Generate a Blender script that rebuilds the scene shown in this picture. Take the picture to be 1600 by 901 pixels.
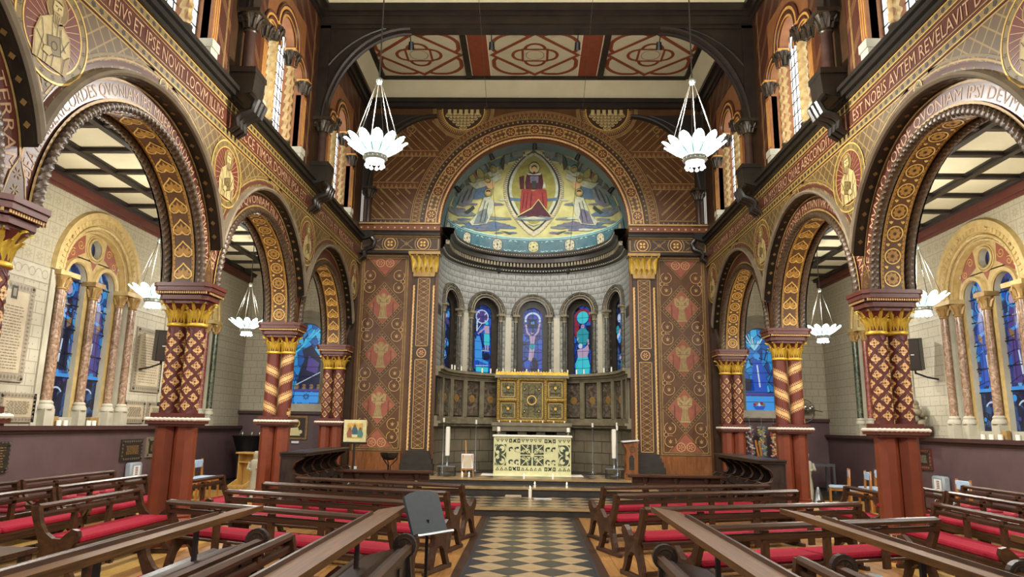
import bpy, math, random
from math import pi, sin, cos, radians, sqrt
from mathutils import Vector, Matrix
from mathutils.geometry import tessellate_polygon
random.seed(4)
SC = bpy.context.scene
COL = SC.collection
for _o in list(bpy.data.objects): bpy.data.objects.remove(_o)

# ------------------------------------------------------------------ camera, world, exposure
FPX, PITCH, YAW, ROLL = 1090.95, 0.1931, 0.0272, 0.0152
CAMP = Vector((-0.03, 0.0, 1.6))
_fw = Vector((-sin(YAW)*cos(PITCH), cos(YAW)*cos(PITCH), sin(PITCH)))
_rt = Vector((cos(YAW), sin(YAW), 0)); _up = _rt.cross(_fw)
_r2 = _rt*cos(ROLL) + _up*sin(ROLL); _u2 = _up*cos(ROLL) - _rt*sin(ROLL)
cd = bpy.data.cameras.new('camera'); cam = bpy.data.objects.new('camera', cd); COL.objects.link(cam)
cd.sensor_width = 36; cd.lens = 36*FPX/1600; cd.clip_start = 0.05
cam.matrix_world = Matrix(((_r2.x, _u2.x, -_fw.x, CAMP.x), (_r2.y, _u2.y, -_fw.y, CAMP.y), (_r2.z, _u2.z, -_fw.z, CAMP.z), (0, 0, 0, 1)))
SC.camera = cam
w = bpy.data.worlds.new('world'); SC.world = w; w.use_nodes = True
w.node_tree.nodes['Background'].inputs[0].default_value = (1.0, 0.95, 0.88, 1)
w.node_tree.nodes['Background'].inputs[1].default_value = .5
SC.view_settings.view_transform = 'Standard'; SC.view_settings.look = 'None'
SC.view_settings.gamma = 1; SC.view_settings.exposure = 0.0; SC.view_settings.use_curve_mapping = False
SC.cycles.use_denoising = True
SC.cycles.max_bounces = 6; SC.cycles.diffuse_bounces = 3; SC.cycles.glossy_bounces = 3
SC.cycles.sample_clamp_indirect = 4

# ------------------------------------------------------------------ objects and tags
def T(name, label, cat, loc=(0, 0, 0), rz=0, group=None):
    o = bpy.data.objects.new(name, None); COL.objects.link(o); o.empty_display_size = .1
    o.location = loc; o.rotation_euler = (0, 0, rz); o['label'] = label; o['category'] = cat; o['kind'] = 'thing'
    if group: o['group'] = group
    return o
def tag(o, label, cat, group=None):
    o['label'] = label; o['category'] = cat
    if group: o['group'] = group
    return o
def S(name, label=None):
    o = bpy.data.objects.new(name, None); COL.objects.link(o); o['kind'] = 'structure'
    if label: o['label'] = label
    return o
def dup(o, parent=None, loc=None, rz=None, scale=None, label=None):
    c = o.copy(); COL.objects.link(c)
    if parent is not None: c.parent = parent
    if loc is not None: c.location = loc
    if rz is not None: c.rotation_euler = (0, 0, rz)
    if scale is not None: c.scale = (scale,)*3 if not hasattr(scale, '__len__') else scale
    if label: c['label'] = label
    for ch in list(o.children): dup(ch, c)
    return c
def link(name, me, parent, loc=(0, 0, 0), rot=(0, 0, 0), scale=None):
    o = bpy.data.objects.new(name, me); COL.objects.link(o); o.parent = parent
    o.location = loc; o.rotation_euler = rot
    if scale is not None: o.scale = scale
    return o

# ------------------------------------------------------------------ geometry builder
class G:
    def __init__(s): s.v = []; s.f = []; s.u = {}
    def add(s, vs, fs, uv=None):
        b = len(s.v); s.v += [tuple(p) for p in vs]
        s.f += [tuple(i+b for i in q) for q in fs]
        if uv:
            for i, t in enumerate(uv): s.u[b+i] = t
        return s
    def box(s, x0, x1, y0, y1, z0, z1, bev=0):
        if bev:
            b = bev
            pts = [(x0+b, y0, ), (x1-b, y0), (x1, y0+b), (x1, y1-b), (x1-b, y1), (x0+b, y1), (x0, y1-b), (x0, y0+b)]
            ins = [(x0+b, y0+b), (x1-b, y0+b), (x1-b, y0+b), (x1-b, y1-b), (x1-b, y1-b), (x0+b, y1-b), (x0+b, y1-b), (x0+b, y0+b)]
            vs = [(p[0], p[1], z0) for p in ins] + [(p[0], p[1], z0+b) for p in pts] + [(p[0], p[1], z1-b) for p in pts] + [(p[0], p[1], z1) for p in ins]
            fs = [(7, 6, 5, 4, 3, 2, 1, 0), tuple(range(24, 32))]
            for k in range(3):
                for i in range(8): fs.append((k*8+i, k*8+(i+1) % 8, k*8+8+(i+1) % 8, k*8+8+i))
            return s.add(vs, fs)
        vs = [(x0, y0, z0), (x1, y0, z0), (x1, y1, z0), (x0, y1, z0), (x0, y0, z1), (x1, y0, z1), (x1, y1, z1), (x0, y1, z1)]
        return s.add(vs, [(3, 2, 1, 0), (4, 5, 6, 7), (0, 1, 5, 4), (1, 2, 6, 5), (2, 3, 7, 6), (3, 0, 4, 7)])
    def prism(s, poly, a0, a1, ax='y', mp=None):
        n = len(poly)
        def q(p, a):
            if mp: return mp(p[0], p[1], a)
            return (a, p[0], p[1]) if ax == 'x' else (p[0], a, p[1]) if ax == 'y' else (p[0], p[1], a)
        vs = [q(p, a0) for p in poly] + [q(p, a1) for p in poly]
        tr = tessellate_polygon([[Vector((p[0], p[1], 0)) for p in poly]])
        fs = [tuple(t) for t in tr] + [tuple(i+n for i in reversed(t)) for t in tr]
        fs += [(i, (i+1) % n, n+(i+1) % n, n+i) for i in range(n)]
        return s.add(vs, fs)
    def lathe(s, prof, c=(0, 0, 0), n=16, a0=0, a1=2*pi, tw=0, rot=0):
        full = abs(a1-a0-2*pi) < 1e-6; m = n if full else n+1
        vs = []; uv = []
        for k, (r, z) in enumerate(prof):
            for i in range(m):
                a = a0+(a1-a0)*i/n+rot+tw*z
                vs.append((c[0]+r*cos(a), c[1]+r*sin(a), c[2]+z)); uv.append((i/n, z))
        fs = []
        for k in range(len(prof)-1):
            for i in range(n): fs.append((k*m+i, k*m+(i+1) % m, (k+1)*m+(i+1) % m, (k+1)*m+i))
        if full:
            if prof[0][0] > 1e-4: fs.append(tuple(reversed(range(m))))
            if prof[-1][0] > 1e-4: fs.append(tuple(range((len(prof)-1)*m, len(prof)*m)))
        return s.add(vs, fs, uv)
    def grid(s, fn, nu, nv, uvs=None, closed=False):
        vs = [fn(i/nu, j/nv) for j in range(nv+1) for i in range(nu+1)]
        fs = [(j*(nu+1)+i, j*(nu+1)+i+1, (j+1)*(nu+1)+i+1, (j+1)*(nu+1)+i) for j in range(nv) for i in range(nu)]
        return s.add(vs, fs, [(uvs(i/nu, j/nv) if uvs else (i/nu, j/nv)) for j in range(nv+1) for i in range(nu+1)])
    def tube(s, path, r, n=8, closed=False, cap=True):
        P = [Vector(p) for p in path]; m = len(P)
        R = r if hasattr(r, '__len__') else [r]*m
        t0 = ((P[1]-P[-1]) if closed else (P[1]-P[0])).normalized()
        nr = t0.orthogonal().normalized(); vs = []
        for i in range(m):
            t = (P[(i+1) % m]-P[i-1]) if (closed or 0 < i < m-1) else (P[1]-P[0] if i == 0 else P[-1]-P[-2])
            t.normalize(); nr = (nr-t*nr.dot(t)).normalized(); b = t.cross(nr)
            for k in range(n):
                a = 2*pi*k/n; vs.append(P[i]+(nr*cos(a)+b*sin(a))*R[i])
        fs = []
        for i in range(m if closed else m-1):
            j = (i+1) % m
            for k in range(n): fs.append((i*n+k, i*n+(k+1) % n, j*n+(k+1) % n, j*n+k))
        if cap and not closed: fs += [tuple(reversed(range(n))), tuple(range((m-1)*n, m*n))]
        return s.add(vs, fs)
    def rope(s, path, r, pitch=.16, lobes=2, n=10, seg=None):
        # twisted strand: lobed section turning along the path
        P = [Vector(p) for p in path]; L = [0]
        for i in range(1, len(P)): L.append(L[-1]+(P[i]-P[i-1]).length)
        N = seg or max(8, int(L[-1]/pitch*6)); Q = []; k = 0
        for i in range(N+1):
            d = L[-1]*i/N
            while k < len(L)-2 and L[k+1] < d: k += 1
            f = (d-L[k])/max(1e-9, L[k+1]-L[k]); Q.append(P[k].lerp(P[k+1], f))
        nr = (Q[1]-Q[0]).normalized().orthogonal().normalized(); vs = []
        for i in range(N+1):
            t = (Q[min(N, i+1)]-Q[max(0, i-1)]).normalized(); nr = (nr-t*nr.dot(t)).normalized(); b = t.cross(nr)
            tw = 2*pi*(L[-1]*i/N)/(pitch*lobes)
            for j in range(n):
                a = 2*pi*j/n; rr = r*(0.86+0.14*cos(lobes*(a)-lobes*tw)); vs.append(Q[i]+(nr*cos(a)+b*sin(a))*rr)
        fs = [(i*n+j, i*n+(j+1) % n, (i+1)*n+(j+1) % n, (i+1)*n+j) for i in range(N) for j in range(n)]
        fs += [tuple(reversed(range(n))), tuple(range(N*n, N*n+n))]
        return s.add(vs, fs)
    def ball(s, c, r, n=10, m=6, sq=(1, 1, 1)):
        vs = [(c[0], c[1], c[2]-r*sq[2])]
        for j in range(1, m):
            for i in range(n):
                a = 2*pi*i/n; b = -pi/2+pi*j/m
                vs.append((c[0]+r*sq[0]*cos(b)*cos(a), c[1]+r*sq[1]*cos(b)*sin(a), c[2]+r*sq[2]*sin(b)))
        vs.append((c[0], c[1], c[2]+r*sq[2])); e = len(vs)-1
        fs = [(0, 1+(i+1) % n, 1+i) for i in range(n)] + [(e, e-n+i, e-n+(i+1) % n) for i in range(n)]
        for j in range(m-2):
            for i in range(n): fs.append((1+j*n+i, 1+j*n+(i+1) % n, 1+(j+1)*n+(i+1) % n, 1+(j+1)*n+i))
        return s.add(vs, fs)
    def xf(s, M, start=0):
        for i in range(start, len(s.v)): s.v[i] = tuple(M @ Vector(s.v[i]))
        return s
    def mesh(s, name, mat, smooth=False):
        me = bpy.data.meshes.new(name); me.from_pydata(s.v, [], s.f)
        for m in (mat if isinstance(mat, list) else [mat]): me.materials.append(m)
        if s.u:
            ul = me.uv_layers.new(name='UVMap'); vi = [0]*len(me.loops); me.loops.foreach_get('vertex_index', vi)
            fl = []
            for i in vi: fl += s.u.get(i, (0., 0.))
            ul.data.foreach_set('uv', fl)
        if smooth:
            me.polygons.foreach_set('use_smooth', [True]*len(me.polygons))
            if smooth != 'all' : me.set_sharp_from_angle(angle=radians(40))
        me.update(); return me
    def obj(s, name, mat, parent=None, smooth=False, loc=(0, 0, 0), rz=0):
        o = bpy.data.objects.new(name, s.mesh(name, mat, smooth)); COL.objects.link(o); o.parent = parent
        o.location = loc; o.rotation_euler = (0, 0, rz)
        return o

# arched openings in a wall parametrised as mp(s, z, d): s along, z up, d proud of the wall into the room
def arch_pts(sc, a, zs, zp, n=20):
    p = [(sc+a, zs)] if zs < zp-1e-6 else []
    p += [(sc+a*cos(pi*i/n), zp+a*sin(pi*i/n)) for i in range(n+1)]
    if zs < zp-1e-6: p.append((sc-a, zs))
    return p
def arch_wall(g, mp, s0, s1, z0, z1, sc, a, zs, zp, n=20, d=0, sub=1):
    V = []; UV = []
    def P(s, z): V.append(mp(s, z, d)); UV.append((s, z)); return len(V)-1
    F = []
    def quad(sa, sb, za, zb, k=1):
        for i in range(k):
            x0 = sa+(sb-sa)*i/k; x1 = sa+(sb-sa)*(i+1)/k
            F.append((P(x0, za), P(x1, za), P(x1, zb), P(x0, zb)))
    if zs > z0+1e-6: quad(s0, s1, z0, zs, max(2, 8*sub))
    if zp > zs+1e-6: quad(s0, sc-a, zs, zp, sub); quad(sc+a, s1, zs, zp, sub)
    top = []; arc = []
    for i in range(n+1):
        t = pi*i/n; c, q = cos(t), sin(t); arc.append((sc+a*c, zp+a*q))
        # ray from centre to the rectangle border
        hx = (s1-sc) if c >= 0 else (sc-s0); hz = z1-zp
        k = min(hx/abs(c) if abs(c) > 1e-9 else 1e9, hz/q if q > 1e-9 else 1e9); top.append((sc+k*c, zp+k*q))
    for i in range(n):
        b, c = top[i], top[i+1]
        ids = [P(*arc[i]), P(*b)]
        if (abs(b[0]-s1) < 1e-6 and abs(c[1]-z1) < 1e-6 and abs(b[1]-z1) > 1e-6): ids.append(P(s1, z1))
        if (abs(b[1]-z1) < 1e-6 and abs(c[0]-s0) < 1e-6 and abs(c[1]-z1) > 1e-6): ids.append(P(s0, z1))
        ids += [P(*c), P(*arc[i+1])]; F.append(tuple(ids))
    g.add(V, F, UV)
def arch_reveal(g, mp, sc, a, zs, zp, d0, d1, n=20):
    p = arch_pts(sc, a, zs, zp, n); V = []; UV = []; L = 0
    for i, q in enumerate(p):
        if i: L += sqrt((q[0]-p[i-1][0])**2+(q[1]-p[i-1][1])**2)
        V += [mp(q[0], q[1], d0), mp(q[0], q[1], d1)]; UV += [(L, d0), (L, d1)]
    g.add(V, [(2*i, 2*i+1, 2*i+3, 2*i+2) for i in range(len(p)-1)], UV)
def arch_band(g, mp, sc, r0, r1, zp, d0, d1=None, hs=1e9, n=28, legs=0):
    # ring band between radii, cut off at |s-sc| <= hs
    if d1 is None: d1 = d0
    V = []; UV = []
    for i in range(n+1):
        for r, d in ((r0, d0), (r1, d1)):
            t0 = math.acos(hs/r) if r > hs else 0
            t = t0+(pi-2*t0)*i/n
            V.append(mp(sc+r*cos(t), zp+r*sin(t), d)); UV.append((r1*t, r))
    F = [(2*i, 2*i+1, 2*i+3, 2*i+2) for i in range(n)]
    g.add(V, F, UV)
    if legs:
        for sg in (-1, 1): g.add([mp(sc+sg*r0, zp, d0), mp(sc+sg*r1, zp, d1), mp(sc+sg*r1, zp-legs, d1), mp(sc+sg*r0, zp-legs, d0)], [(0, 1, 2, 3)])
def arch_path(mp, sc, r, zp, d, hs=1e9, n=32, legs=0):
    t0 = math.acos(hs/r) if r > hs else 0
    p = [mp(sc+r*cos(t0+(pi-2*t0)*i/n), zp+r*sin(t0+(pi-2*t0)*i/n), d) for i in range(n+1)]
    if legs: p = [mp(sc+r, zp-legs, d)]+p+[mp(sc-r, zp-legs, d)]
    return p
def wallrect(g, mp, s0, s1, z0, z1, d=0, ns=1, nz=1):
    g.grid(lambda u, v: mp(s0+(s1-s0)*u, z0+(z1-z0)*v, d), ns, nz, lambda u, v: (s0+(s1-s0)*u, z0+(z1-z0)*v))
def wbox(g, mp, s0, s1, z0, z1, d0, d1):
    c = [(s, z, d) for d in (d0, d1) for z in (z0, z1) for s in (s0, s1)]
    g.add([mp(*q) for q in c], [(0, 1, 3, 2), (4, 5, 7, 6), (0, 1, 5, 4), (2, 3, 7, 6), (0, 2, 6, 4), (1, 3, 7, 5)])

# ------------------------------------------------------------------ flat painted ornament laid on a surface mp(u, v, h)
class Deco:
    def __init__(s, mp, eps=.004, maxe=9): s.mp = mp; s.e = eps; s.g = {}; s.maxe = maxe
    def G(s, m):
        if m not in s.g: s.g[m] = G()
        return s.g[m]
    def stroke(s, m, pts, w, lay=1, closed=False):
        n = len(pts); V = []
        for i in range(n):
            a = pts[i-1] if (i or closed) else pts[i]; b = pts[(i+1) % n] if (i < n-1 or closed) else pts[i]
            dx, dy = b[0]-a[0], b[1]-a[1]; l = sqrt(dx*dx+dy*dy) or 1; nx, ny = -dy/l*w/2, dx/l*w/2
            V += [s.mp(pts[i][0]+nx, pts[i][1]+ny, lay*s.e), s.mp(pts[i][0]-nx, pts[i][1]-ny, lay*s.e)]
        F = [(2*i, 2*i+1, 2*((i+1) % n)+1, 2*((i+1) % n)) for i in range(n if closed else n-1)]
        s.G(m).add(V, F)
    def line(s, m, a, b, w, lay=1, seg=1):
        s.stroke(m, [(a[0]+(b[0]-a[0])*i/seg, a[1]+(b[1]-a[1])*i/seg) for i in range(seg+1)], w, lay)
    def arc(s, m, c, r, w, a0=0, a1=2*pi, lay=1, n=20, sq=1):
        full = abs(a1-a0-2*pi) < 1e-6
        s.stroke(m, [(c[0]+r*cos(a0+(a1-a0)*i/n), c[1]+sq*r*sin(a0+(a1-a0)*i/n)) for i in range(n if full else n+1)], w, lay, full)
    def disc(s, m, c, r, lay=1, n=16, sq=1):
        s.poly(m, [(c[0]+r*cos(2*pi*i/n), c[1]+sq*r*sin(2*pi*i/n)) for i in range(n)], lay)
    def poly(s, m, pts, lay=1):
        tr = tessellate_polygon([[Vector((p[0], p[1], 0)) for p in pts]])
        P = [tuple(p) for p in pts]
        if s.maxe > 5:
            s.G(m).add([s.mp(p[0], p[1], lay*s.e) for p in P], [tuple(t) for t in tr]); return
        st = [[P[i] for i in t] for t in tr]; out = []
        while st:
            t = st.pop(); L = [sqrt((t[i][0]-t[(i+1) % 3][0])**2+(t[i][1]-t[(i+1) % 3][1])**2) for i in range(3)]
            k = L.index(max(L))
            if L[k] > s.maxe:
                a, b, c = t[k], t[(k+1) % 3], t[(k+2) % 3]; m2 = ((a[0]+b[0])/2, (a[1]+b[1])/2)
                st += [[a, m2, c], [m2, b, c]]
            else: out.append(t)
        for t in out: s.G(m).add([s.mp(p[0], p[1], lay*s.e) for p in t], [(0, 1, 2)])
    def rect(s, m, u0, u1, v0, v1, lay=1, seg=1):
        for i in range(seg):
            a = u0+(u1-u0)*i/seg; b = u0+(u1-u0)*(i+1)/seg
            s.G(m).add([s.mp(a, v0, lay*s.e), s.mp(b, v0, lay*s.e), s.mp(b, v1, lay*s.e), s.mp(a, v1, lay*s.e)], [(0, 1, 2, 3)])
    def frame(s, m, u0, u1, v0, v1, w, lay=1, seg=1):
        s.rect(m, u0, u1, v0, v0+w, lay, seg); s.rect(m, u0, u1, v1-w, v1, lay, seg)
        s.rect(m, u0, u0+w, v0, v1, lay); s.rect(m, u1-w, u1, v0, v1, lay)
    def text(s, m, body, u, v, size, lay=1, xs=1., length=None, align='L'):
        vs, fs, L = text_mesh(body)
        k = size; kx = size*xs
        if length: kx = length/L
        off = -L*kx/2 if align == 'C' else 0
        s.G(m).add([s.mp(u+off+p[0]*kx, v+p[1]*k, lay*s.e) for p in vs], fs)
    def done(s, parent, name='painted_ornament', names=None):
        for m, g in s.g.items():
            if g.f: g.obj(name, MT[m], parent)['kind'] = 'stuff'
_tc = {}
def text_mesh(body):
    if body in _tc: return _tc[body]
    cu = bpy.data.curves.new('inscription', 'FONT'); cu.body = body; cu.resolution_u = 2
    ob = bpy.data.objects.new('inscription', cu); COL.objects.link(ob)
    bpy.context.view_layer.update()
    me = ob.to_mesh(); vs = [tuple(p.co) for p in me.vertices]; fs = [tuple(p.vertices) for p in me.polygons]
    ob.to_mesh_clear(); bpy.data.objects.remove(ob); bpy.data.curves.remove(cu)
    x0 = min(p[0] for p in vs); vs = [(p[0]-x0, p[1]) for p in vs]; L = max(p[0] for p in vs)
    _tc[body] = (vs, fs, L); return _tc[body]

# ------------------------------------------------------------------ materials
def lin(h):
    h = h.lstrip('#'); c = [int(h[i:i+2], 16)/255 for i in (0, 2, 4)]
    return tuple((x/12.92 if x <= .04045 else ((x+.055)/1.055)**2.4) for x in c)+(1,)
MT = {}
class NT:
    def __init__(s, name, rough=.5, metal=0, spec=.5):
        s.m = bpy.data.materials.new(name); s.m.use_nodes = True; s.t = s.m.node_tree; s.b = s.t.nodes['Principled BSDF']
        s.b.inputs['Roughness'].default_value = rough; s.b.inputs['Metallic'].default_value = metal
        s.b.inputs['Specular IOR Level'].default_value = spec; MT[name] = s.m; s._uv = None
    def set(s, inp, x):
        if isinstance(x, bpy.types.NodeSocket): s.t.links.new(x, inp)
        else: inp.default_value = x
    def n(s, ty, ins=None, **kw):
        d = s.t.nodes.new(ty)
        for k, x in kw.items(): setattr(d, k, x)
        for k, x in (ins or {}).items(): s.set(d.inputs[k], x)
        return d
    def m_(s, op, a, b=0., c=0.):
        d = s.t.nodes.new('ShaderNodeMath'); d.operation = op
        s.set(d.inputs[0], a); s.set(d.inputs[1], b); s.set(d.inputs[2], c); return d.outputs[0]
    def mix(s, f, a, b):
        d = s.t.nodes.new('ShaderNodeMix'); d.data_type = 'RGBA'
        s.set(d.inputs[0], f); s.set(d.inputs[6], lin(a) if isinstance(a, str) else a); s.set(d.inputs[7], lin(b) if isinstance(b, str) else b)
        return d.outputs[2]
    def uv(s):
        if not s._uv:
            x = s.n('ShaderNodeSeparateXYZ', {0: s.n('ShaderNodeTexCoord').outputs['UV']}); s._uv = (x.outputs[0], x.outputs[1])
        return s._uv
    def obj(s): return s.n('ShaderNodeTexCoord').outputs['Object']
    def noise(s, scale, detail=3, vec=None, dist=0):
        return s.n('ShaderNodeTexNoise', {'Vector': vec or s.obj(), 'Scale': scale, 'Detail': detail, 'Distortion': dist}).outputs['Fac']
    def color(s, c): s.set(s.b.inputs['Base Color'], c)
    def bump(s, h, strength=.3, dist=.01):
        s.t.links.new(s.n('ShaderNodeBump', {'Height': h, 'Strength': strength, 'Distance': dist}).outputs[0], s.b.inputs['Normal'])
    def ramp(s, f, stops):
        d = s.t.nodes.new('ShaderNodeValToRGB'); e = d.color_ramp.elements
        while len(e) < len(stops): e.new(.5)
        for i, (p, c) in enumerate(stops): e[i].position = p; e[i].color = lin(c)
        s.t.links.new(f, d.inputs[0]); return d.outputs[0]
def plain(name, c, rough=.5, metal=0, c2=None, scale=6, bump=0, detail=4, spec=.5, emit=0, bscale=None):
    n = NT(name, rough, metal, spec)
    if c2:
        f = n.noise(scale, detail); f = n.m_('MULTIPLY_ADD', f, 2.2, -.6); f = n.n('ShaderNodeClamp', {0: f}).outputs[0]
        col = n.mix(f, c, c2); n.color(col)
    else: n.color(lin(c))
    if bump: n.bump(n.noise(bscale or scale*3, 3), bump, .01)
    if emit:
        n.b.inputs['Emission Color'].default_value = lin(c); n.b.inputs['Emission Strength'].default_value = emit
    return n
def wood(name, c, c2, rough=.4, ax=(1, 12, 12), scale=3, spec=.5, bump=.15):
    n = NT(name, rough, 0, spec)
    mp = n.n('ShaderNodeMapping', {'Vector': n.obj(), 'Scale': ax}).outputs[0]
    f = n.noise(scale, 6, mp, .6); f = n.n('ShaderNodeClamp', {0: n.m_('MULTIPLY_ADD', f, 2.4, -.7)}).outputs[0]
    n.color(n.mix(f, c, c2)); n.bump(f, bump, .004); return n

plain('roof_dark', '#2a2018', .45, c2='#1a140f', scale=4)
plain('black_paint', '#1b1814', .34, c2='#26211a', scale=9)
plain('cream_plaster', '#cdc6a6', .8, c2='#c2bb99', scale=2)
plain('roof_red', '#8c4526', .75, c2='#7d3c20', scale=8)
plain('roof_line', '#e6dcc0', .8)
plain('gold', '#e2c04e', .35, .4, c2='#b3902f', scale=14, bump=.25)
plain('gold_pale', '#d9b76a', .45, .25, c2='#bb9444', scale=20)
plain('gold_line', '#a98a54', .5, .15, c2='#876a38', scale=10)
plain('gold_dim', '#8f7140', .55, .1, c2='#6f5630', scale=10)
plain('band_red', '#5c3226', .32, c2='#4b281e', scale=6)
plain('letters', '#b58f6c', .5, c2='#a17e5c', scale=12)
plain('column_red', '#7b391f', .42, c2='#6a301b', scale=5)
plain('column_wine', '#5e231b', .42, c2='#4d1b16', scale=8)
plain('column_cream', '#e2bd86', .45, .1, c2='#c99a58', scale=25)
plain('column_white', '#d9cfc0', .5)
plain('rope_bronze', '#57432f', .42, .15, c2='#3b2d20', scale=12)
plain('soffit_brown', '#573719', .45, c2='#462b16', scale=9)
plain('soffit_ochre', '#a37834', .5, .1, c2='#8d6528', scale=9)
plain('stone_hood', '#827663', .35, c2='#6b5f4e', scale=5, bump=.1)
plain('spandrel_brown', '#5e472a', .5, c2='#4b3820', scale=5)
plain('medal_ochre', '#7b6737', .5, c2='#6b582d', scale=9)
plain('medal_red', '#6b3228', .42, c2='#5b2a21', scale=9)
plain('medal_cream', '#c3b07a', .55, c2='#a8945c', scale=16)
plain('ink', '#2b2118', .6)
plain('chancel_brown', '#5e3b1b', .4, c2='#4b2d13', scale=4)
plain('chancel_red', '#6e3f23', .4, c2='#5b321a', scale=5)
plain('chancel_deep', '#3f2914', .45, c2='#301e0e', scale=5)
plain('chancel_rose', '#94503a', .5, c2='#80442f', scale=9)
plain('pinkline', '#c09a62', .5, .1)
plain('clere_orange', '#96623a', .5, c2='#7d4e2a', scale=6)  # on the window reveals this lighter orange stands in for warm light
plain('shaft_brown', '#46322a', .35, c2='#35251f', scale=8)
plain('angel_tan', '#a58d5d', .55, c2='#8d764a', scale=14)
plain('clere_light', '#d9a75c', .5, c2='#c08d45', scale=8)
plain('bronze_dark', '#2f281f', .4, .3, c2='#463a2b', scale=15)
plain('twist_cream', '#c3a873', .45, c2='#9c8050', scale=10)
plain('stone_pale', '#b7b29f', .6, c2='#a5a08c', scale=5)
plain('stone_cream', '#c2ab74', .55, c2='#a88f58', scale=9)
plain('stone_dark', '#857c63', .55, c2='#655d49', scale=5, bump=.3)
plain('stone_brown', '#6f634f', .6, c2='#494032', scale=6, bump=.4)
plain('stone_black', '#231f1a', .4, c2='#332c24', scale=8)
plain('dado_maroon', '#5d484a', .55, c2='#513e40', scale=3, bump=.15, bscale=60)
plain('dado_trim', '#412b28', .45)
plain('skirting', '#1d1a1a', .5)
plain('cushion', '#9c2234', .85, c2='#8a1c2d', scale=30, bump=.2, bscale=120, spec=.15)
plain('kneeler_red', '#c04a58', .85)
plain('tile_cream', '#ab9471', .3, c2='#937b5b', scale=7)
plain('tile_black', '#2a2a2c', .28, c2='#3a393a', scale=9)
plain('step_edge', '#a1855c', .35, c2='#876c48', scale=6)
plain('metal_black', '#17181a', .4, .2)
plain('metal_grey', '#8d9296', .3, .8)
plain('silver', '#c4c2b8', .28, .9, c2='#8f8c80', scale=12)
plain('stand_grey', '#3c4347', .6, c2='#343b40', scale=20)
plain('white_paint', '#d8dada', .6)
plain('candle_wax', '#e9e4d4', .6)
plain('paper_blue', '#a9c2cf', .7)
plain('chair_blue', '#b4cbe2', .8, c2='#a3bcd6', scale=10)
plain('plastic_grey', '#8b959c', .5)
plain('plaque_stone', '#b9ab90', .5, c2='#a89a7e', scale=7)
plain('plaque_border', '#7e7462', .5, c2='#9a8f7a', scale=30)
plain('plaque_bronze', '#433b30', .4, .4, c2='#37302a', scale=12)
plain('plaque_ink', '#6f6553', .6)
plain('flame', '#ffd9a0', .5, emit=12)
plain('lamp_drum', '#9aa096', .35, .5, c2='#7d837a', scale=20)
plain('lamp_rod', '#3d3931', .5, .2)
plain('moulding_red', '#5e2c21', .42, c2='#4f241b', scale=9)
plain('frontal_lime', '#d6d4a4', .6, c2='#c6c48f', scale=12)
plain('frontal_dark', '#3a4638', .6, c2='#2a352a', scale=12)
plain('icon_cream', '#d8cf9c', .6, c2='#c9be86', scale=20)
plain('icon_blue', '#2f5568', .6); plain('icon_robe', '#8c5a44', .6); plain('icon_skin', '#6d4a2e', .6); plain('icon_green', '#4d7a6c', .6)
plain('mos_gold', '#b0ac74', .5, .1, c2='#8d8a58', scale=3.5)
plain('mos_gold2', '#8a854a', .45, .15, c2='#74703c', scale=6)
plain('mos_teal', '#3a5d66', .4, c2='#2e4c54', scale=7)
plain('mos_teal_line', '#9fc0b4', .45, c2='#7fa79d', scale=9)
plain('mos_stone', '#b0a88a', .5, c2='#8e886f', scale=12)
plain('mos_red', '#7f3531', .5, c2='#692a29', scale=9)
plain('mos_maroon', '#45232a', .5, c2='#351a21', scale=9)
plain('mos_blue', '#4c6076', .5, c2='#3c4d5f', scale=10)
plain('mos_violet', '#625f6c', .5, c2='#4d4b58', scale=10)
plain('mos_grey', '#66706f', .5, c2='#4c5555', scale=8)
plain('mos_white', '#a3a68f', .5, c2='#83887a', scale=9)
plain('mos_dark', '#2e332f', .5)
plain('mos_skin', '#a78a62', .5)
plain('glow_white', '#ffffff', .5, emit=3)
wood('oak', '#523622', '#301e14', .38, (12, 12, 12), 1.2, .35)
wood('oak_x', '#4c3120', '#2a1a12', .36, (1, 14, 14), 3, .4)
wood('oak_y', '#4c3120', '#2a1a12', .36, (14, 1, 14), 3, .4)
wood('plank_y', '#6d4823', '#452d15', .5, (22, 1, 22), 2.4, .3)
wood('oak_warm', '#8a5426', '#643816', .4, (10, 10, 2), 2)
wood('floor_wood', '#b98b52', '#94683a', .3, (16, 1, 16), 2.5)
wood('floor_wood2', '#ad7f48', '#8b6035', .3, (16, 1, 16), 2.1)
wood('stall_black', '#3b2f29', '#231b17', .32, (8, 8, 3), 2)
wood('rail_brown', '#4d2f22', '#321d16', .3, (1, 12, 12), 3)
wood('pine', '#d3ab63', '#bb914c', .45, (10, 10, 1), 2)
wood('chair_wood', '#b87a36', '#96602a', .4, (8, 8, 1), 2)
def marble(name, a, b, c, scale=9):
    n = NT(name, .22); f = n.noise(scale, 6, None, 2.2)
    n.color(n.ramp(f, [(.3, a), (.5, b), (.68, c)]))
marble('marble_pink', '#674c39', '#8a6d55', '#aa917a'); marble('marble_red', '#5e2a22', '#7d3d30', '#955a48'); marble('marble_green', '#23301f', '#3a4431', '#6b6a4c')
marble('marble_panel', '#3a342d', '#574e43', '#7a6d5b', 5); marble('stone_grey', '#35332c', '#4a473d', '#5f5b4e', 6)

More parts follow.
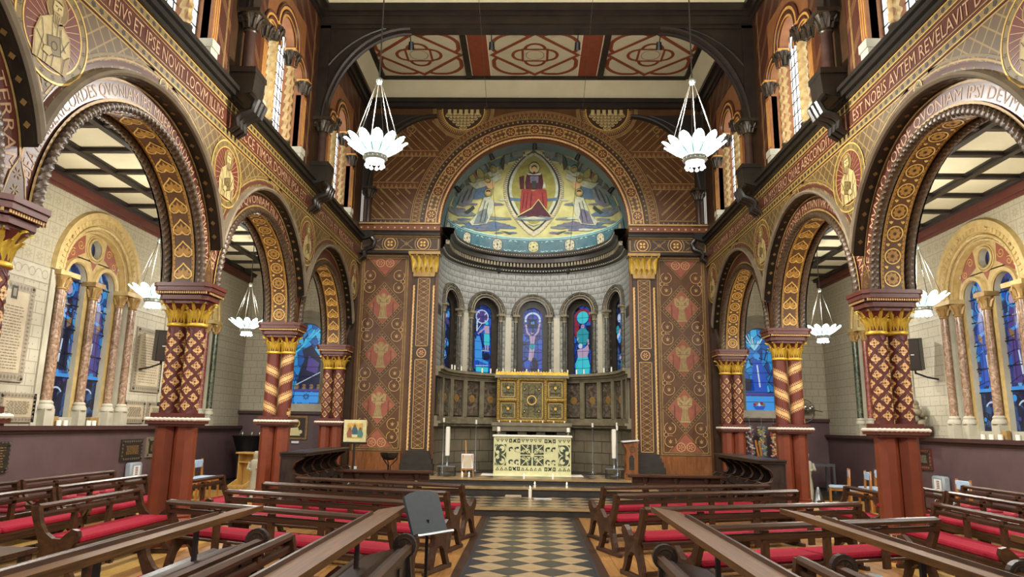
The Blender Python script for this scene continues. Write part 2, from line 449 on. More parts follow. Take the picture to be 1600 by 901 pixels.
def blocks(name, base, line, bw, bh, t=.008, motif=None, c2=None, own=None):
    n = own or NT(name, .75); u, v = n.uv()
    row = n.m_('FLOOR', n.m_('DIVIDE', v, bh)); off = n.m_('MULTIPLY', n.m_('MODULO', row, 2), .5)
    x = n.m_('FRACT', n.m_('ADD', n.m_('DIVIDE', u, bw), off)); y = n.m_('FRACT', n.m_('DIVIDE', v, bh))
    ex = n.m_('MULTIPLY', n.m_('MINIMUM', x, n.m_('SUBTRACT', 1, x)), bw); ey = n.m_('MULTIPLY', n.m_('MINIMUM', y, n.m_('SUBTRACT', 1, y)), bh)
    f = n.m_('LESS_THAN', n.m_('MINIMUM', ex, ey), t)
    nz = n.noise(2.5, 4); bc = n.mix(nz, base, c2 or base)
    if motif:
        if motif == 'dots':
            dx = n.m_('MULTIPLY', n.m_('SUBTRACT', n.m_('ABSOLUTE', n.m_('SUBTRACT', x, .5)), .12), bw); dy = n.m_('MULTIPLY', n.m_('SUBTRACT', y, .42), bh)
            d = n.m_('SQRT', n.m_('ADD', n.m_('MULTIPLY', dx, dx), n.m_('MULTIPLY', dy, dy))); f2 = n.m_('LESS_THAN', d, .011)
        elif motif == 'fan':
            dx = n.m_('MULTIPLY', n.m_('SUBTRACT', x, .5), bw); dy = n.m_('MULTIPLY', y, bh)
            d = n.m_('SQRT', n.m_('ADD', n.m_('MULTIPLY', dx, dx), n.m_('MULTIPLY', dy, dy))); an = n.m_('ARCTAN2', dy, dx)
            f2 = n.m_('MULTIPLY', n.m_('LESS_THAN', d, bh*.55), n.m_('GREATER_THAN', n.m_('SINE', n.m_('MULTIPLY', an, 14)), -.1))
            f2 = n.m_('MULTIPLY', f2, .75)
        else: # flower on every second block
            dx = n.m_('MULTIPLY', n.m_('SUBTRACT', x, .5), bw); dy = n.m_('MULTIPLY', n.m_('SUBTRACT', y, .5), bh)
            d = n.m_('SQRT', n.m_('ADD', n.m_('MULTIPLY', dx, dx), n.m_('MULTIPLY', dy, dy))); an = n.m_('ARCTAN2', dy, dx)
            pet = n.m_('MULTIPLY_ADD', n.m_('COSINE', n.m_('MULTIPLY', an, 8)), .25*bh*.4, bh*.26)
            col = n.m_('MODULO', n.m_('FLOOR', n.m_('ADD', n.m_('DIVIDE', u, bw), off)), 2)
            f2 = n.m_('MULTIPLY', n.m_('MULTIPLY', n.m_('LESS_THAN', d, pet), n.m_('GREATER_THAN', d, bh*.1)), .6)
        f = n.m_('MAXIMUM', f, f2)
    out = n.mix(f, bc, line)
    if own: return out
    n.color(out); return n
n = NT('wall_blocks', .75)
n.color(n.mix(n.m_('GREATER_THAN', n.uv()[1], 4.0), blocks('wall_blocks', '#b2ac98', '#857c6a', .34, .19, .006, 'dots', '#a39d89', own=n), blocks('wall_blocks', '#aba48d', '#8b826c', .25, .25, .006, 'flower', '#a0987f', own=n)))
blocks('apse_blocks', '#999b96', '#565147', .26, .17, .009, 'fan', '#868883')
blocks('ashlar', '#83785f', '#3b342a', .62, .30, .01, None, '#5a5140')
def stripes(name, base, line, period, wd, slope=1, c2=None, dotc=None):
    n = NT(name, .5); u, v = n.uv()
    q = n.m_('FRACT', n.m_('DIVIDE', n.m_('MULTIPLY_ADD', u, slope, v), period)); f = n.m_('LESS_THAN', n.m_('ABSOLUTE', n.m_('SUBTRACT', q, .5)), wd/period/2)
    f2 = n.m_('LESS_THAN', n.m_('ABSOLUTE', n.m_('SUBTRACT', n.m_('ABSOLUTE', n.m_('SUBTRACT', q, .5)), wd/period*1.6)), .018)
    bc = n.mix(n.noise(2, 4), base, c2 or base); n.color(n.mix(n.m_('MULTIPLY', f, .6), n.mix(f2, bc, line), line)); return n
stripes('clere_stripes', '#4e2719', '#7d5a36', .55, .035, 1.0, '#3d1d13')
def lattice(name, base, line, p, wd, c2=None):
    n = NT(name, .5); u, v = n.uv()
    def dg(s): q = n.m_('FRACT', n.m_('DIVIDE', n.m_('MULTIPLY_ADD', u, s, v), p)); return n.m_('ABSOLUTE', n.m_('SUBTRACT', q, .5))
    a, b = dg(1), dg(-1); mn = n.m_('MAXIMUM', a, b); f = n.m_('GREATER_THAN', mn, .5-wd/p/2)
    bc = n.mix(n.noise(3, 4), base, c2 or base); n.color(n.mix(f, bc, line)); return n
lattice('diaper', '#4f3b20', '#86703f', .21, .026, '#5f4a29')
lattice('lattice_apse', '#4d3318', '#8d6a38', .12, .016)
def glass(name, cols, scale, strength, seedv=0.):
    n = NT(name, .3); u, v = n.uv()
    cb = n.n('ShaderNodeCombineXYZ', {0: u, 1: n.m_('MULTIPLY', v, .7), 2: seedv}).outputs[0]
    vo = n.n('ShaderNodeTexVoronoi', {'Vector': cb, 'Scale': scale, 'Randomness': .9}); ed = n.n('ShaderNodeTexVoronoi', {'Vector': cb, 'Scale': scale}, feature='DISTANCE_TO_EDGE')
    f = n.n('ShaderNodeSeparateColor', {0: vo.outputs['Color']}).outputs[0]
    k = len(cols); d = n.ramp(f, [(i/k, c) for i, c in enumerate(cols)]); 
    for nd in n.t.nodes:
        if nd.type == 'VALTORGB': nd.color_ramp.interpolation = 'CONSTANT'
    lead = n.m_('GREATER_THAN', ed.outputs['Distance'], .035)
    c = n.mix(lead, '#050608', d); n.color('#000000' and lin('#05070c')); n.set(n.b.inputs['Emission Color'], c); n.b.inputs['Emission Strength'].default_value = strength
glass('glass_blue', ['#14305f', '#1c63b8', '#1f7fd4', '#22347c', '#3e9ad8', '#4a4f95', '#184a90', '#6fb4dc'], 9, .75)
glass('glass_deep', ['#10204a', '#1c3e80', '#23265c', '#2d5796', '#131a36', '#4671a8'], 11, .5, 3.)
glass('glass_apse', ['#1c3fae', '#1b55c4', '#1746a0', '#2a62cf', '#15348c'], 5, .8, 6.)
glass('glass_end', ['#1777c4', '#2495dc', '#1b5ba6', '#3fb2e4', '#1d3f86', '#1f86cf'], 6, .8, 9.)
for nm, c, e in (('gl_white', '#c9d8ee', .8), ('gl_skin', '#c3a7c6', .75), ('gl_cyan', '#3fd0dc', .8), ('gl_teal', '#2ba7b5', .7), ('gl_navy', '#101c48', .5), ('gl_violet', '#5b4a9c', .6), ('gl_red', '#a5233c', .6), ('gl_sky', '#3f9bea', .8), ('gl_lead', '#06070a', 0), ('gl_tan', '#b08a5c', .5), ('gl_blue', '#1f55c0', .8)):
    plain(nm, c, .4, emit=e); MT[nm].node_tree.nodes['Principled BSDF'].inputs['Base Color'].default_value = lin('#05070c')
plain('daylight_glass', '#eef4f4', .4, emit=2.2)
n = NT('lamp_petal', .4)
_tb = n.n('ShaderNodeBsdfTranslucent', {'Color': lin('#86aaae')}); _db = n.n('ShaderNodeBsdfDiffuse', {'Color': lin('#6a8e92')})
_mx = n.n('ShaderNodeMixShader', {0: .45, 1: _tb.outputs[0], 2: _db.outputs[0]})
for _nd in n.t.nodes:
    if _nd.type == 'OUTPUT_MATERIAL': n.t.links.new(_mx.outputs[0], _nd.inputs[0])
plain('lamp_glass', '#ffffff', .3, emit=5)
# ------------------------------------------------------------------ layout
CY = [1.98, 5.68, 9.385, 13.08, 16.75]          # column axes along the nave
BC = [(CY[i]+CY[i+1])/2 for i in range(4)]      # bay centres
HS = 1.85; ZP = 3.42; XF = 4.4; YW = 17.3       # half bay, arch spring, nave face, chancel wall
XA, YE, ZA = 7.85, 18.95, 5.5                   # aisle wall, aisle east wall, aisle ceiling
CX0 = .04                                        # axis of the chancel arch

def heart(D, m, mp_c, r, w, lay=1, n=18, flip=1):
    u0, v0 = mp_c; P = []
    for i in range(n+1):
        t = -pi+2*pi*i/n
        x = 16*sin(t)**3/17; y = (13*cos(t)-5*cos(2*t)-2*cos(3*t)-cos(4*t))/17
        P.append((u0+flip*y*r, v0+x*r))
    D.stroke(m, P, w, lay)
def palmette(D, m, c, r, lay=1, k=5, flip=1, w=.022):
    for i in range(k):
        a = (i-(k-1)/2)*.5
        D.poly(m, [(c[0], c[1]-.006), (c[0]+flip*r*.6*cos(a)-w*sin(a)*flip, c[1]+r*.6*sin(a)+w*cos(a)), (c[0]+flip*r*cos(a), c[1]+r*sin(a)), (c[0]+flip*r*.6*cos(a)+w*sin(a)*flip, c[1]+r*.6*sin(a)-w*cos(a))], lay)
def rosette(D, m, c, r, lay=1, k=8, ph=0, fat=.32):
    for i in range(k):
        a = 2*pi*i/k+ph; w = r*fat*.5
        D.poly(m, [(c[0]+.15*r*cos(a), c[1]+.15*r*sin(a)), (c[0]+.65*r*cos(a)-w*sin(a), c[1]+.65*r*sin(a)+w*cos(a)), (c[0]+r*cos(a), c[1]+r*sin(a)), (c[0]+.65*r*cos(a)+w*sin(a), c[1]+.65*r*sin(a)-w*cos(a))], lay)
def spiral(D, m, c, r, w, turns=1.4, a0=0, sgn=1, lay=1, n=18):
    D.stroke(m, [(c[0]+r*(1-.8*i/n)*cos(a0+sgn*turns*2*pi*i/n), c[1]+r*(1-.8*i/n)*sin(a0+sgn*turns*2*pi*i/n)) for i in range(n+1)], w, lay)
def saint(D, c, k, robe='medal_cream', lay=2):
    x, y = c; q = lambda L: [(x+a*k, y+b*k) for a, b in L]
    D.arc('gold_line', (x, y+.17*k), .125*k, .014*k, lay=lay, n=20); D.disc('medal_ochre', (x, y+.17*k), .118*k, lay-.5, 20)
    D.poly('angel_tan', q([(-.07, .08), (.07, .08), (.19, .0), (.22, -.14), (.20, -.33), (-.20, -.33), (-.22, -.14), (-.18, .0)]), lay)
    D.poly(robe, q([(-.05, .09), (.02, .06), (.08, -.10), (.13, -.33), (-.17, -.33), (-.21, -.14), (-.16, .01)]), lay+.3)
    D.poly(robe, q([(.08, .05), (.17, -.01), (.21, -.14), (.15, -.20), (.05, -.15)]), lay+.3)
    D.poly(robe, q([(-.055, .22), (.055, .22), (.06, .15), (.03, .10), (-.03, .10), (-.06, .15)]), lay+.8)
    D.poly('angel_tan', q([(-.065, .20), (-.05, .26), (0, .28), (.05, .26), (.065, .20), (.05, .225), (0, .235), (-.05, .225)]), lay+1.2)
    D.poly('angel_tan', q([(-.045, .135), (.045, .135), (.04, .06), (.0, .0), (-.04, .06)]), lay+1.2)
    for a in (-.025, 0, .025): D.line('ink', (x+a*k, y+.11*k), (x+a*.5*k, y+.03*k), .005*k, lay+1.6)
    for a in (-.025, .025): D.line('ink', (x+(a-.012)*k, y+.185*k), (x+(a+.012)*k, y+.185*k), .009*k, lay+1.6)
    D.line('ink', (x, y+.185*k), (x-.004*k, y+.15*k), .006*k, lay+1.6); D.line('ink', (x-.02*k, y+.128*k), (x+.02*k, y+.128*k), .006*k, lay+1.6)
    for L in ([(-.16, .0), (-.12, -.12), (-.15, -.33)], [(-.05, .08), (-.02, -.1), (-.06, -.33)], [(.02, .05), (.03, -.12), (.01, -.33)], [(.17, -.02), (.1, -.16), (.02, -.14)], [(-.2, -.12), (-.1, -.2), (-.09, -.33)], [(.2, -.15), (.15, -.2), (.14, -.33)], [(.06, .02), (.09, -.08), (.15, -.14)]): D.stroke('ink', q(L), .007*k, lay+1.6)
    D.poly('medal_ochre', q([(-.08, -.10), (.06, -.05), (.10, -.20), (-.04, -.25)]), lay+2); D.stroke('ink', q([(-.08, -.10), (.06, -.05), (.10, -.20), (-.04, -.25)]), .008*k, lay+2.4, True)
    D.arc('ink', (x+.01*k, y-.15*k), .035*k, .008*k, lay=lay+2.4, n=10)
    D.poly(robe, q([(-.1, -.2), (-.03, -.18), (-.0, -.22), (-.03, -.26), (-.11, -.25)]), lay+2.8); D.stroke('ink', q([(-.1, -.2), (-.03, -.18), (0, -.22), (-.03, -.26)]), .005*k, lay+3)

ARCHTXT = {-1: [None, 'BEATI MITES QVONIAM IPSI POSSIDEBVNT TERRAM', 'BEATI MISERICORDES QVONIAM IPSI MISERICORDIAM CONSEQVENTVR', 'BEATI PACIFICI QVONIAM FILII DEI VOCABVNTVR', None],
           1: [None, None, 'BEATI MVNDO CORDE QVONIAM IPSI DEVM VIDEBVNT', 'BEATI QVI PERSECVTIONEM PATIVNTVR PROPTER IVSTITIAM', None]}
FRIEZE = {-1: ['DEVS INTELLIGIT', 'VIAM EIVS ET IPSE NOVIT LOCVM ILLIVS', 'ECCE TIMOR DOMINI IPSA EST', 'SAPIENTIA ET RECEDERE'],
          1: ['PER SPIRITVM', 'EST NOBIS AVTEM REVELAVIT DEVS', 'IN MYSTERIO QVAE ABSCONDITA', 'LOQVIMVR DEI SAPIENTIAM']}

def arcade(s, wall):
    mp = lambda a, z, d: (s*(XF-d), a, z)
    side = 'left' if s < 0 else 'right'
    for bi, yc in enumerate(BC):
        face = G(); dark = G(); band = G(); back = G(); soff = G(); rope = G(); hood = G(); gl = G(); trim = G()
        a = 1.92; t0 = math.acos(HS/a); n = 30
        V = []; UV = []; F = []
        for i in range(n+1):
            t = t0+(pi-2*t0)*i/n; c, q = cos(t), sin(t)
            k = min(HS/abs(c) if abs(c) > 1e-9 else 1e9, (5.58-ZP)/q)
            for r in (a, k): V.append(mp(yc+r*c, ZP+r*q, 0)); UV.append((yc+r*c, ZP+r*q))
        F = [(2*i, 2*i+1, 2*i+3, 2*i+2) for i in range(n)]
        face.add(V, F, UV)
        for sg in (-1, 1):   # corner fillers at the top
            tc = math.atan2(5.58-ZP, HS)
            i0 = int((tc-t0)/(pi-2*t0)*n); ta = t0+(pi-2*t0)*i0/n; tb = t0+(pi-2*t0)*(i0+1)/n
            pa = (HS, ZP+HS*math.tan(ta)); pb = ((5.58-ZP)/math.tan(tb), 5.58)
            face.add([mp(yc+sg*pa[0], pa[1], 0), mp(yc+sg*HS, 5.58, 0), mp(yc+sg*pb[0], pb[1], 0)], [(0, 1, 2)], [(yc+sg*pa[0], pa[1]), (yc+sg*HS, 5.58), (yc+sg*pb[0], pb[1])])
        # outer reveal (black with flowers), inscription band, soffit
        V = []; 
        for i in range(41):
            t = t0+(pi-2*t0)*i/40; V += [mp(yc+a*cos(t), ZP+a*sin(t), .03), mp(yc+a*cos(t), ZP+a*sin(t), -.13)]
        dark.add(V, [(2*i, 2*i+1, 2*i+3, 2*i+2) for i in range(40)])
        arch_band(band, mp, yc, 1.69, 1.92, ZP, -.12, hs=HS, n=36)
        arch_band(gl, mp, yc, 1.665, 1.695, ZP, -.10, hs=HS, n=36); arch_band(gl, mp, yc, 1.885, 1.912, ZP, -.112, hs=HS, n=36)
        arch_band(dark, mp, yc, 1.60, 1.67, ZP, -.14, hs=HS, n=36)
        arch_reveal(dark, mp, yc, 1.62, ZP, ZP, -.12, -.63, 36)
        arch_band(back, mp, yc, 1.62, 1.85, ZP, -.65, hs=HS, n=36)
        # gold painted soffit panel
        g2 = G(); arch_reveal(g2, mp, yc, 1.612, ZP, ZP, -.19, -.49, 40); soff.v, soff.f = soff.v, soff.f
        soff.add(g2.v, g2.f)
        rope.rope(arch_path(mp, yc, 1.605, ZP, -.10, n=60), .062, .085, 5, 15)
        rope.rope(arch_path(mp, yc, 1.60, ZP, -.56, n=60), .055, .085, 4, 12)
        # hood moulding
        prof = [(1.925, .0), (1.93, .06), (1.955, .085), (1.985, .075), (2.0, .0)]
        for k in range(len(prof)-1): arch_band(hood, mp, yc, prof[k][0], prof[k+1][0], ZP, prof[k][1], prof[k+1][1], hs=HS, n=36)
        # aisle-side wall plane above the arch
        V = []
        for i in range(25):
            t = pi*i/24; c, q = cos(t), sin(t); k = min(HS/abs(c) if abs(c) > 1e-9 else 1e9, (6.2-ZP)/max(q, 1e-6))
            V += [mp(yc+1.62*c, ZP+1.62*q, -.65), mp(yc+k*c, ZP+k*q, -.65)]
        back.add(V, [(2*i, 2*i+1, 2*i+3, 2*i+2) for i in range(24)])
        face.obj('painted_spandrel', MT['diaper'], wall); dark.obj('arch_order', MT['black_paint'], wall, True); band.obj('inscription_band', MT['band_red'], wall)
        soff.obj('arch_soffit', MT['soffit_brown'], wall, True); rope.obj('rope_moulding', MT['rope_bronze'], wall, True); hood.obj('hood_moulding', MT['stone_hood'], wall, True)
        gl.obj('gilt_fillet', MT['gold_line'], wall); back.obj('aisle_face', MT['cream_plaster'], wall)
    y0, y1 = CY[0], YW
    # frieze: gilt border, red inscription band, gilt border, black ledge
    g = G(); wbox(g, mp, y0, y1, 5.56, 6.14, -.2, .015); g.obj('frieze', MT['band_red'], wall)
    g = G(); 
    for z0, z1, d in ((6.12, 6.17, .06), (6.17, 6.24, .12), (6.24, 6.30, .17), (6.30, 6.34, .10)): wbox(g, mp, y0, y1, z0, z1, -.3, d)
    g.obj('string_course', MT['black_paint'], wall)
    DF = Deco(lambda a, z, h: mp(a, z, .015+h), .003)
    for z0, z1 in ((5.57, 5.68), (6.0, 6.11)):
        DF.rect('medal_ochre', y0, y1, z0, z1, 1)
        for z in (z0+.008, z1-.008): DF.rect('gold_pale', y0, y1, z-.006, z+.006, 2)
        k = y0
        while k < y1:
            DF.poly('ink', [(k, (z0+z1)/2-.03), (k+.035, (z0+z1)/2-.008), (k+.02, (z0+z1)/2+.03), (k-.02, (z0+z1)/2+.03), (k-.035, (z0+z1)/2-.008)], 2); k += .13
    for z in (5.72, 5.96): DF.rect('gold_line', y0, y1, z-.006, z+.006, 2)
    # inscription reads along the wall
    DT = Deco((lambda u, v, h: mp(u, v, .015+h)) if s < 0 else (lambda u, v, h: mp(-u, v, .015+h)), .003)
    for bi in range(4):
        L = 3.1 if bi else 1.6; c = BC[bi]+(0 if bi else 1.0)
        u0 = (c-L/2) if s < 0 else (-c-L/2)
        DT.text('letters', FRIEZE[s][bi], u0, 5.755, .235, 2, length=L)
    # painted ornament of the spandrels
    DS = Deco(lambda a, z, h: mp(a, z, h), .004)
    DA = Deco(lambda a, z, h: mp(a, z, -.13+h), .004)
    for bi, yc in enumerate(BC):
        for r, wd, m in ((2.05, .05, 'band_red'), (2.10, .02, 'gold_line'), (2.14, .03, 'medal_ochre')):
            t0 = math.acos(min(1, (HS-.02)/r)); t1 = math.asin(min(1, (5.55-ZP)/r))
            for A, B in ((t0, t1), (pi-t1, pi-t0)) if r > 2.13 else ((t0, pi-t0),):
                DS.arc(m, (yc, ZP), r, wd, A, B, lay=1, n=40)
        DS.rect('gold_line', yc-HS, yc+HS, 5.535, 5.56, 1)
        # little roundel at the crown
        DS.disc('medal_ochre', (yc+.0, 5.47), .09, 2); DS.arc('gold_pale', (yc, 5.47), .08, .012, lay=3); rosette(DS, 'ink', (yc, 5.47), .05, 3, 6)
        # flowers on the black reveal
        for i in range(1, 26):
            t = math.acos(HS/1.92)+(pi-2*math.acos(HS/1.92))*i/26
            gq = DS.G('gold_dim'); cc = (yc+1.914*cos(t), ZP+1.914*sin(t)); tx, tz = -sin(t)*.035, cos(t)*.035
            gq.add([mp(cc[0]+tx, cc[1]+tz, -.05), mp(cc[0], cc[1], -.015), mp(cc[0]-tx, cc[1]-tz, -.05), mp(cc[0], cc[1], -.085)], [(0, 1, 2, 3)])
        tx = ARCHTXT[s][bi+1]
        if tx:
            th0 = radians(9); r0 = 1.735; L = r0*(pi-2*th0)
            if s < 0: am = lambda u, v, h, yc=yc: mp(yc-(1.735+v)*cos(th0+u/1.735), ZP+(1.735+v)*sin(th0+u/1.735), -.12+h)
            else: am = lambda u, v, h, yc=yc: mp(yc+(1.735+v)*cos(th0+u/1.735), ZP+(1.735+v)*sin(th0+u/1.735), -.12+h)
            DX = Deco(am, .004); DX.text('letters', tx, 0, -.012, .185, 1, length=L); DX.done(wall, 'inscription')
        # soffit ornament
        sm = lambda u, v, h, yc=yc: mp(yc+(1.612-h)*cos(u/1.612), ZP+(1.612-h)*sin(u/1.612), -.34+v)
        DO = Deco(sm, .004); LL = pi*1.612
        for v in (-.143, .143): DO.stroke('soffit_ochre', [(LL*i/40, v) for i in range(41)], .016, 1)
        for v in (-.122, .122):
            DO.stroke('soffit_ochre', [(LL*i/40, v) for i in range(41)], .022, 1)
            for i in range(90): DO.rect('ink', LL*(i+.3)/90, LL*(i+.55)/90, v-.006, v+.006, 2)
        hearts = (bi % 2 == 1) if s < 0 else (bi % 2 == 0)
        N = 17
        for i in range(N):
            u = LL*(i+.5)/N; fl = 1 if i < N/2 else -1
            if hearts:
                heart(DO, 'gold_pale', (u, 0), .128, .017, 2, 18, -fl); palmette(DO, 'soffit_ochre', (u-fl*.085, 0), .155, 1, 5, fl, .026)
            else:
                DO.arc('gold_pale', (u, 0), .1, .016, lay=2, n=18); rosette(DO, 'soffit_ochre', (u, 0), .085, 1, 8, .2, .6); DO.disc('ink', (u, 0), .02, 2, 8)
                for sg in (-1, 1): palmette(DO, 'gold_pale', (u+LL/N/2-.02, sg*.075), .05, 2, 3, 1, .01)
        DO.done(wall, 'soffit_ornament')
    # medallions over the columns
    for ci in range(1, 5):
        c = (CY[ci], 5.06); R = .49
        DS.disc('medal_ochre', c, R, 2, 40); DS.arc('gold_pale', c, R-.012, .02, lay=3, n=40); DS.arc('gold_pale', c, R-.105, .016, lay=3, n=40)
        for i in range(18):
            a = 2*pi*i/18; rosette(DS, 'ink', (c[0]+(R-.058)*cos(a), c[1]+(R-.058)*sin(a)), .028, 3, 5)
        DS.disc('medal_red', c, R-.115, 3, 36)
        for i in range(28):
            a = 2*pi*i/28; DS.line('pinkline', (c[0]+.16*cos(a), c[1]+.16*sin(a)), (c[0]+.36*cos(a), c[1]+.36*sin(a)), .006, 4)
        saint(DS, (c[0], c[1]+.02), 1.12, 'medal_cream', 5)
    for ci in range(0, 5):
        c = CY[ci]; zt = ZP+sqrt(1.92**2-HS**2)
        g = G(); g.add([mp(c-.16, ZP, -.115), mp(c+.16, ZP, -.115), mp(c+.10, zt-.25, -.115), mp(c, zt-.05, -.115), mp(c-.10, zt-.25, -.115)], [(0, 1, 2, 3, 4)]); g.obj('pier_panel', MT['soffit_brown'], wall)
        DA.stroke('gold_line', [(c-.145, ZP+.02), (c+.145, ZP+.02), (c+.09, zt-.26), (c, zt-.08), (c-.09, zt-.26)], .016, 5, True)
        for z in (ZP+.12, ZP+.27): rosette(DA, 'gold_dim', (c, z), .06, 5, 6)
    DS.done(wall, 'painted_ornament'); DF.done(wall, 'painted_border'); DT.done(wall, 'inscription'); DA.done(wall, 'painted_ornament')

def capital_leafy(g, mp, c, z0, z1, r, d):
    pass

def clerestory(s, wall):
    mp = lambda a, z, d: (s*(XF-d), a, z)
    ZS, Z1 = 6.34, 10.0
    for bi, yc in enumerate(BC):
        side = G(); tym = G(); rev = G(); glz = G(); lead = G(); gold = G(); rolls = G(); pil = G(); capd = G(); twist = G(); sill = G(); pl = G(); cols = G()
        for sg in (-1, 1):
            a, b = sorted((yc+sg*1.08, yc+sg*HS)); wallrect(side, mp, a, b, ZS, Z1)
        wallrect(side, mp, yc-1.08, yc+1.08, 9.1, Z1)
        # tympanum pieces above the springs
        arch_wall(tym, mp, yc-.43, yc+.43, 8.28, 9.1, yc, .37, 8.28, 8.28, 18)
        for sg in (-1, 1):
            arch_wall(tym, mp, yc+sg*.68-.25 if sg > 0 else yc-.93, yc+.93 if sg > 0 else yc-.43, 7.93, 9.1, yc+sg*.68, .235, 7.93, 7.93, 14)
            arch_reveal(rev, mp, yc+sg*.68, .235, 6.4, 7.93, 0, -.17, 14)
            wallrect(glz, mp, yc+sg*.68-.235, yc+sg*.68+.235, 6.4, 8.2, -.17)
            a, b = sorted((yc+sg*.93, yc+sg*1.08)); wallrect(side, mp, a, b, ZS, 9.1)
            # mouldings of the side light
            for r0, r1, d in ((.235, .27, .02), (.33, .37, .035)): arch_band(gold, mp, yc+sg*.68, r0, r1, 7.93, d, n=16)
            for r in (.29, .39): rolls.tube(arch_path(mp, yc+sg*.68, r, 7.93, .025, n=16), .022, 6)
            # pilaster
            pil = G(); pl = G(); sill = G(); capd = G(); twist = G()
            x = yc+sg*1.0
            wbox(pil, mp, x-.085, x+.085, 6.62, 7.66, -.1, .05); wbox(sill, mp, x-.11, x+.11, 6.5, 6.62, -.1, .09); wbox(sill, mp, x-.10, x+.10, 6.34, 6.5, -.1, .07)
            for q in (-.055, 0, .055): wbox(pl, mp, x+q-.006, x+q+.006, 6.68, 7.6, .05, .056)
            # capital: bell with curled leaves
            wbox(gold, mp, x-.12, x+.12, 7.93, 7.97, -.1, .12)
            capd.lathe([(.07, 0), (.085, .06), (.10, .16), (.14, .25)], mp(x, 7.68, .0), 10)
            for i in range(8):
                an = 2*pi*i/8; q = mp(x, 7.7, 0); capd.tube([(q[0]+.08*cos(an), q[1]+.08*sin(an), 7.70), (q[0]+.11*cos(an), q[1]+.11*sin(an), 7.84), (q[0]+.165*cos(an), q[1]+.165*sin(an), 7.90), (q[0]+.16*cos(an), q[1]+.16*sin(an), 7.85)], [.03, .028, .022, .014], 6)
            capd.obj('carved_capital', MT['bronze_dark'], wall, True); capd = G()
            # twisted colonnette beside the middle light
            x = yc+sg*.43; q = mp(x, 0, -.06)
            twist.rope([(q[0], q[1], 6.5+1.45*i/20) for i in range(21)], .088, .17, 3, 12, 90)
            capd.lathe([(.08, 0), (.09, .08), (.11, .18), (.15, .28)], (q[0], q[1], 7.96), 10)
            for i in range(8):
                an = 2*pi*i/8; capd.tube([(q[0]+.085*cos(an), q[1]+.085*sin(an), 7.98), (q[0]+.115*cos(an), q[1]+.115*sin(an), 8.12), (q[0]+.175*cos(an), q[1]+.175*sin(an), 8.19), (q[0]+.17*cos(an), q[1]+.17*sin(an), 8.13)], [.032, .03, .024, .015], 6)
            capd.lathe([(.12, 0), (.12, .06), (.09, .12), (.1, .16)], (q[0], q[1], 6.36), 12)
            wbox(gold, mp, x-.13, x+.13, 8.23, 8.28, -.3, .05)
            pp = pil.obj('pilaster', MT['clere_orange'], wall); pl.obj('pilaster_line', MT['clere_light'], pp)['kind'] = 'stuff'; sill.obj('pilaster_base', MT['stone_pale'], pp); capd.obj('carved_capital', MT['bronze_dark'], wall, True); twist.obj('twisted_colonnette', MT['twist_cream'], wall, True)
        arch_reveal(rev, mp, yc, .37, 6.4, 8.28, 0, -.17, 18); wallrect(glz, mp, yc-.37, yc+.37, 6.4, 8.68, -.17)
        for r0, r1, d in ((.37, .41, .03), (.49, .54, .045)): arch_band(gold, mp, yc, r0, r1, 8.28, d, n=20)
        for r in (.44, .57): rolls.tube(arch_path(mp, yc, r, 8.28, .03, n=20), .026, 6)
        for i in range(8): wbox(lead, mp, yc-.92, yc+.92, 6.55+.22*i, 6.562+.22*i, -.168, -.155)
        for i in range(13): wbox(lead, mp, yc-.9+.15*i-.005, yc-.9+.15*i+.005, 6.4, 8.6, -.168, -.155)
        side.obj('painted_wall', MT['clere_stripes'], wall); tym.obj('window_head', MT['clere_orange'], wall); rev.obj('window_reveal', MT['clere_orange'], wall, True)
        glz.obj('daylight_pane', MT['daylight_glass'], wall); lead.obj('leading', MT['ink'], wall)['kind'] = 'stuff'; gold.obj('gilt_moulding', MT['clere_light'], wall); rolls.obj('roll_moulding', MT['band_red'], wall, True)
        
    # plate along the top
    g = G(); y0, y1 = CY[0], YW
    wbox(g, mp, y0, y1, 9.7, 9.78, -.1, .05); wbox(g, mp, y0, y1, 9.78, 9.95, -.1, .1); wbox(g, mp, y0, y1, 9.95, 10.06, -.1, .18); g.obj('wall_plate', MT['roof_dark'], wall)
    # painted vertical strip beside each shaft
    DS = Deco(lambda a, z, h: mp(a, z, h), .004)
    for c in CY[1:]:
        for q in (-.42, .42): DS.rect('gold_dim', c+q-.02, c+q+.02, 6.35, 9.7, 1); DS.rect('gold_line', c+q-.035, c+q-.028, 6.35, 9.7, 1)
        DS.rect('chancel_deep', c-.3, c+.3, 6.35, 9.7, 1)
    DS.done(wall, 'painted_strip')

WL = S('wall_left', 'painted nave arcade wall with round arches on the left'); WR = S('wall_right', 'painted nave arcade wall with round arches on the right')
for s_, w_ in ((-1, WL), (1, WR)): arcade(s_, w_); clerestory(s_, w_)

# ------------------------------------------------------------------ columns (things with parts)
def leaf_mesh(name, h, wd, out, mat):
    g = G()
    pr = [(0, 0, .55), (.3, .12, .85), (.6, .28, 1.0), (.85, .62, .8), (1.0, 1.0, .42), (.93, 1.18, .12)]
    V = []; F = []
    for t, o, ww in pr:
        for q in (-1, -.5, 0, .5, 1):
            V.append((out*o-.018*abs(q)*2*(1 if abs(q) < .9 else 1.6)+(.012 if q == 0 else 0), q*wd*ww/2, h*t+(-.02 if abs(q) == 1 else 0)))
    for i in range(len(pr)-1):
        for j in range(4): F.append((i*5+j, i*5+j+1, (i+1)*5+j+1, (i+1)*5+j))
    g.add(V, F); return g.mesh(name, MT[mat], 'all')
LEAF_B = leaf_mesh('leaf', .185, .135, .085, 'gold'); LEAF_T = leaf_mesh('leaf', .265, .125, .12, 'gold')
SX = .135   # half distance between the twin shafts
_cm = {}
def colmesh(key, fn):
    if key not in _cm: _cm[key] = fn()
    return _cm[key]
